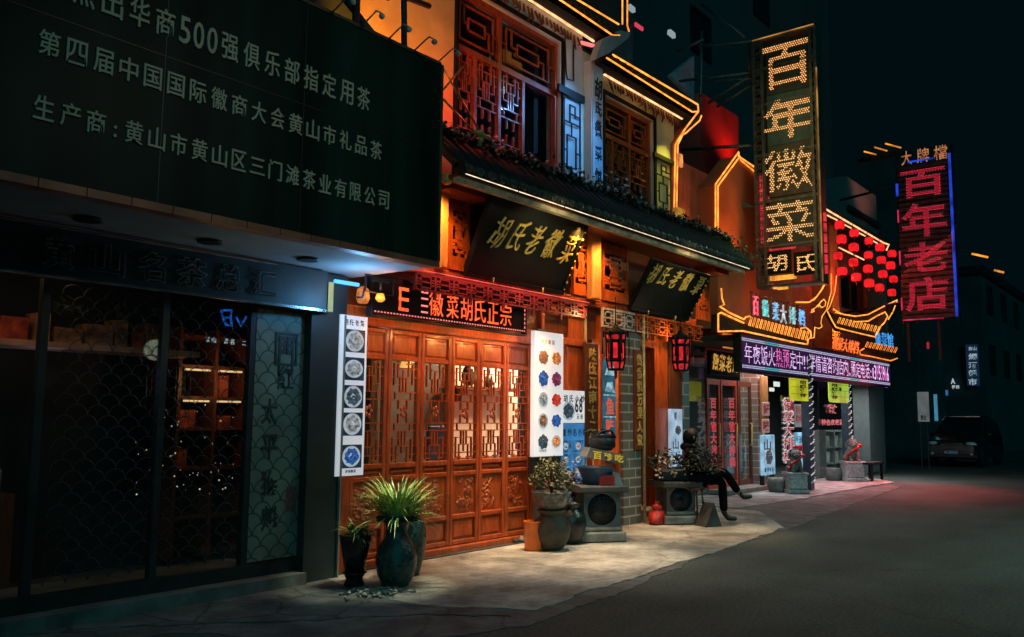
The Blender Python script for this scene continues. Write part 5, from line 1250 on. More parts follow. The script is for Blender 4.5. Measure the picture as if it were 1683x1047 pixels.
# upper wall of the second restaurant
YW = 8.0
fw2 = fac(YW)
mb = MB(); wall_open(mb, fw2, X0 + .02, X1, 3.3, 6.75, -.3, 0, [(P(1382, 470, YW)[0], P(1425, 480, YW)[0], P(1382, 505, YW)[1], P(1382, 445, YW)[1])]); mb.build('upper_wall', 'plaster_red', b2)
q = (P(1382, 470, YW)[0], P(1425, 480, YW)[0], P(1382, 505, YW)[1], P(1382, 445, YW)[1])
mb = MB(); frame(mb, fac(YW + .1), q[0], q[1], q[2], q[3], -.05, 0, .08); mb.box(fac(YW + .1), (q[0] + q[1]) / 2 - .04, (q[0] + q[1]) / 2 + .04, q[2], q[3], -.04, -.005); o = mb.build('upper_window', 'wood_dark', b2); MB().box(fac(YW + .1), q[0], q[1], q[2], q[3], -.06, -.052).build('pane', 'glass_dark', o)
YG = 7.55
gp = [P(x, y, YG) for x, y in ((1178, 400), (1178, 305), (1215, 256), (1240, 274), (1300, 320), (1300, 420))]
gp2 = [(gp[0][0], 3.4)] + gp[1:5] + [(gp[5][0], 3.4)]
MB().prism(fac(YG), gp2, -.45, 0).build('gable_wall', mat('orange_red_render', (.50, .15, .05), rough=.85, var=.2, scale=1.5), b2)
neon([(1180, 378), (1180, 306), (1216, 257), (1217, 263)], YG - .04, .018, parent=b2); neon([(1176, 374), (1176, 303), (1214, 250), (1214, 257), (1250, 281)], YG - .04, .018, parent=b2); neon([(1217, 263), (1250, 290)], YG - .04, .016, parent=b2)
neon([(1356, 343), (1452, 399), (1461, 402), (1457, 411)], 7.2, .022, NEONW, parent=b2)
for a_, b_ in (((1360, 354), (1376, 362)), ((1387, 369), (1399, 375)), ((1408, 381), (1422, 388)), ((1433, 395), (1442, 400)), ((1379, 407), (1420, 427))): neon([a_, b_], 7.2, .018, NEONW, parent=b2)
mb = MB(); e0 = P(1356, 343, 7.2); e1 = P(1462, 403, 7.2); mb.wbox(e0[0], e1[0], 7.24, 8.2, e0[1] - .1, e0[1] + .12); mb.build('upper_eave', 'roof_tile', b2)
for xa, ya, yb in ((1342, 470, 512), (1368, 450, 520)): pass
q0 = R(1366, 1379, 452, 505, 7.5); MB().wbox(q0[0], q0[1], 7.5, 7.98, 3.3, 6.9).build('pillar', mat('orange_pillar', (.5, .2, .06), var=.2), b2)
lamp('POINT', 'pillar_light', (q0[0] + .3, 7.2, 4.0), 16, (1, .45, .08), size=.05)
lamp('SPOT', 'gable_light', (16.6, 6.6, 4.4), 110, (1, .25, .05), target=(16.3, 7.6, 5.5), size=.05, cone=70, blend=.8)
lamp('POINT', 'red_wall_light', (14.6, 7.5, 6.0), 3, (1, .05, .03), size=.1)
lamp('POINT', 'red_upper_light', (22.5, 7.2, 5.2), 14, (1, .12, .05), size=.1)
lamp('POINT', 'canopy_red_light', (17.4, 6.9, 4.3), 7, (1, .2, .06), size=.1)
# red wall block and dark steel behind the gable
xr = R(1152, 1214, 165, 240, 9.0)
rb = thing('rear_house', 'small red lit rear house rising between the gable and the tower sign', 'building', ((xr[0] + xr[1]) / 2, 9.5, 5)); MB().wbox(xr[0], xr[1], 9.0, 11, 3, xr[3] + .2).build('wall', mat('deep_red_render', (.4, .05, .03), var=.4, scale=1.2), rb)
lamp('SPOT', 'rear_red_light', (xr[1] - .6, 8.3, xr[2] - .3), 80, (1, .06, .03), target=(xr[1] - .9, 9, xr[3]), size=.1, cone=100, blend=.9)
# red vertical streak lights on the dark side wall
for i, (x, y0_, y1_, lab) in enumerate(((1163, 306, 380, 'slim red light tube on the dark wall left of the orange gable'),)):
    a = P(x, y0_, 7.9); b = P(x, y1_, 7.9); MB().tube([(a[0], 7.9, a[1]), (a[0], 7.9, b[1])], .045, 6).build('light_tube', glow('red_tube', (.9, .03, .04), .6, .6, 2), label=lab, cat='light tube')
a = P(1117, 251, 7.0); b = P(1121, 274, 7.0); MB().bev(fac(7.0), a[0], P(1123, 251, 7.0)[0], b[1], a[1], -.05, 0).build('light_box', glow('orange_box', (.85, .28, .1), .6, .4, 8), label='little orange light box beside the timber gable neon', cat='light box')
a = P(1114, 340, 6.9); b = P(1124, 358, 6.9); mb = MB().wbox(a[0], P(1126, 350, 6.9)[0], 6.9, 7.0, b[1], a[1]).build('light_box', glow('amber_block', (.75, .32, .04), .5, .4, 6), label='amber light box at the foot of the gable neon', cat='light box')
# ------------------------------------------------ neon roof ornaments above the LED display
YR = 6.92
def roof_sign(lab, back, lines, comb, col=None):
    pts = [P(x, y, YR) for x, y in back]; t = thing('neon_roof_outline', lab, 'neon sign', (pts[0][0], YR, min(p[1] for p in pts)), 'neon outlined tile roofs over the LED display')
    MB().prism(fac(YR + .03), pts, -.10, 0).build('backing', 'roof_tile', t)
    m_ = col or NEON
    for ln in lines: MB().tube([(P(x, y, YR)[0], YR - .03, P(x, y, YR)[1]) for x, y in ln], .017, 6).build('neon_tube', m_, t)
    (xa, ya, xb, yb, n, hh_) = comb; mb = MB()
    for i in range(n):
        s = i / (n - 1); x, y = xa + (xb - xa) * s, ya + (yb - ya) * s; w_ = (xb - xa) / n * .42; A = P(x + 3, y, YR); B = P(x - 1, y + hh_, YR); Cc = P(x + 3 + w_, y + 1, YR); Dd = P(x - 1 + w_, y + hh_ + 1, YR)
        mb.tube([(B[0], YR - .03, B[1]), (A[0], YR - .03, A[1]), (Cc[0], YR - .03, Cc[1]), (Dd[0], YR - .03, Dd[1])], .009, 5)
    mb.build('neon_ribs', m_, t); return t
roof_sign('left neon roof outline with upturned corner above the LED display', [(1180, 516), (1220, 530), (1330, 560), (1325, 567), (1218, 546), (1179, 545)],
          [[(1183, 474), (1184, 490), (1188, 501), (1181, 504), (1196, 514), (1220, 525), (1224, 521), (1230, 520)], [(1220, 531), (1200, 522), (1183, 514), (1178, 516), (1178, 545), (1218, 544), (1265, 554), (1300, 562), (1325, 566), (1326, 558), (1331, 553), (1330, 545), (1322, 538), (1314, 540)], [(1306, 497), (1312, 497), (1328, 497), (1340, 488), (1350, 474), (1356, 462)]], (1229, 521, 1322, 545, 17, 14))
roof_sign('middle neon roof outline sweeping up to a pointed right corner', [(1362, 512), (1405, 523), (1445, 515), (1470, 494), (1458, 530), (1436, 554), (1380, 543)],
          [[(1372, 513), (1385, 517), (1404, 520), (1425, 517), (1450, 504), (1473, 493)], [(1368, 508), (1380, 516)], [(1473, 493), (1466, 512), (1458, 525)], [(1402, 529), (1425, 528), (1440, 519), (1453, 513), (1457, 520), (1452, 530), (1446, 536), (1437, 552)], [(1358, 512), (1366, 528), (1372, 538), (1390, 543), (1415, 549), (1437, 554)]], (1375, 522, 1440, 537, 12, 9))
roof_sign('small neon roof outline at the far end of the LED display', [(1412, 574), (1472, 582), (1474, 592), (1425, 585)],
          [[(1418, 573), (1411, 577), (1412, 583), (1430, 586), (1462, 593), (1473, 589)]], (1421, 562, 1468, 571, 9, 8), glow('orange_neon', (1, .25, .03), 1.3, .4, 6))
fl = thing('neon_flourish', 'swirling warm neon flourish between the left and middle neon roofs', 'neon sign', (P(1355, 520, YR)[0], YR, P(1355, 550, YR)[1]))
for ln in ([(1364, 450), (1364, 480), (1356, 510), (1349, 520), (1347, 531), (1349, 537), (1344, 540), (1337, 538), (1336, 555), (1330, 556)], [(1373, 453), (1370, 480), (1362, 503), (1357, 511)], [(1355, 462), (1345, 482), (1335, 494)], [(1343, 505), (1346, 497), (1352, 492), (1355, 496), (1354, 503), (1348, 506), (1344, 500), (1338, 506), (1333, 509), (1331, 514), (1336, 512), (1335, 508)]):
    MB().tube([(P(x, y, YR)[0], YR - .03, P(x, y, YR)[1]) for x, y in ln], .012, 6).build('neon_tube', NEON, fl)
cols = [(1, .12, .2), (.15, .6, .6), (.2, .5, .8), (.5, .65, .7), (.25, .6, .65), (.15, .45, .85)]
for k, (ch, xa, xb, ya, yb) in enumerate(zip('百徽菜大排档', (1237, 1252, 1269, 1282, 1296, 1312), (1245, 1262, 1279, 1291, 1307, 1321), (486, 492, 496, 500, 503, 508), (517, 519, 525, 530, 531, 534))):
    q = R(xa, xb, ya, yb, 6.97); cl = ('pink', 'teal', 'sky blue', 'grey white', 'pale cyan', 'deep blue')[k]
    t = thing('neon_character', '%s neon character standing on the left neon roof, %s' % (cl, ('nearest the timber eave', 'second of six', 'third of six', 'fourth of six', 'fifth of six', 'last of six')[k]), 'neon sign', ((q[0] + q[1]) / 2, 6.97, q[2]), 'six neon characters on the canopy roof')
    mb = MB(); put(mb, ch, fac(6.97), q[0], q[1], q[2], q[3], .0, .03, bold=-.004); mb.build('character', glow('neon_ch%d' % k, cols[k], 1.0, .6, 9), t)
    mb = MB(); fq = fac(7.0); mb.tube([fq(q[0], q[2] - .1, 0), fq(q[0], q[3] + .08, 0)], .012, 4); mb.tube([fq(q[1], q[2] - .1, 0), fq(q[1], q[3] + .08, 0)], .012, 4); mb.tube([fq(q[0] - .05, q[3] + .08, 0), fq(q[1] + .05, q[3] + .08, 0)], .012, 4); mb.build('rack', 'steel', t)
t = thing('neon_lettering', 'slanted orange neon characters between the middle and small neon roofs', 'neon sign', (P(1390, 565, 6.95)[0], 6.95, P(1390, 580, 6.95)[1])); mb = MB()
for k, ch in enumerate('徽菜大排档'): q = R(1368 + k * 8.6, 1376 + k * 8.6, 552 + k * 2, 573 + k * 2, 6.95); put(mb, ch, fac(6.95), q[0], q[1], q[2], q[3], 0, .02, bold=.0, shear=.5)
mb.build('lettering', glow('orange_letter', (1, .16, .03), 1.1, .5, 9), t)
t = thing('neon_lettering', 'blue neon characters above the small far neon roof', 'neon sign', (P(1455, 560, 6.95)[0], 6.95, P(1455, 566, 6.95)[1])); mb = MB()
for k, ch in enumerate('徽菜馆'): q = R(1438 + k * 10, 1447 + k * 10, 545 + k, 565 + k * 2, 6.95); put(mb, ch, fac(6.95), q[0], q[1], q[2], q[3], 0, .02, bold=.0)
mb.build('lettering', glow('blue_letter', (.05, .3, .75), .9, .5, 6), t)
# ------------------------------------------------ yellow hanging signs
for i, (xa, xb, ya, yb, Y) in enumerate(((1299, 1334, 621, 658, 7.0), (1363, 1395, 627, 661, 7.25))):
    q = R(xa, xb, ya, yb, Y); w_ = q[1] - q[0]; t = thing('hanging_sign', ('yellow green hanging sign with black characters, nearer one under the LED display', 'green yellow hanging sign with an orange corner, farther one under the LED display')[i], 'sign', ((q[0] + q[1]) / 2, Y, q[2]), 'yellow signs hanging below the LED display')
    pts = [(q[0], q[3]), (q[0], q[2] + .1), (q[0] + .03, q[2] + .03), (q[0] + .12, q[2]), (q[1] - .12, q[2]), (q[1] - .03, q[2] + .03), (q[1], q[2] + .1), (q[1], q[3])]
    MB().prism(fac(Y), pts, -.03, 0).build('sheet', glow('lime_sheet%d' % i, ((.62, .62, .03), (.38, .55, .05))[i], .75, .35, 1.6), t); mb = MB()
    a_ = q[0] + w_ * (.42, .1)[i]; column(mb, '招牌推荐', fac(Y), a_, a_ + w_ * .3, q[3] - .03, q[2] + .08, .002, gap=.1, th=.004, bold=.03); mb.build('lettering', 'ink', t)
    mb = MB(); fq = fac(Y)
    for s in range(3): mb.tube([fq(q[0] + .02, q[2] + .15 + s * .15, .003), fq(q[1] - .02, q[2] + .15 + s * .15, .003)], .004, 4)
    if i: mb.ball(fq(q[0] + w_ * .55, q[3] - .17, .005), .09, .01, .05)
    mb.build('printed_lines', mat('olive_print', (.25, .25, .05)), t); mb = MB(); mb.tube([fq(q[0] + .1, q[3], -.015), fq(q[0] + .1, q[3] + .14, -.015)], .008, 4); mb.tube([fq(q[1] - .1, q[3], -.015), fq(q[1] - .1, q[3] + .14, -.015)], .008, 4); mb.build('hanger', 'dark_iron', t)
# ------------------------------------------------ tower sign  百年徽菜 胡氏
XT = 17.0
ft = acr(XT)
tw = thing('tower_sign', 'tall lattice tower sign with golden bulb characters standing over the canopy', 'sign', (XT, 6.4, 4.3))
uL, zT = PX(1236, 62, XT); uR, zB = PX(1350, 468, XT)
zT2 = 9.62; zB2 = 4.32
mb = MB()
for u in (uL, uL + .18, uR - .1, uR): mb.box(ft, u - .03, u + .03, zB2, zT2, -.35, -.02)
for z in (zB2, 5.15, 6.1, 7.1, 8.2, 9.0, zT2): mb.box(ft, uL - .028, uR + .028, z - .025, z + .025, -.33, -.03)
mb.build('frame', 'steel', tw)
mb = MB(); n = 26
for i in range(n): z = zB2 + (zT2 - zB2) * i / n; lattice(mb, ft, uL + .03, uL + .15, z, z + (zT2 - zB2) / n, -.06, -.04, .016, [(0, .7, .3, .3), (.7, .7, .3, .8), (.3, 1, .8, .8), (.3, .3, .5, .8)], False); lattice(mb, ft, uR - .1, uR - .01, z, z + (zT2 - zB2) / n, -.06, -.04, .014, [(0, 1, .3, .3), (.5, .5, .3, .8)], False)
mb.build('fretwork', mat('green_fretwork', (.06, .09, .07), rough=.5, var=.3), tw)
BULB = glow('gold_bulb', (1, .44, .14), 1.25, .5, 22); BULB2 = glow('pale_gold_bulb', (1, .52, .18), 1.3, .45, 22)
specs = [('百', 1252, 1334, 69, 141), ('年', 1254, 1336, 157, 226), ('徽', 1255, 1338, 242, 311), ('菜', 1256, 1340, 328, 396)]
for k, (ch, xa, xb, ya, yb) in enumerate(specs):
    ua, za = PX(xa, yb, XT); ub, zb_ = PX(xb, ya, XT); ub = PX(xb, yb, XT)[0]; um = (ua + ub) / 2; zc0, zc1 = PX((xa + xb) / 2, yb, XT)[1], PX((xa + xb) / 2, ya, XT)[1]
    MB().box(ft, uL + .27, uR - .13, zc0 - .1, zc1 + .1, -.12, -.05).build('back_panel', mat('panel_green_%d' % k, ((.02, .04, .03), (.03, .10, .085), (.05, .055, .03), (.02, .04, .03))[k], rough=.5, var=.3), tw)
    mb = MB(); dotted(mb, ch, ft, ua, ub, zc0, zc1, -.045, 22, .0165, bold={'徽': .002, '菜': .006}.get(ch, .012), th=.03); mb.build('bulb_character', BULB if k < 2 else BULB2, tw)
for ch, xa, xb in (('胡', 1255, 1292), ('氏', 1308, 1342)):
    ua, zc0 = PX(xa, 447, XT); ub, zc1 = PX(xb, 415, XT); MB().box(ft, ua - .06, ub + .06, zc0 - .06, zc1 + .06, -.12, -.055).build('back_panel', 'black_wood', tw)
    mb = MB(); dotted(mb, ch, ft, ua, ub, zc0, zc1, -.045, 13, .0150, bold=.012, th=.03); mb.build('bulb_character', BULB2, tw)
# glowing cells added to the frame, standing in for lit lattice windows behind
m1 = MB(); m2 = MB()
def lit_cells(mbx, xa, xb, ya, yb, nx, ny):
    ua, z0_ = PX(xa, yb, XT); ub, z1_ = PX(xb, ya, XT)
    for i in range(nx):
        for j in range(ny): mbx.box(ft, ua + (ub - ua) * (i + .08) / nx, ua + (ub - ua) * (i + .92) / nx, z0_ + (z1_ - z0_) * (j + .1) / ny, z0_ + (z1_ - z0_) * (j + .9) / ny, -.2, -.14)
RBX = glow('red_window_cell', (.8, .035, .05), .7, .5, 4); YBX = glow('yellow_window_cell', (.95, .38, .05), .9, .4, 5)
for m_, a_ in ((RBX, (1241, 1252, 284, 400, 1, 10)), (RBX, (1257, 1304, 314, 325, 5, 2)), (RBX, (1256, 1303, 399, 411, 5, 2)), (RBX, (1348, 1353, 345, 450, 1, 6)), (YBX, (1254, 1304, 448, 461, 6, 2)), (YBX, (1272, 1290, 463, 476, 2, 1))):
    m1 = MB(); lit_cells(m1, *a_); m1.build('light_box', m_, tw)

mb = MB(); mb.tube([ft(uR + .03, zB2, -.0), ft(uR + .03, zT2 - .9, -.0)], .016, 5); mb.tube([ft(uL, zT2 + .03, 0), ft(uR, zT2 + .03, 0)], .014, 5)
mb.build('edge_tube', glow('brown_gold', (.42, .19, .04), .8, .7, 2), tw)
lamp('AREA', 'tower_light', (XT - .7, 6.4, 6.8), 8, (1, .62, .25), target=(XT, 6.4, 6.8), size=1.2, sy=4)
mb = MB()
for (xa, ya, xb, yb) in ((1140, 70, 1236, 62), (1105, 78, 1150, 60), (1108, 128, 1232, 114), (1160, 128, 1236, 124), (1145, 45, 1145, 172), (1224, 62, 1224, 112), (1156, 164, 1232, 116), (1170, 170, 1236, 130), (1145, 0, 1218, 56), (1112, 242, 1232, 235), (1180, 320, 1236, 338), (1166, 338, 1236, 336)):
    a_, za = PX(xa, ya, XT); b__, zb_ = PX(xb, yb, XT); mb.tube([ft(a_, za, -.25), ft(b__, zb_, -.2)], .035, 5)
mb.build('truss', 'steel', tw)
# ------------------------------------------------ lantern net
pos = [(1380, 370), (1380, 394), (1381, 420), (1382, 446), (1402, 383), (1404, 407), (1405, 431), (1406, 456), (1426, 396), (1427, 419), (1427, 442), (1428, 466), (1446, 407), (1447, 428), (1448, 451), (1449, 473), (1465, 417), (1464, 437), (1466, 459), (1467, 481)]
YN = 6.9; base = None
REDL = glow('red_silk', (.95, .012, .018), .95, .3, 5)
for k, (px, py) in enumerate(pos):
    x, z = P(px, py, YN); cj, rj = k // 4, k % 4
    lab = 'square red lantern of the lit net, %s row, %s' % (('top', 'second', 'third', 'bottom')[rj], ('column nearest the golden tower sign', 'second column from the tower sign', 'middle column', 'fourth column from the tower sign', 'column nearest the tall red sign')[cj])
    if base is None:
        base = thing('red_lantern', lab, 'lantern', (x, YN, z - .1), 'red lanterns hanging in a net')
        MB().lathe((x, YN, z - .1), [(.085, 0), (.118, .03), (.125, .10), (.118, .17), (.085, .2)], 8).build('lantern_shade', REDL, base)
        mb = MB(); mb.lathe((x, YN, z + .1), [(.06, 0), (.05, .03)], 8); mb.lathe((x, YN, z - .12), [(.05, 0), (.06, .02)], 8); mb.tube([(x, YN, z - .12), (x, YN, z - .2)], [.02, .012], 5); mb.build('cap', mat('lantern_cap', (.3, .05, .03)), base)
    else:
        kq = random.Random(k); dup(base, (x, YN + kq.uniform(-.06, .06), z - .1), lab, rz=kq.uniform(0, .8), scale=kq.uniform(.9, 1.08))
for cj in range(5):
    pts = [P(*pos[cj * 4 + r], YN) for r in range(4)]; top = (pts[0][0], YN, pts[0][1] + .5)
    MB().tube([top] + [(p[0], YN + .005, p[1]) for p in pts], .006, 4).build('lantern_cord', 'black_plastic', label='thin dark cord carrying the %s column of red lanterns' % ('first', 'second', 'middle', 'fourth', 'last')[cj], cat='cord', group='cords of the lantern net')
lamp('AREA', 'lantern_net_light', (23.0, 6.7, 5.3), 8, (1, .04, .05), target=(23, 3, 1.0), size=4, sy=2)
# ------------------------------------------------ tall red sign 百年老店
XS = 25.0
fs2 = acr(XS)
ts2 = thing('tall_sign', 'tall slatted sign with four red bulb characters and a blue tube edge', 'sign', (XS, 5.7, 4.3))
uL, _ = PX(1479, 400, XS); uR, _ = PX(1566, 400, XS); zB_ = PX(1525, 523, XS)[1]; zT_ = PX(1520, 266, XS)[1]
mb = MB(); n = 30
for i in range(n): z = zB_ + (zT_ - zB_) * i / n; mb.bev(fs2, uL, uR, z, z + (zT_ - zB_) / n * .62, -.06, 0, .01)
mb.box(fs2, uL, uR, zB_, zT_, -.12, -.07); mb.build('slats', mat('dark_red_slat', (.09, .045, .04), rough=.6, var=.4), ts2)
mb = MB()
for u in (uL - .03, uR + .03, uL + .35, uR - .35): mb.box(fs2, u - .03, u + .03, .6 if False else zB_ - .1, zT_ + .4, -.22, -.125)
mb.box(fs2, uL + .05, uL + .13, 3.2, zB_, -.22, -.13); mb.box(fs2, uR - .5, uR - .42, 3.2, zB_, -.22, -.13); mb.tube([fs2(uL, zB_ + .5, -.17), (XS + .1, 8.0, zB_ + .3)], .04, 5); mb.tube([fs2(uL, zT_ - .5, -.17), (XS + .1, 8.0, zT_ - .7)], .04, 5); mb.build('frame', 'dark_iron', ts2)
mr = MB(); md = MB(); RB = glow('red_bulb', (.85, .018, .055), 1.0, .4, 30); RBe = glow('pink_bulb', (1, .22, .28), 1.0)
for ch, xa, xb, ya, yb in (('百', 1482, 1554, 278, 322), ('年', 1484, 1557, 333, 388), ('老', 1487, 1558, 398, 446), ('店', 1490, 1560, 456, 510)):
    ua = PX(xa, yb, XS)[0]; ub = PX(xb, yb, XS)[0]; z0_ = PX(1520, yb, XS)[1]; z1_ = PX(1520, ya, XS)[1]
    mr = MB(); dotted(mr, ch, fs2, ua, ub, z0_, z1_, .003, 24, .0150, bold=.012, th=.02); mr.build('bulb_character', RB, ts2)
    md = MB(); outline_dots(md, ch, fs2, ua, ub, z0_, z1_, .012, .008, .075, bold=.016); md.build('bulb_outline', RBe, ts2)
mb = MB(); mb.tube([fs2(uR + .02, zB_, .02), fs2(uR + .02, zT_ + .12, .02)], .035, 6); mb.tube([fs2(uL + .3, zT_ + .06, .02), fs2(uR - .35, zT_ + .06, .02)], .025, 6); mb.tube([fs2(uL - .01, zT_ - .5, .02), fs2(uL - .01, zT_ - .85, .02)], .035, 6)
mb.build('blue_tube', glow('blue_led', (.015, .06, .6), .75, .6, 2), ts2)
mb = MB()
for z0_, z1_ in ((zT_ - 1.6, zT_ - 1.25), (zT_ - 2.8, zT_ - 2.4), (zT_ - 4.05, zT_ - 3.7)): mb.tube([fs2(uL - .01, z0_, .02), fs2(uL - .01, z1_, .02)], .02, 5)
mb.tube([fs2(uL, zB_ - .02, .02), fs2(uR - .3, zB_ - .02, .02)], .015, 5); mb.build('red_tube', glow('red_edge', (.75, .03, .12), .7, .6, 3), ts2)
mb = MB()
for ch, xa, xb in (('大', 1480, 1497), ('牌', 1506, 1526), ('檔', 1534, 1556)):
    ua = PX(xa, 262, XS)[0]; ub = PX(xb, 262, XS)[0]; put(mb, ch, fs2, ua, ub, PX(1518, 265, XS)[1], PX(1518, 242, XS)[1], -.1, .03, bold=.0)
mb.build('crown_lettering', glow('copper_letter', (.55, .2, .08), .7, .5, 9), ts2)
lamp('AREA', 'red_sign_light', (XS - .2, 5.7, 6.3), 60, (1, .10, .07), target=(XS - 6, 1.0, 0), size=1.2, sy=4)
lamp('SPOT', 'red_road_light', (24.6, 5.4, 4.2), 1500, (1, .10, .09), target=G(1440, 800), size=.4, cone=84, blend=1)
# ------------------------------------------------ things on the apron
def jar(px, py, r, h, lab, m='ceramic', prof=None, nm='jar', cat='jar', z=.018, **k):
    c = G(px, py, z); prof = prof or [(.55, 0), (.62, .04), (.9, .3), (1, .52), (.9, .72), (.6, .84), (.55, .9), (.72, .97), (.75, 1.0), (.62, 1.0), (.5, .93)]
    return c, MB().lathe(c, [(a * r, b * h) for a, b in prof], 28).build(nm, m, label=lab, cat=cat, **k)
# big grass plant in a tall vase
CS = mat('speckled_glaze', (.010, .030, .026), rough=.28, var=.6, scale=26, bump=.25, col2=(.05, .10, .085), rvar=.12)
gp_ = G(650, 962, .018); pl = thing('grass_plant', 'lush spiky green grass plant in a tall dark ceramic vase by the doors', 'potted plant', gp_)
hV = P(652, 846, gp_.y)[1] - .018; print('vase h', hV, gp_)
MB().lathe(gp_, [(a * .195, b * hV) for a, b in ((.62, 0), (.68, .03), (.88, .15), (1.0, .3), (1, .42), (.86, .56), (.62, .66), (.54, .72), (.54, .84), (.66, .92), (.86, .97), (.92, 1.0), (.84, 1.0), (.7, .95))], 32).build('pot', CS, pl)
MB().lathe(gp_ + Vector((0, 0, hV - .05)), [(.2, 0), (.2, .03), (.05, .05)], 16).build('soil', 'soil', pl)
def blades(c, n, r, hl, w_, seed, droop=1.0):
    rg = random.Random(seed); mb = MB()
    for i in range(n):
        a = rg.uniform(0, 6.283); tilt = abs(rg.gauss(.25, .8)); L_ = hl * rg.uniform(.55, 1.1); d = Vector((math.cos(a), math.sin(a), 0)); s = Vector((-math.sin(a), math.cos(a), 0)) * w_ * rg.uniform(.7, 1.2)
        p = Vector(c) + d * rg.uniform(0, r); pts = []; ang = min(1.5, tilt); K = 6
        for k in range(K + 1):
            t = k / K; pts.append((p.copy(), s * (1 - t * t) * (.6 + .8 * min(1, t * 3)) + s * .03)); st_ = L_ / K; p = p + (d * math.sin(ang) + Vector((0, 0, 1)) * math.cos(ang)) * st_; ang += droop * (.16 + .2 * t)
        vs = []
        for q, e in pts: vs += [q - e, q + e]
        mb.add(vs, [(2 * k, 2 * k + 1, 2 * k + 3, 2 * k + 2) for k in range(K)], True)
    return mb
blades(gp_ + Vector((0, 0, hV - .03)), 380, .15, .46, .009, 4, .75).build('grass_leaves', 'leaf_lit', pl)
lamp('SPOT', 'plant_light', (6.15, 5.75, 2.95), 330, (.95, 1, .70), target=gp_ + Vector((0, 0, 1.0)), size=.06, cone=34, blend=.9)
jar(673, 944, .165, .68, 'dark bulging jar standing behind the grass plant vase', CS)
c, _ = jar(582, 962, .13, .12, 'small dark pot base under the little yellow green plant', 'ceramic', [(.7, 0), (.75, .1), (.6, .5), (.75, .9), (.9, 1.0)], 'pot_stand', 'stand')
sp = thing('small_plant', 'little yellow green plant in a dark pot at the pillar foot', 'potted plant', c + Vector((0, 0, .12)))
MB().lathe(c + Vector((0, 0, .12)), [(.09, 0), (.13, .22), (.15, .33), (.155, .34), (.12, .34), (.11, .30)], 18).build('pot', 'ceramic', sp)
mb = blades(c + Vector((.02, 0, .44)), 90, .07, .24, .012, 8, 1.4); mb.build('leaves', mat('yellow_leaf', (.22, .2, .05), var=.5, scale=15), sp)
mb = MB(); rg = random.Random(12); cc = G(618, 975, .018)
for i in range(150): p = cc + Vector((rg.gauss(0, .13), rg.gauss(0, .10), 0)); s = rg.uniform(.008, .028); mb.ball(p + Vector((0, 0, s * .5)), s, s * rg.uniform(.6, 1), s * .6, 6, 4)
mb.build('pebbles', mat('pale_pebble', (.22, .2, .17), var=.6, scale=30), kind='stuff')
def bush(c, n, r, h, seed, m, size=(.03, .07)):
    rg = random.Random(seed); mb = MB()
    for i in range(n):
        th, ph, q = rg.uniform(0, 6.283), math.acos(rg.uniform(-.4, 1)), rg.uniform(.35, 1) ** .5
        p = Vector(c) + Vector((math.cos(th) * math.sin(ph) * r * q, math.sin(th) * math.sin(ph) * r * q, h * .35 + math.cos(ph) * h * q * rg.uniform(.6, 1)))
        d = Vector((rg.gauss(0, 1), rg.gauss(0, 1), rg.uniform(-.3, 1))).normalized() * rg.uniform(*size); s = d.cross(Vector((rg.gauss(0, 1), rg.gauss(0, 1), rg.gauss(0, 1)))).normalized() * d.length * .28
        mb.add([p, p + d * .45 + s, p + d, p + d * .45 - s], [(0, 1, 2, 3)])
    return mb
def stems(c, n, r, h, seed):
    rg = random.Random(seed); mb = MB()
    for i in range(n): a = rg.uniform(0, 6.28); mb.tube([Vector(c), Vector(c) + Vector((math.cos(a) * r * .3, math.sin(a) * r * .3, h * .5)), Vector(c) + Vector((math.cos(a) * r, math.sin(a) * r, h * rg.uniform(.8, 1.1)))], [.012, .009, .004], 5)
    return mb
c, _ = jar(906, 903, .24, .47, 'brown bulging clay jar behind the orange bin', 'clay')
bp_ = thing('potted_bush', 'leafy bush in a wide grey pot standing on the clay jar', 'potted plant', c + Vector((0, 0, .47)))
MB().lathe(c + Vector((0, 0, .47)), [(.14, 0), (.21, .10), (.24, .19), (.25, .21), (.22, .21), (.20, .17)], 24).build('pot', mat('grey_pot', (.05, .065, .06), rough=.35, var=.6, scale=22, col2=(.2, .23, .2)), bp_)
bush(c + Vector((0, 0, .70)), 620, .26, .33, 3, None).build('foliage', mat('olive_leaf', (.09, .10, .03), var=.6, scale=14), bp_); stems(c + Vector((0, 0, .66)), 9, .2, .4, 2).build('stems', 'clay', bp_)
cb = G(877, 904, .018); hb_ = P(877, 856, cb.y)[1] - .018
ob = thing('litter_bin', 'small bright orange bin standing on the pale apron', 'bin', cb)
MB().lathe(cb, [(.105, 0), (.11, .02), (.115, hb_ * .96), (.125, hb_ * .97), (.125, hb_), (.11, hb_), (.108, hb_ - .04)], 20).build('bin_body', mat('orange_plastic', (.85, .19, .025), rough=.4, var=.12), ob)
mb = MB(); mb.bev(Fr(cb + Vector((.055, -.098, hb_ * .7)), (1, .45, 0), (0, 0, 1)), -.02, .02, -.06, .05, 0, .01); mb.build('label', 'ink', ob)
jar(938, 893, .20, .50, 'dark round jar second from the stone pedestal', 'ceramic'); jar(953, 884, .20, .56, 'dark tall jar beside the stone pedestal', 'ceramic')
c = G(945, 884, .018)
mp_ = thing('flower_pot', 'dark shrub with pale blossoms in front of the blue poster', 'potted plant', c + Vector((-.05, .1, .54))); MB().lathe(c + Vector((-.05, .1, .54)), [(.1, 0), (.15, .12), (.13, .12)], 14).build('pot', 'clay', mp_); bush(c + Vector((-.05, .1, .6)), 300, .24, .26, 9, None).build('foliage', 'leaf_dark', mp_); mb = MB(); rg = random.Random(4)
for i in range(46): mb.ball(c + Vector((-.05 + rg.gauss(0, .16), -.05 + rg.gauss(0, .06), .75 + rg.gauss(0, .13))), .016, n=5, k=4)
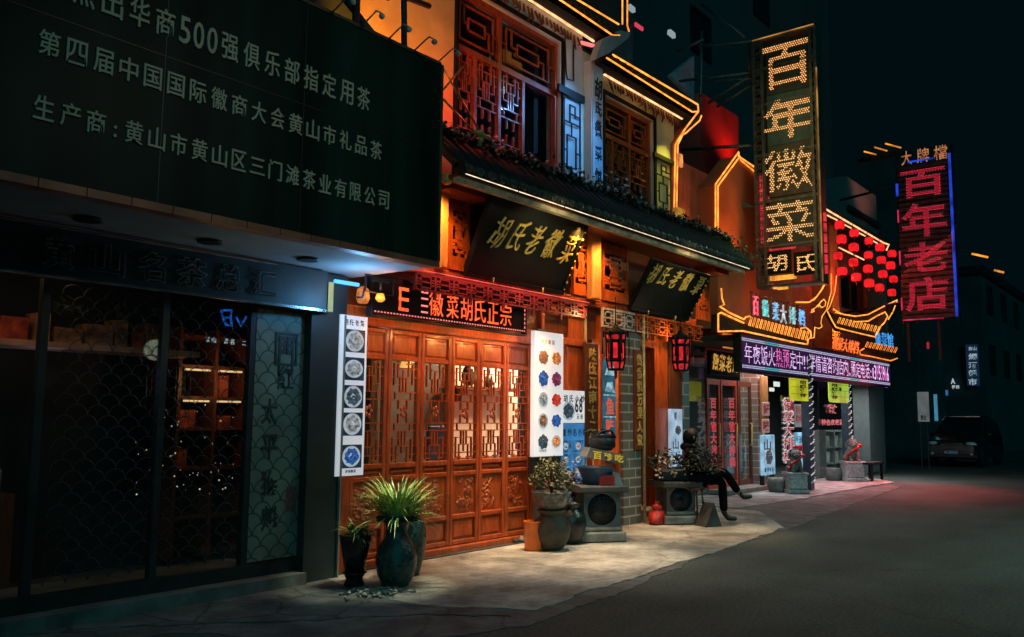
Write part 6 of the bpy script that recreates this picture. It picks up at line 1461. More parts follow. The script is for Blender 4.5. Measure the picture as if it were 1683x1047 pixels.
mb.build('blossoms', 'petal', mp_)
stn = G(848, 893, .018)
for i, (dx, s, lab) in enumerate(((0, .05, 'small dark stone by the door sill'), (.12, .06, 'small pale stone leaning against the orange bin'))):
    mb = MB(); mb.ball(stn + Vector((dx, 0, s * .6)), s, s * .8, s * .7, 7, 5); mb.build('rock', 'stone' if i else 'stone_dark', label=lab, cat='stone')
# stone pedestal with a round fan opening, and the things on it
def pedestal(px, py, pxr, lab, wd, dp, ht, m1, mcap, fan=True):
    c = G(px, py, .018); e = G(pxr, py, .018); ux = Vector((.80, -.60, 0)).normalized(); fr = Fr(c, ux, (0, 0, 1))
    t = thing('stone_pedestal', lab, 'pedestal', c)
    mb = MB(); mb.bev(fr, -wd / 2 - .06, wd / 2 + .06, 0, .13, -dp - .06, .06, .02); mb.bev(fr, -wd / 2 - .02, wd / 2 + .02, .13, .19, -dp - .02, .02, .02); mb.build('base', 'stone', t)
    mb = MB(); k = 28; ro = min(wd, ht) * .40; zc = .19 + (ht - .19) * .5
    mb.box(fr, -wd / 2, wd / 2, .19, ht, -dp, -.03)
    ring = [(ro * math.cos(6.283 * i / k), zc + ro * math.sin(6.283 * i / k)) for i in range(k)]
    def edge(a):
        dx, dz = math.cos(a), math.sin(a); s = min((wd / 2) / abs(dx) if abs(dx) > 1e-6 else 9, ((ht - .19) / 2) / abs(dz) if abs(dz) > 1e-6 else 9); return dx * s, zc + dz * s
    outer = [edge(6.283 * i / k) for i in range(k)]
    vs = [fr(a, b, -.0) for a, b in ring] + [fr(a, b, 0) for a, b in outer] + [fr(a, b, -.03) for a, b in ring] + [fr(a, b, -.03) for a, b in outer]
    mb.add(vs, [(i, (i + 1) % k, k + (i + 1) % k, k + i) for i in range(k)] + [(i, 2 * k + i, 2 * k + (i + 1) % k, (i + 1) % k) for i in range(k)] + [(k + i, k + (i + 1) % k, 3 * k + (i + 1) % k, 3 * k + i) for i in range(k)])
    mb.build('body', m1, t)
    mb = MB()
    for i in range(14): a = 6.283 * i / 14; mb.tube([fr(0, zc, -.012), fr(ro * math.cos(a), zc + ro * math.sin(a), -.012)], .004, 4)
    for r_ in (.3, .55, .8): mb.tube([fr(ro * r_ * math.cos(6.283 * i / 24), zc + ro * r_ * math.sin(6.283 * i / 24), -.01) for i in range(24)], .004, 4, closed=True)
    mb.lathe(fr(0, zc, -.02), [(ro * .99, 0), (ro * .99, .003)], 28, Fr((0, 0, 0), fr.u, fr.v, fr.n)); mb.build('round_grille', 'black_plastic', t)
    MB().bev(fr, -wd / 2 - .09, wd / 2 + .09, ht, ht + .09, -dp - .09, .09, .02).build('top_slab', mcap, t)
    return t, fr, c
cp_ = G(988, 893, .018); hP = P(988, 808, cp_.y)[1] - .018; print('ped h', hP)
pd, fp_, c1 = pedestal(990, 891, 1030, 'grey stone pedestal with a round fan grille below the blue basin', .50, .34, hP - .02, mat('pedestal_stone', (.085, .115, .125), rough=.8, var=.3, bump=.3), 'stone_dark')
zt = hP + .07
# basin, tilted tray with yellow characters, dark pot, red packet
bs = thing('basin', 'blue plastic basin standing on the stone pedestal under the tray', 'basin', fp_(-.02, zt, -.17)); MB().lathe(fp_(-.02, zt, -.17), [(.14, 0), (.17, .02), (.24, .22), (.26, .23), (.25, .215), (.16, .03)], 24).build('bowl', mat('blue_plastic', (.02, .075, .16), rough=.35), bs)
tr = thing('tray', 'tilted grey tray with yellow characters lying across the blue basin', 'tray', fp_(.03, zt + .235, -.12)); ftr = Fr(fp_(.02, zt + .31, .05), fp_.u * .97 + Vector((0, 0, -.12)), (0, 0, 1)); ftr.n = fp_.n
mb = MB(); mb.prism(ftr, [(-.26, .02), (.3, -.02), (.3, .11), (-.2, .15)], -.3, 0); mb.build('tray_body', mat('grey_tray', (.14, .15, .15), var=.3), tr); mb = MB(); textrow(mb, '百珍吃', ftr, -.18, .27, .01, .11, .002, gap=.2, th=.005, bold=.03); mb.build('lettering', glow('yellow_letter', (.75, .5, .04), .35, base=(.6, .42, .05)), tr)
pt = thing('iron_pot', 'dark round pot with a twisted handle on top of the tray', 'pot', fp_(.06, zt + .45, -.15)); MB().lathe(fp_(.06, zt + .44, -.15), [(.12, 0), (.17, .05), (.17, .15), (.14, .18), (.16, .2), (.05, .22), (.03, .26), (.05, .28)], 20).build('pot_body', 'black_plastic', pt); MB().tube([fp_(-.2, zt + .66, -.12), fp_(-.12, zt + .70, -.12), fp_(-.05, zt + .64, -.1), fp_(.05, zt + .69, -.1), fp_(.16, zt + .7, -.1), fp_(.22, zt + .6, -.1)], .018, 6).build('handle', 'dark_iron', pt)
mb = MB(); fr_ = Fr(fp_(.04, zt, .04), fp_.u, (0, 0, 1)); fr_.n = fp_.n; mb.bev(fr_, -.09, .12, 0, .13, -.05, .0); mb.build('red_packet', 'red_paint', label='small red packet propped against the basin on the pedestal', cat='packet')
mb = MB(); mb.prism(Fr(fp_(.2, zt, .02), fp_.u, (0, 0, 1)), [(-.04, 0), (.08, 0), (.02, .16), (-.07, .18)], -.04, 0); mb.build('folded_cloth', mat('pale_blue_cloth', (.2, .28, .32)), label='folded pale blue cloth leaning beside the red packet', cat='cloth')
# second stand: planter box stand
cq = G(1118, 864, .018); hQ = P(1118, 797, cq.y)[1] - .018
pd2, fp2_, c2_ = pedestal(1120, 862, 1150, 'darker stone pedestal with a round opening beneath the flower trough', .46, .40, hQ - .05, mat('pedestal_stone_dark', (.07, .075, .07), rough=.8, var=.4, bump=.3), 'stone_dark')
zt2 = hQ + .04 + .035
tg = thing('flower_trough', 'long trough of dark shrubs and pale flowers on the darker pedestal', 'planter', fp2_(.0, zt2, -.18))
MB().bev(fp2_, -.30, .52, hQ + .045, hQ + .20, -.36, -.02, .02).build('trough', 'black_plastic', tg)
mb = bush(fp2_(-.15, hQ + .2, -.18), 420, .30, .26, 21, None); b2_ = bush(fp2_(.30, hQ + .16, .06), 900, .31, .36, 22, None); mb.v += b2_.v; k0 = len(mb.v) - len(b2_.v); mb.f += [[i + k0 for i in f_] for f_ in b2_.f]; mb.smooth += b2_.smooth; mb.build('foliage', mat('dark_shrub', (.018, .028, .020), var=.6, scale=14), tg)
mb = MB(); rg = random.Random(31)
for i in range(40): mb.ball(fp2_(rg.uniform(-.42, -.1) if i < 26 else rg.uniform(-.2, .4), hQ + rg.uniform(.1, .42), rg.uniform(-.05, .12)), rg.uniform(.012, .024), n=6, k=4)
mb.build('flowers', mat('cream_petal', (.5, .45, .3), var=.3), tg)
cr_ = G(1080, 862, .018)
rbag = thing('red_bag', 'red plastic bag on the ground at the entrance step', 'bag', cr_)
bg_ = MB().lathe(cr_, [(.12, 0), (.15, .04), (.15, .09), (.125, .15), (.07, .2), (.04, .22), (.08, .27), (.06, .29)], 16, sx=1, sy=.8); rj = random.Random(8)
for i_, v_ in enumerate(bg_.v): bg_.v[i_] = v_ + Vector((rj.gauss(0, .012), rj.gauss(0, .012), rj.gauss(0, .008) if v_.z > .05 else 0))
bg_.build('bag_body', mat('red_plastic', (.55, .02, .015), rough=.35, var=.25, scale=20, bump=.6), rbag); mb = MB(); mb.tube([cr_ + Vector((-.05, 0, .22)), cr_ + Vector((-.03, 0, .34)), cr_ + Vector((.05, 0, .33)), cr_ + Vector((.05, 0, .22))], .012, 5); mb.build('handle', 'red_paint', rbag)
lamp('POINT', 'entrance_spill', (12.2, 6.4, 2.9), 4, (1, .7, .42), size=.1)
# folded dark board + stool under the seated person
fo = G(1172, 866, .018)
mb = MB(); mb.prism(Fr(fo, (.9, -.43, 0), (0, 0, 1)), [(-.14, 0), (.16, 0), (.03, .34)], -.26, 0); mb.build('rock', 'stone_dark', label='dark wedge shaped stone on the apron beside the sitting person', cat='stone')

# ================================================================== PERSON
def skinned(nodes, edges, sub=2):
    names = list(nodes); me = bpy.data.meshes.new('figure'); me.from_pydata([nodes[n][0] for n in names], [(names.index(a), names.index(b)) for a, b in edges], []); me.update()
    o = bpy.data.objects.new('figure', me); COL.objects.link(o)
    md = o.modifiers.new('skin', 'SKIN'); md.use_smooth_shade = True
    for i, n in enumerate(names):
        r = nodes[n][1]; sv = me.skin_vertices[0].data[i]; sv.radius = (r, r) if not isinstance(r, tuple) else r; sv.use_root = (i == 0)
    s2 = o.modifiers.new('sub', 'SUBSURF'); s2.levels = sub; s2.render_levels = sub
    dg = bpy.context.evaluated_depsgraph_get(); dg.update(); ev = o.evaluated_get(dg); m2 = ev.to_mesh()
    vs = [v.co.copy() for v in m2.vertices]; fs = [tuple(p.vertices) for p in m2.polygons]; ev.to_mesh_clear()
    bpy.data.objects.remove(o); bpy.data.meshes.remove(me)
    return vs, fs
pf = G(1193, 871, .018) + Vector((.906, .422, 0)) * .75
dd = Vector((.60, -.80, 0)); ss = Vector((.80, .60, 0))       # facing, and the person's left
o0 = pf - dd * .47
def L_(a, s, z): return o0 + dd * a + ss * s + Vector((0, 0, z))
per = thing('person', 'person in dark clothes sitting cross legged beside the flower trough', 'person', Vector((o0.x, o0.y, .018)), None)
B = {'pel': (L_(0, 0, .68), .12), 'bel': (L_(-.05, 0, .82), .115), 'che': (L_(-.09, 0, .99), .125), 'nk': (L_(-.07, 0, 1.15), .05), 'hd0': (L_(-.03, 0, 1.22), .075), 'hd1': (L_(-.01, 0, 1.30), .098), 'hd2': (L_(-.03, 0, 1.37), .075),
     'shl': (L_(-.09, .17, 1.07), .055), 'ell': (L_(-.02, .22, .84), .042), 'wrl': (L_(.27, .09, .80), .028), 'shr': (L_(-.09, -.17, 1.07), .055), 'elr': (L_(.0, -.23, .84), .042), 'wrr': (L_(.30, -.08, .81), .028),
     'hil': (L_(.04, .09, .66), .085), 'knl': (L_(.44, .08, .64), .06), 'anl': (L_(.46, .07, .14), .042), 'tol': (L_(.62, .07, .07), .018), 'hir': (L_(.04, -.09, .68), .085), 'knr': (L_(.46, -.02, .78), .06), 'anr': (L_(.70, .08, .44), .042), 'tor': (L_(.86, .09, .41), .018)}
E_ = [('pel', 'bel'), ('bel', 'che'), ('che', 'nk'), ('nk', 'hd0'), ('hd0', 'hd1'), ('hd1', 'hd2'), ('che', 'shl'), ('shl', 'ell'), ('ell', 'wrl'), ('che', 'shr'), ('shr', 'elr'), ('elr', 'wrr'), ('pel', 'hil'), ('hil', 'knl'), ('knl', 'anl'), ('anl', 'tol'), ('pel', 'hir'), ('hir', 'knr'), ('knr', 'anr'), ('anr', 'tor')]
for sd, sg in (('l', 1), ('r', -1)):
    w0 = B['wr' + sd][0]; B['pa' + sd] = (w0 + dd * .06 - ss * .02 * sg, .026); E_.append(('wr' + sd, 'pa' + sd))
    for k in range(4):
        b0 = w0 + dd * .10 + ss * (.03 - .02 * k) * sg; ln = (.030, .034, .032, .026)[k]
        B['f%s%d' % (sd, k)] = (b0, .009); B['g%s%d' % (sd, k)] = (b0 + dd * ln + Vector((0, 0, -.012)), .008); B['h%s%d' % (sd, k)] = (b0 + dd * (ln + .02) + Vector((0, 0, -.036)), .007)
        E_ += [('pa' + sd, 'f%s%d' % (sd, k)), ('f%s%d' % (sd, k), 'g%s%d' % (sd, k)), ('g%s%d' % (sd, k), 'h%s%d' % (sd, k))]
    B['t0' + sd] = (w0 + dd * .04 - ss * .045 * sg, .010); B['t1' + sd] = (w0 + dd * .075 - ss * .06 * sg + Vector((0, 0, -.01)), .008); E_ += [('pa' + sd, 't0' + sd), ('t0' + sd, 't1' + sd)]
vs, fs = skinned(B, E_)
mb = MB(); mb.add(vs, fs, True); hc = B['hd1'][0]
for e in (.032, -.032): mb.ball(hc + dd * .088 + ss * e + Vector((0, 0, .008)), .012, n=6, k=5)
mb.ball(hc + dd * .105 + Vector((0, 0, -.022)), .014, .012, .022, 8, 5); mb.ball(hc + dd * .09 + Vector((0, 0, -.06)), .010, .022, .007, 8, 5)
for e in (.098, -.098): mb.ball(hc + ss * e + Vector((0, 0, -.01)), .014, .012, .03, 7, 5)
mb.build('body', mat('skin', (.26, .14, .10), rough=.5, var=.1), per)
def sub_nodes(keys, add, edges, extra=None):
    n = {k: (B[k][0], B[k][1] + add) for k in keys}
    if extra: n.update(extra)
    return skinned(n, edges)
CL = mat('dark_jacket', (.007, .009, .011), rough=.95, var=.4, scale=12, bump=.4, spec=.05)
vs, fs = sub_nodes(['bel', 'che', 'shl', 'ell', 'shr', 'elr'], .022, [('hem', 'bel'), ('bel', 'che'), ('che', 'col'), ('che', 'shl'), ('shl', 'ell'), ('ell', 'cul'), ('che', 'shr'), ('shr', 'elr'), ('elr', 'cur')], {'hem': (L_(0, 0, .70), .15), 'col': (L_(-.075, 0, 1.13), .075), 'cul': (B['wrl'][0] - dd * .02, .03), 'cur': (B['wrr'][0] - dd * .02, .03)})
MB().add(vs, fs, True).build('jacket', CL, per)
vs, fs = sub_nodes(['pel', 'hil', 'knl', 'hir', 'knr'], .018, [('pel', 'hil'), ('hil', 'knl'), ('knl', 'cl'), ('pel', 'hir'), ('hir', 'knr'), ('knr', 'cr')], {'cl': (L_(.46, .07, .16), .062), 'cr': (L_(.69, .075, .46), .058)})
MB().add(vs, fs, True).build('trousers', mat('dark_trousers', (.006, .007, .009), rough=.95, var=.4, scale=14, bump=.3, spec=.05), per)
for a, t in (('anl', 'tol'), ('anr', 'tor')):
    A, T = B[a][0], B[t][0]; vs, fs = skinned({'h': (A + Vector((0, 0, -.035)), .05), 'm': ((A + T) / 2 + Vector((0, 0, -.03)), .046), 't': (T + dd * .04, .034), 'u': (A + Vector((0, 0, .05)), .055)}, [('h', 'm'), ('m', 't'), ('h', 'u')]); MB().add(vs, fs, True).build('shoe', mat('dark_shoe', (.012, .012, .012), rough=.4), per)
mb = MB(); mb.ball(hc + Vector((0, 0, .03)) - dd * .02, .108, .104, .105, 14, 9); mb.build('hair', mat('black_hair', (.01, .01, .01), rough=.5, bump=.4), per)
mb = MB(); mb.ball(hc - dd * .045 + Vector((0, 0, -.01)), .112, .112, .13, 14, 9); mb.ball(hc - dd * .07 + Vector((0, 0, -.15)), .11, .13, .08, 12, 8); mb.build('hood', CL, per)
stl = thing('stool', 'plain dark stool under the sitting person', 'stool', Vector((o0.x, o0.y, .018)))
MB().lathe(Vector((o0.x, o0.y, .52)), [(.16, 0), (.17, .01), (.17, .04), (.16, .05)], 18).build('seat', 'wood_dark', stl)
for k in range(4): a = .78 + k * 1.571; MB().tube([Vector((o0.x + .12 * math.cos(a), o0.y + .12 * math.sin(a), .52)), Vector((o0.x + .16 * math.cos(a), o0.y + .16 * math.sin(a), .018))], .018, 6).build('leg', 'wood_dark', stl)

# ================================================================== FORECOURT OF THE SECOND RESTAURANT
def lion(px, py, hpx, lab, seed, red_top=False):
    c = G(px, py, .03); hh = P(px, hpx, c.y)[1] - .03; s = hh / 1.2; fr = Fr(c, Vector((.62, -.78, 0)), (0, 0, 1)); S_ = lambda *a: [x * s for x in a]
    t = thing('stone_lion', lab, 'statue', c, 'stone lions with red ribbons before the restaurant')
    mb = MB(); mb.bev(fr, *S_(-.30, .30, 0, .10, -.30, .30), .02); mb.bev(fr, *S_(-.26, .26, .10, .50, -.26, .26), .03)
    mb.prism(fr, [(-.25 * s, .50 * s), (.25 * s, .50 * s), (0, .20 * s)], .262 * s, .285 * s); mb.bev(fr, *S_(-.29, .29, .50, .57, -.29, .29), .02); mb.build('plinth', mat('pale_granite', (.38, .40, .41), rough=.8, var=.35, scale=20, bump=.3), t)
    mb = MB(); q = lambda a, b, n: fr(a * s, b * s, n * s); ax = Fr((0, 0, 0), fr.u, -fr.n, (0, 0, 1))
    mb.ball(q(0, .74, -.06), .19 * s, .22 * s, .20 * s, 12, 8, ax); mb.ball(q(0, .88, .04), .16 * s, .15 * s, .18 * s, 12, 8, ax)
    for e in (-1, 1):
        mb.ball(q(.15 * e, .66, -.08), .08 * s, .14 * s, .11 * s, 10, 6, ax); mb.tube([q(.10 * e, .85, .10), q(.11 * e, .68, .16), q(.11 * e, .59, .17)], S_(.06, .05, .055), 8); mb.ball(q(.11 * e, .60, .20), .06 * s, .08 * s, .035 * s, 8, 5, ax); mb.ball(q(.10 * e, 1.15, .02), .04 * s, .03 * s, .05 * s, 7, 5, ax)
    mb.ball(q(0, 1.06, .07), .14 * s, .13 * s, .13 * s, 12, 8, ax); mb.ball(q(0, 1.02, .18), .09 * s, .07 * s, .07 * s, 10, 6, ax); mb.ball(q(0, 1.045, .245), .03 * s, n=7, k=5)
    for k in range(16): a = math.pi * 2 * k / 16; mb.ball(q(.15 * math.cos(a), 1.04 + .14 * math.sin(a), -.01), .045 * s, n=7, k=5)
    for e in (-.05, .05): mb.ball(q(e, 1.09, .185), .022 * s, n=6, k=5)
    mb.tube([q(0, .62, -.26), q(.04, .75, -.30), q(0, .9, -.26)], S_(.04, .05, .03), 7); mb.build('lion_body', 'stone', t)
    mb = MB(); mb.tube([q(-.20, .72, .14), q(-.10, .84, .22), q(.05, .95, .22), q(.17, 1.02, .10)], S_(.03, .04, .04, .03), 6); mb.ball(q(.19, 1.02, .10), .08 * s, .06 * s, .06 * s, 8, 6, ax); mb.tube([q(-.20, .72, .14), q(-.24, .60, .16)], S_(.04, .03), 6)
    mb.build('ribbon', mat('red_satin', (.6, .02, .02), rough=.35), t)
    return t, fr, s
l1, f1, s1 = lion(1308, 810, 738, 'stone lion with a red ribbon at the near end, red board behind its head', 1)
lion(1402, 790, 722, 'paler stone lion with a red ribbon, farther along the forecourt', 2)
rbx = thing('small_sign', 'small red board with dark characters behind the near stone lion', 'sign', (P(1318, 738, 7.5)[0], 7.5, .6)); a, b, c, d = R(1305, 1332, 732, 743, 7.5); MB().bev(fac(7.5), a, b, c, d, -.03, 0).build('board', glow('red_board', (.6, .03, .03), .5), rbx); mb = MB(); textrow(mb, '欢迎光临', fac(7.5), a + .03, b - .03, c + .03, d - .03, .002, th=.004); mb.build('lettering', 'ink', rbx); MB().wbox(a + .3, a + .34, 7.51, 7.55, .045, c).build('post', 'dark_iron', rbx)
for px, py, pr, ph, lab in ((1279, 808, 17, 785, 'round stone drum seat left of the near stone lion'), (1370, 789, 13, 769, 'round stone drum seat left of the far stone lion')):
    c = G(px, py, .03); h = P(px, ph, c.y)[1] - .03; r = pr / (F / (.774 * c.x + .623 * c.y)) * .98
    MB().lathe(c, [(.82 * r, 0), (.92 * r, .05 * h), (1.02 * r, .3 * h), (1.05 * r, .5 * h), (1.02 * r, .7 * h), (.92 * r, .93 * h), (.8 * r, h), (.3 * r, h * 1.01)], 24).build('drum_stool', mat('drum_stone', (.15, .16, .15), rough=.8, var=.3, scale=12, bump=.3), label=lab, cat='stone stool', group='stone drum seats')
cbn = G(1435, 790, .03); bt_ = thing('bench', 'dark low bench at the far end of the forecourt by the grey pillar', 'bench', cbn); h = P(1435, 760, cbn.y)[1] - .03
MB().wbox(cbn.x - .5, cbn.x + .5, cbn.y - .15, cbn.y + .25, .045 + h - .06, .045 + h).build('seat', 'black_wood', bt_)
for sx in (-.46, .40):
    for sy in (-.13, .17): MB().wbox(cbn.x + sx, cbn.x + sx + .06, cbn.y + sy, cbn.y + sy + .06, .045, .045 + h - .06).build('leg', 'black_wood', bt_)
MB().wbox(cbn.x - .4, cbn.x + .4, cbn.y - .02, cbn.y + .02, .2, .24).build('stretcher', 'black_wood', bt_)
q = R(1429, 1453, 630, 760, 7.75); MB().wbox(q[0], q[1], 7.75, 8.2, .0, 3.04).build('pillar', mat('pale_pillar', (.09, .105, .105), var=.15), b2)
gb = G(1348, 790, .03); MB().lathe(gb + Vector((0, .4, 0)), [(.10, 0), (.14, .25), (.14, .3)], 12).build('bucket', mat('green_bucket', (.03, .12, .07), rough=.4), label='dark green bucket beside the far stone drum', cat='bucket')

# ================================================================== CAR
XCAR = 33.0
yl, _ = PX(1519, 760, XCAR); yr, _ = PX(1612, 760, XCAR); zc_ = PX(1565, 684, XCAR)[1]; print('car', yl, yr, zc_)
yc = -(yl + yr) / 2; cw = abs(yr - yl) / 2 * .93; hz = 1.74
car = thing('parked_car', 'dark sport utility car parked facing the camera beyond the neon restaurant', 'car', (XCAR + 2.2, yc, 0))
CM = mat('dark_car_paint', (.012, .015, .016), rough=.2, var=.1, coat=.8)
prof = [(0, .42), (.02, .80), (.12, .93), (.75, 1.03), (1.15, 1.08), (1.75, 1.62), (2.1, hz), (3.7, hz), (4.35, 1.55), (4.6, 1.02), (4.65, .5), (4.5, .32), (.15, .30)]
mb = MB(); n = len(prof); offs = [(-1, 0), (-.94, .0), (.94, 0), (1, 0)]
def wid(x, z): return cw * (1 - max(0, (z - 1.0)) * .30) * (1 - .10 * max(0, (.5 - x)) / .5)
ls = [(XCAR + x, yc - wid(x, z), z) for x, z in prof]; rs_ = [(XCAR + x, yc + wid(x, z), z) for x, z in prof]
mb.add(ls + rs_, [tuple(range(n)), tuple(range(n, 2 * n))[::-1]] + [(i, n + i, n + (i + 1) % n, (i + 1) % n) for i in range(n)]); mb.build('body', CM, car, bevel=.05)
def cy(y): return yc + y * cw
mb = MB(); mb.quad((XCAR + 1.18, cy(-.88), 1.115), (XCAR + 1.18, cy(.88), 1.115), (XCAR + 1.70, cy(.74), 1.60), (XCAR + 1.70, cy(-.74), 1.60)); mb.build('windshield', mat('car_glass', (.01, .013, .015), rough=.06, spec=.8), car)
mb = MB()
for e in (-1, 1): mb.quad((XCAR + 1.55, cy(e * 1.0) - e * .018, 1.14), (XCAR + 4.2, cy(e * 1.0) - e * .01, 1.14), (XCAR + 3.9, cy(e * .83), 1.60), (XCAR + 2.05, cy(e * .83), 1.60))
mb.build('side_window', bpy.data.materials['car_glass'], car)
mb = MB()
for k in range(5): mb.wbox(XCAR - .03, XCAR + .02, cy(-.42), cy(.42), .62 + k * .05, .645 + k * .05)
mb.build('grille', mat('chrome', (.6, .6, .6), rough=.15, metal=1), car)
for e in (-1, 1):
    mb = MB(); mb.ball((XCAR + .07, cy(e * .72), .80), .05, .19, .09, 12, 8); mb.build('headlight', mat('headlight_glass', (.55, .58, .55), rough=.1, spec=.8), car)
    MB().lathe((XCAR - .0, cy(e * .74), .46), [(.06, 0), (.05, .03)], 12, Fr((0, 0, 0), (0, 1, 0), (0, 0, 1), (-1, 0, 0))).build('fog_light', bpy.data.materials['headlight_glass'], car)
    MB().ball((XCAR + 1.45, cy(e * 1.10), 1.12), .09, .11, .08, 10, 6).build('mirror', CM, car)
    for xx in (.85, 3.65):
        ax = Fr((0, 0, 0), (1, 0, 0), (0, 0, 1), (0, e, 0)); cc = (XCAR + xx, cy(e * .82), .36); o = MB().lathe(cc, [(.22, 0), (.34, .0), (.365, .05), (.365, .17), (.33, .20), (.24, .20)], 24, ax).build('wheel', 'rubber', car); MB().lathe(cc, [(.24, .19), (.22, .17), (.08, .19), (.03, .2)], 16, ax).build('rim', 'grey_paint', o)
mb = MB(); mb.wbox(XCAR - .045, XCAR - .01, cy(-.25), cy(.25), .46, .59); o = mb.build('number_plate', mat('blue_plate', (.07, .16, .32), rough=.4), car); mb = MB(); textrow(mb, '皖J·8306'.replace('·', ''), acr(XCAR - .046), -yc - .22, -yc + .22, .485, .565, .001, th=.003, bold=.02); mb.build('lettering', 'white_paint', o)
mb = MB(); mb.wbox(XCAR - .06, XCAR + .03, cy(-.95), cy(.95), .36, .44); mb.build('bumper', 'black_plastic', car)
MB().wbox(XCAR + 1.9, XCAR + 3.8, cy(-.7), cy(.7), hz + .002, hz + .035).build('roof_rail', bpy.data.materials['chrome'], car)

# ================================================================== FAR BACKGROUND
def block(lab, x0, x1, y0, y1, h, m='dark_wall', win=None, name='city_building', group=None):
    t = thing(name, lab, 'building', ((x0 + x1) / 2, (y0 + y1) / 2, 0), group); MB().wbox(x0, x1, y0, y1, 0, h).build('wall', m, t)
    mb = MB(); mb.wbox(x0 - .15, x1 + .15, y0 - .15, y1 + .15, h, h + .4); mb.build('parapet', 'dark_iron', t)
    if win:
        nx, nz, z0 = win; k = 0
        for i in range(nx):
            for j in range(nz):
                if k >= 60: break
                k += 1; wx = x0 + (x1 - x0) * (i + .5) / nx; wz = z0 + 3.1 * j
                if wz + 1.5 > h: continue
                mb = MB(); frame(mb, fac(y0), wx - .7, wx + .7, wz, wz + 1.5, -.05, .06, .08); mb.box(fac(y0), wx - .04, wx + .04, wz + .08, wz + 1.42, -.05, .04); o = mb.build('window', 'dark_iron', t); MB().box(fac(y0), wx - .62, wx + .62, wz + .08, wz + 1.42, .002, .012).build('pane', 'car_pane', o)
    return t
M['car_pane'] = mat('dark_pane', (.01, .016, .018), rough=.08, spec=.7)
xo = P(1366, 200, 12.0)[0]
ob_ = block('tall dark block rising behind the tower sign', 12.0, xo, 12.0, 26, 34, mat('dark_tower_wall', (.06, .075, .075), rough=.85, var=.2, scale=.4), (5, 9, 10))
# details on the tall block and the dark mid block left of the tower sign
mid = block('dark mid height house with teal lit gable behind the upper neon eave', 11.0, 15.5, 9.2, 11.9, 12.5, 'dark_wall')
q = [P(x, y, 9.15) for x, y in ((1102, 124), (1141, 92), (1141, 168), (1128, 150))]
MB().prism(fac(9.15), q, -.1, 0).build('gable_panel', mat('pale_blue_render', (.20, .36, .42), var=.2), mid)
lamp('SPOT', 'teal_flood', (13.6, 8.2, 8.4), 55, (.2, .7, 1), target=(P(1130, 130, 9.15)[0], 9.2, P(1130, 130, 9.15)[1]), size=.1, cone=60, blend=.9)
for i, (px, py, w_, lab) in enumerate(((1040, 13, 9, 'white lit window lamp high behind the first neon eave'), (1106, 55, 9, 'white lit window lamp above the truss of the tower sign'))):
    xx, zz = P(px, py, 9.1); s = (P(px + w_, py, 9.1)[0] - xx) * .5; mb = MB(); mb.prism(fac(9.1), [(xx - s, zz - s * .35), (xx + s, zz - s * .45), (xx + s * .9, zz + s * .4), (xx - s * .8, zz + s * .5)], -.08, 0); mb.build('window_lamp', glow('cold_window', (.42, .55, .55), .6), label=lab, cat='lamp')
t = MB().bev(fac(9.1), P(1046, 39, 9.1)[0], P(1058, 39, 9.1)[0], P(1046, 42, 9.1)[1], P(1046, 36, 9.1)[1], -.05, 0).build('red_lamp', glow('rose_lamp', (.8, .06, .12), .8), label='small red lamp high behind the neon eaves', cat='lamp')
# third building with red grey lit wall, and the dark street beyond
b3 = thing('grey_building', 'grey building with a faintly red lit upper wall behind the lantern net', 'building', (34, 11, 0))
MB().wbox(29.6, 33, 9.2, 16, 0, P(1460, 336, 9.2)[1]).build('wall', mat('grey_red_wall', (.22, .17, .15), rough=.9, var=.3, scale=.8), b3)
q = (P(1462, 400, 9.2)[0]); MB().wbox(29.55, 33.1, 9.1, 9.18, P(1440, 367, 9.1)[1] - .1, P(1440, 367, 9.1)[1] + .1).build('ledge', 'dark_iron', b3)
lamp('SPOT', 'wall_red_light', (31, 7.0, 8.4), 120, (1, .35, .25), target=(31.5, 9.2, 10.5), size=.2, cone=80, blend=1)
block('dark row of shops along the street beyond the grey building', 48.3, 80, 8.6, 18, 9, 'dark_wall', (8, 2, 4))
block('distant dark building at the end of the street', 95, 110, -20, 30, 12, 'dark_wall')
block('dark low building across the far end of the street, right of the car', 60, 92, -16, -9, 8, 'dark_wall')
def far_sign(lab, X, px0_, px1_, py0_, py1_, m, cat='sign', name='far_sign'):
    ua, z0_ = PX(px0_, py1_, X); ub, z1_ = PX(px1_, py0_, X); return MB().bev(acr(X), ua, ub, z0_, z1_, -.12, 0, .01).build(name, m, label=lab, cat=cat), (ua, ub, z0_, z1_)
X6 = 48.0
ts_ = thing('vertical_sign', 'distant vertical shop sign with white characters above the car', 'sign', (X6, -PX(1598, 600, X6)[0], 3)); fr6 = acr(X6); mb = MB()
MB().box(fr6, PX(1588, 600, X6)[0], PX(1608, 600, X6)[0], PX(1598, 634, X6)[1], PX(1598, 566, X6)[1], -.15, -.02).build('board', glow('blue_sign_board', (.01, .04, .09), .4), ts_)
for ch, ya, yb in zip('烟酒超市', (581, 595, 608, 622), (591, 605, 618, 633)): put(mb, ch, fr6, PX(1592, yb, X6)[0], PX(1606, yb, X6)[0], PX(1598, yb, X6)[1], PX(1598, ya, X6)[1], 0, .02, bold=.03)
for k, ch in enumerate('黄山'): put(mb, ch, fr6, PX(1592 + k * 7, 576, X6)[0], PX(1598 + k * 7, 576, X6)[0], PX(1598, 576, X6)[1], PX(1598, 570, X6)[1], 0, .02)
mb.build('lettering', glow('white_sign', (.42, .55, .62), .6), ts_)
far_sign('blue glowing panel left of the distant vertical sign', X6 + .5, 1571, 1586, 600, 632, glow('blue_panel', (.01, .05, .22), .8, .5, 1)); far_sign('dim blue shop front panel above the parked car', X6, 1542, 1557, 641, 650, glow('dim_blue', (.03, .14, .32), .7, .4, 1))
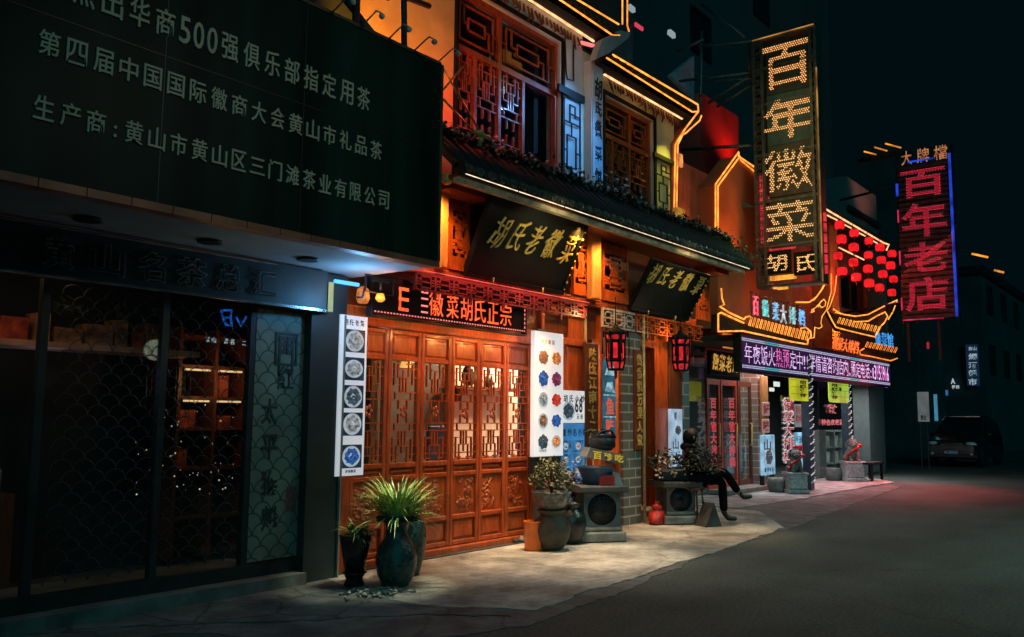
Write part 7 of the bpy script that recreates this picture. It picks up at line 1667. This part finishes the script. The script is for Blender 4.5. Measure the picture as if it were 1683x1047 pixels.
ta = thing('far_sign', 'white letter A sign of a distant shop above the car', 'sign', (X6, -PX(1567, 626, X6)[0], 2.5)); mb = MB(); put(mb, 'A', fr6, PX(1563, 630, X6)[0], PX(1570, 630, X6)[0], PX(1566, 631, X6)[1], PX(1566, 622, X6)[1], 0, .03, bold=.02); textrow(mb, '便利', fr6, PX(1564, 637, X6)[0], PX(1577, 637, X6)[0], PX(1570, 639, X6)[1], PX(1570, 633, X6)[1], 0, th=.02, bold=.03); mb.build('lettering', glow('white_a', (.55, .66, .72), .7), ta)
wb = thing('notice_board', 'pale upright notice board in the dark beyond the grey pillar', 'notice board', (31.0, -PX(1517, 690, 31.0)[0], 0)); fr7 = acr(31.0)
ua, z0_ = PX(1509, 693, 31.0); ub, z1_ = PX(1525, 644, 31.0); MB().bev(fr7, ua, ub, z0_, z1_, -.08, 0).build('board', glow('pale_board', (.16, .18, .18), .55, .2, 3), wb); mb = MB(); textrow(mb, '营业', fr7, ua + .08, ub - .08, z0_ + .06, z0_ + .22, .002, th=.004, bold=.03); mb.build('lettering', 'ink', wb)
for u in (ua + .04, ub - .08): MB().box(fr7, u, u + .04, 0, z0_, -.06, -.02).build('leg', 'dark_iron', wb)
# roller shutter and blue frame beside it
far_sign('dark teal roller shutter in the street beyond the notice board', 36.0, 1487, 1506, 645, 700, mat('teal_shutter', (.03, .07, .075), rough=.5), 'shutter', 'roller_shutter')
far_sign('slim blue lit door frame beyond the notice board', 36.0, 1536, 1539, 648, 692, glow('blue_frame', (.06, .25, .38), .6, .5, 2), 'door frame', 'lit_frame')
OD = glow('amber_dash', (1, .34, .04), 1.0, .5, 1.5)
for i, (xa, ya, xb, yb, X, lab) in enumerate(((1571, 552, 1605, 557, 60, 'amber roof neon bar over the distant vertical sign'), (1577, 577, 1590, 579, 60, 'short amber neon bar left of the distant vertical sign'), (1648, 609, 1660, 611, 70, 'short amber neon bar far right above the street'), (1597, 417, 1624, 423, 62, 'amber neon bar high to the right of the tall red sign'), (1634, 444, 1650, 448, 66, 'faint amber neon bar higher right over the street'), (1420, 249, 1440, 254, 40, 'lowest of three slanted neon bars left of the tall red sign'), (1437, 242, 1458, 248, 40, 'middle of three slanted neon bars above the tall red sign'), (1455, 236, 1481, 243, 40, 'topmost of three slanted neon bars above the tall red sign'))):
    a_ = PX(xa, ya, X); b__ = PX(xb, yb, X); MB().tube([acr(X)(*a_), acr(X)(*b__)], .07 if X > 50 else .035, 5).build('neon_bar', OD, label=lab, cat='neon bar', group='amber neon bars on far roofs')
    # each bar sits on a dark roof edge of the house behind it
rt = thing('far_house', 'dark house roof carrying the three slanted neon bars', 'building', (41, 11, 0)); MB().wbox(40.1, 45, -PX(1494, 300, 40)[0], -PX(1402, 300, 40)[0], 0, PX(1440, 262, 40)[1]).build('wall', 'dark_wall', rt); MB().prism(acr(40.2), [PX(1405, 262, 40), PX(1490, 262, 40), PX(1490, 246, 40), PX(1458, 246, 40), PX(1420, 255, 40)], -.3, 0).build('roof', 'roof_tile', rt)
far_sign('blue light strip far down the street at the right', 70, 1637, 1643, 630, 652, glow('far_blue', (.04, .2, .45), .7), 'light', 'far_light'); far_sign('grey light strip far down the street at the right', 70, 1625, 1628, 630, 648, glow('far_grey', (.14, .2, .2), .5), 'light', 'far_light'); far_sign('small red light in the dark below the tall red sign', 36, 1523, 1526, 562, 573, glow('far_red', (.6, .02, .06), .6), 'light', 'far_light'); far_sign('pale shop light at the far right of the street', 70, 1650, 1656, 650, 660, glow('far_pale', (.3, .33, .26), .6), 'light', 'far_light')
mb = MB(); mb.tube([(46.0, 9.0, 0), (46.0, 9.0, 6.2)], .06, 8); mb.tube([(46.0, 9.0, 6.2), (46.0, 8.2, 6.5)], .04, 6)
bpy.data.objects.remove(_to)
# ================================================================== STREET LIGHT
lamp('SPOT', 'street_light', (12.5, -1.5, 8.0), 1150, (.58, 1.0, .86), target=(13.0, 2.4, 0), size=.4, cone=105, blend=1)
for x_, y_, z_ in ((10.0, 6.6, 7.0), (12.4, 6.6, 6.75), (17.0, 6.6, 3.6), (20.0, 6.7, 3.6)): lamp('POINT', 'neon_spill', (x_, y_, z_), 4.5, (1, .35, .06), size=.3)
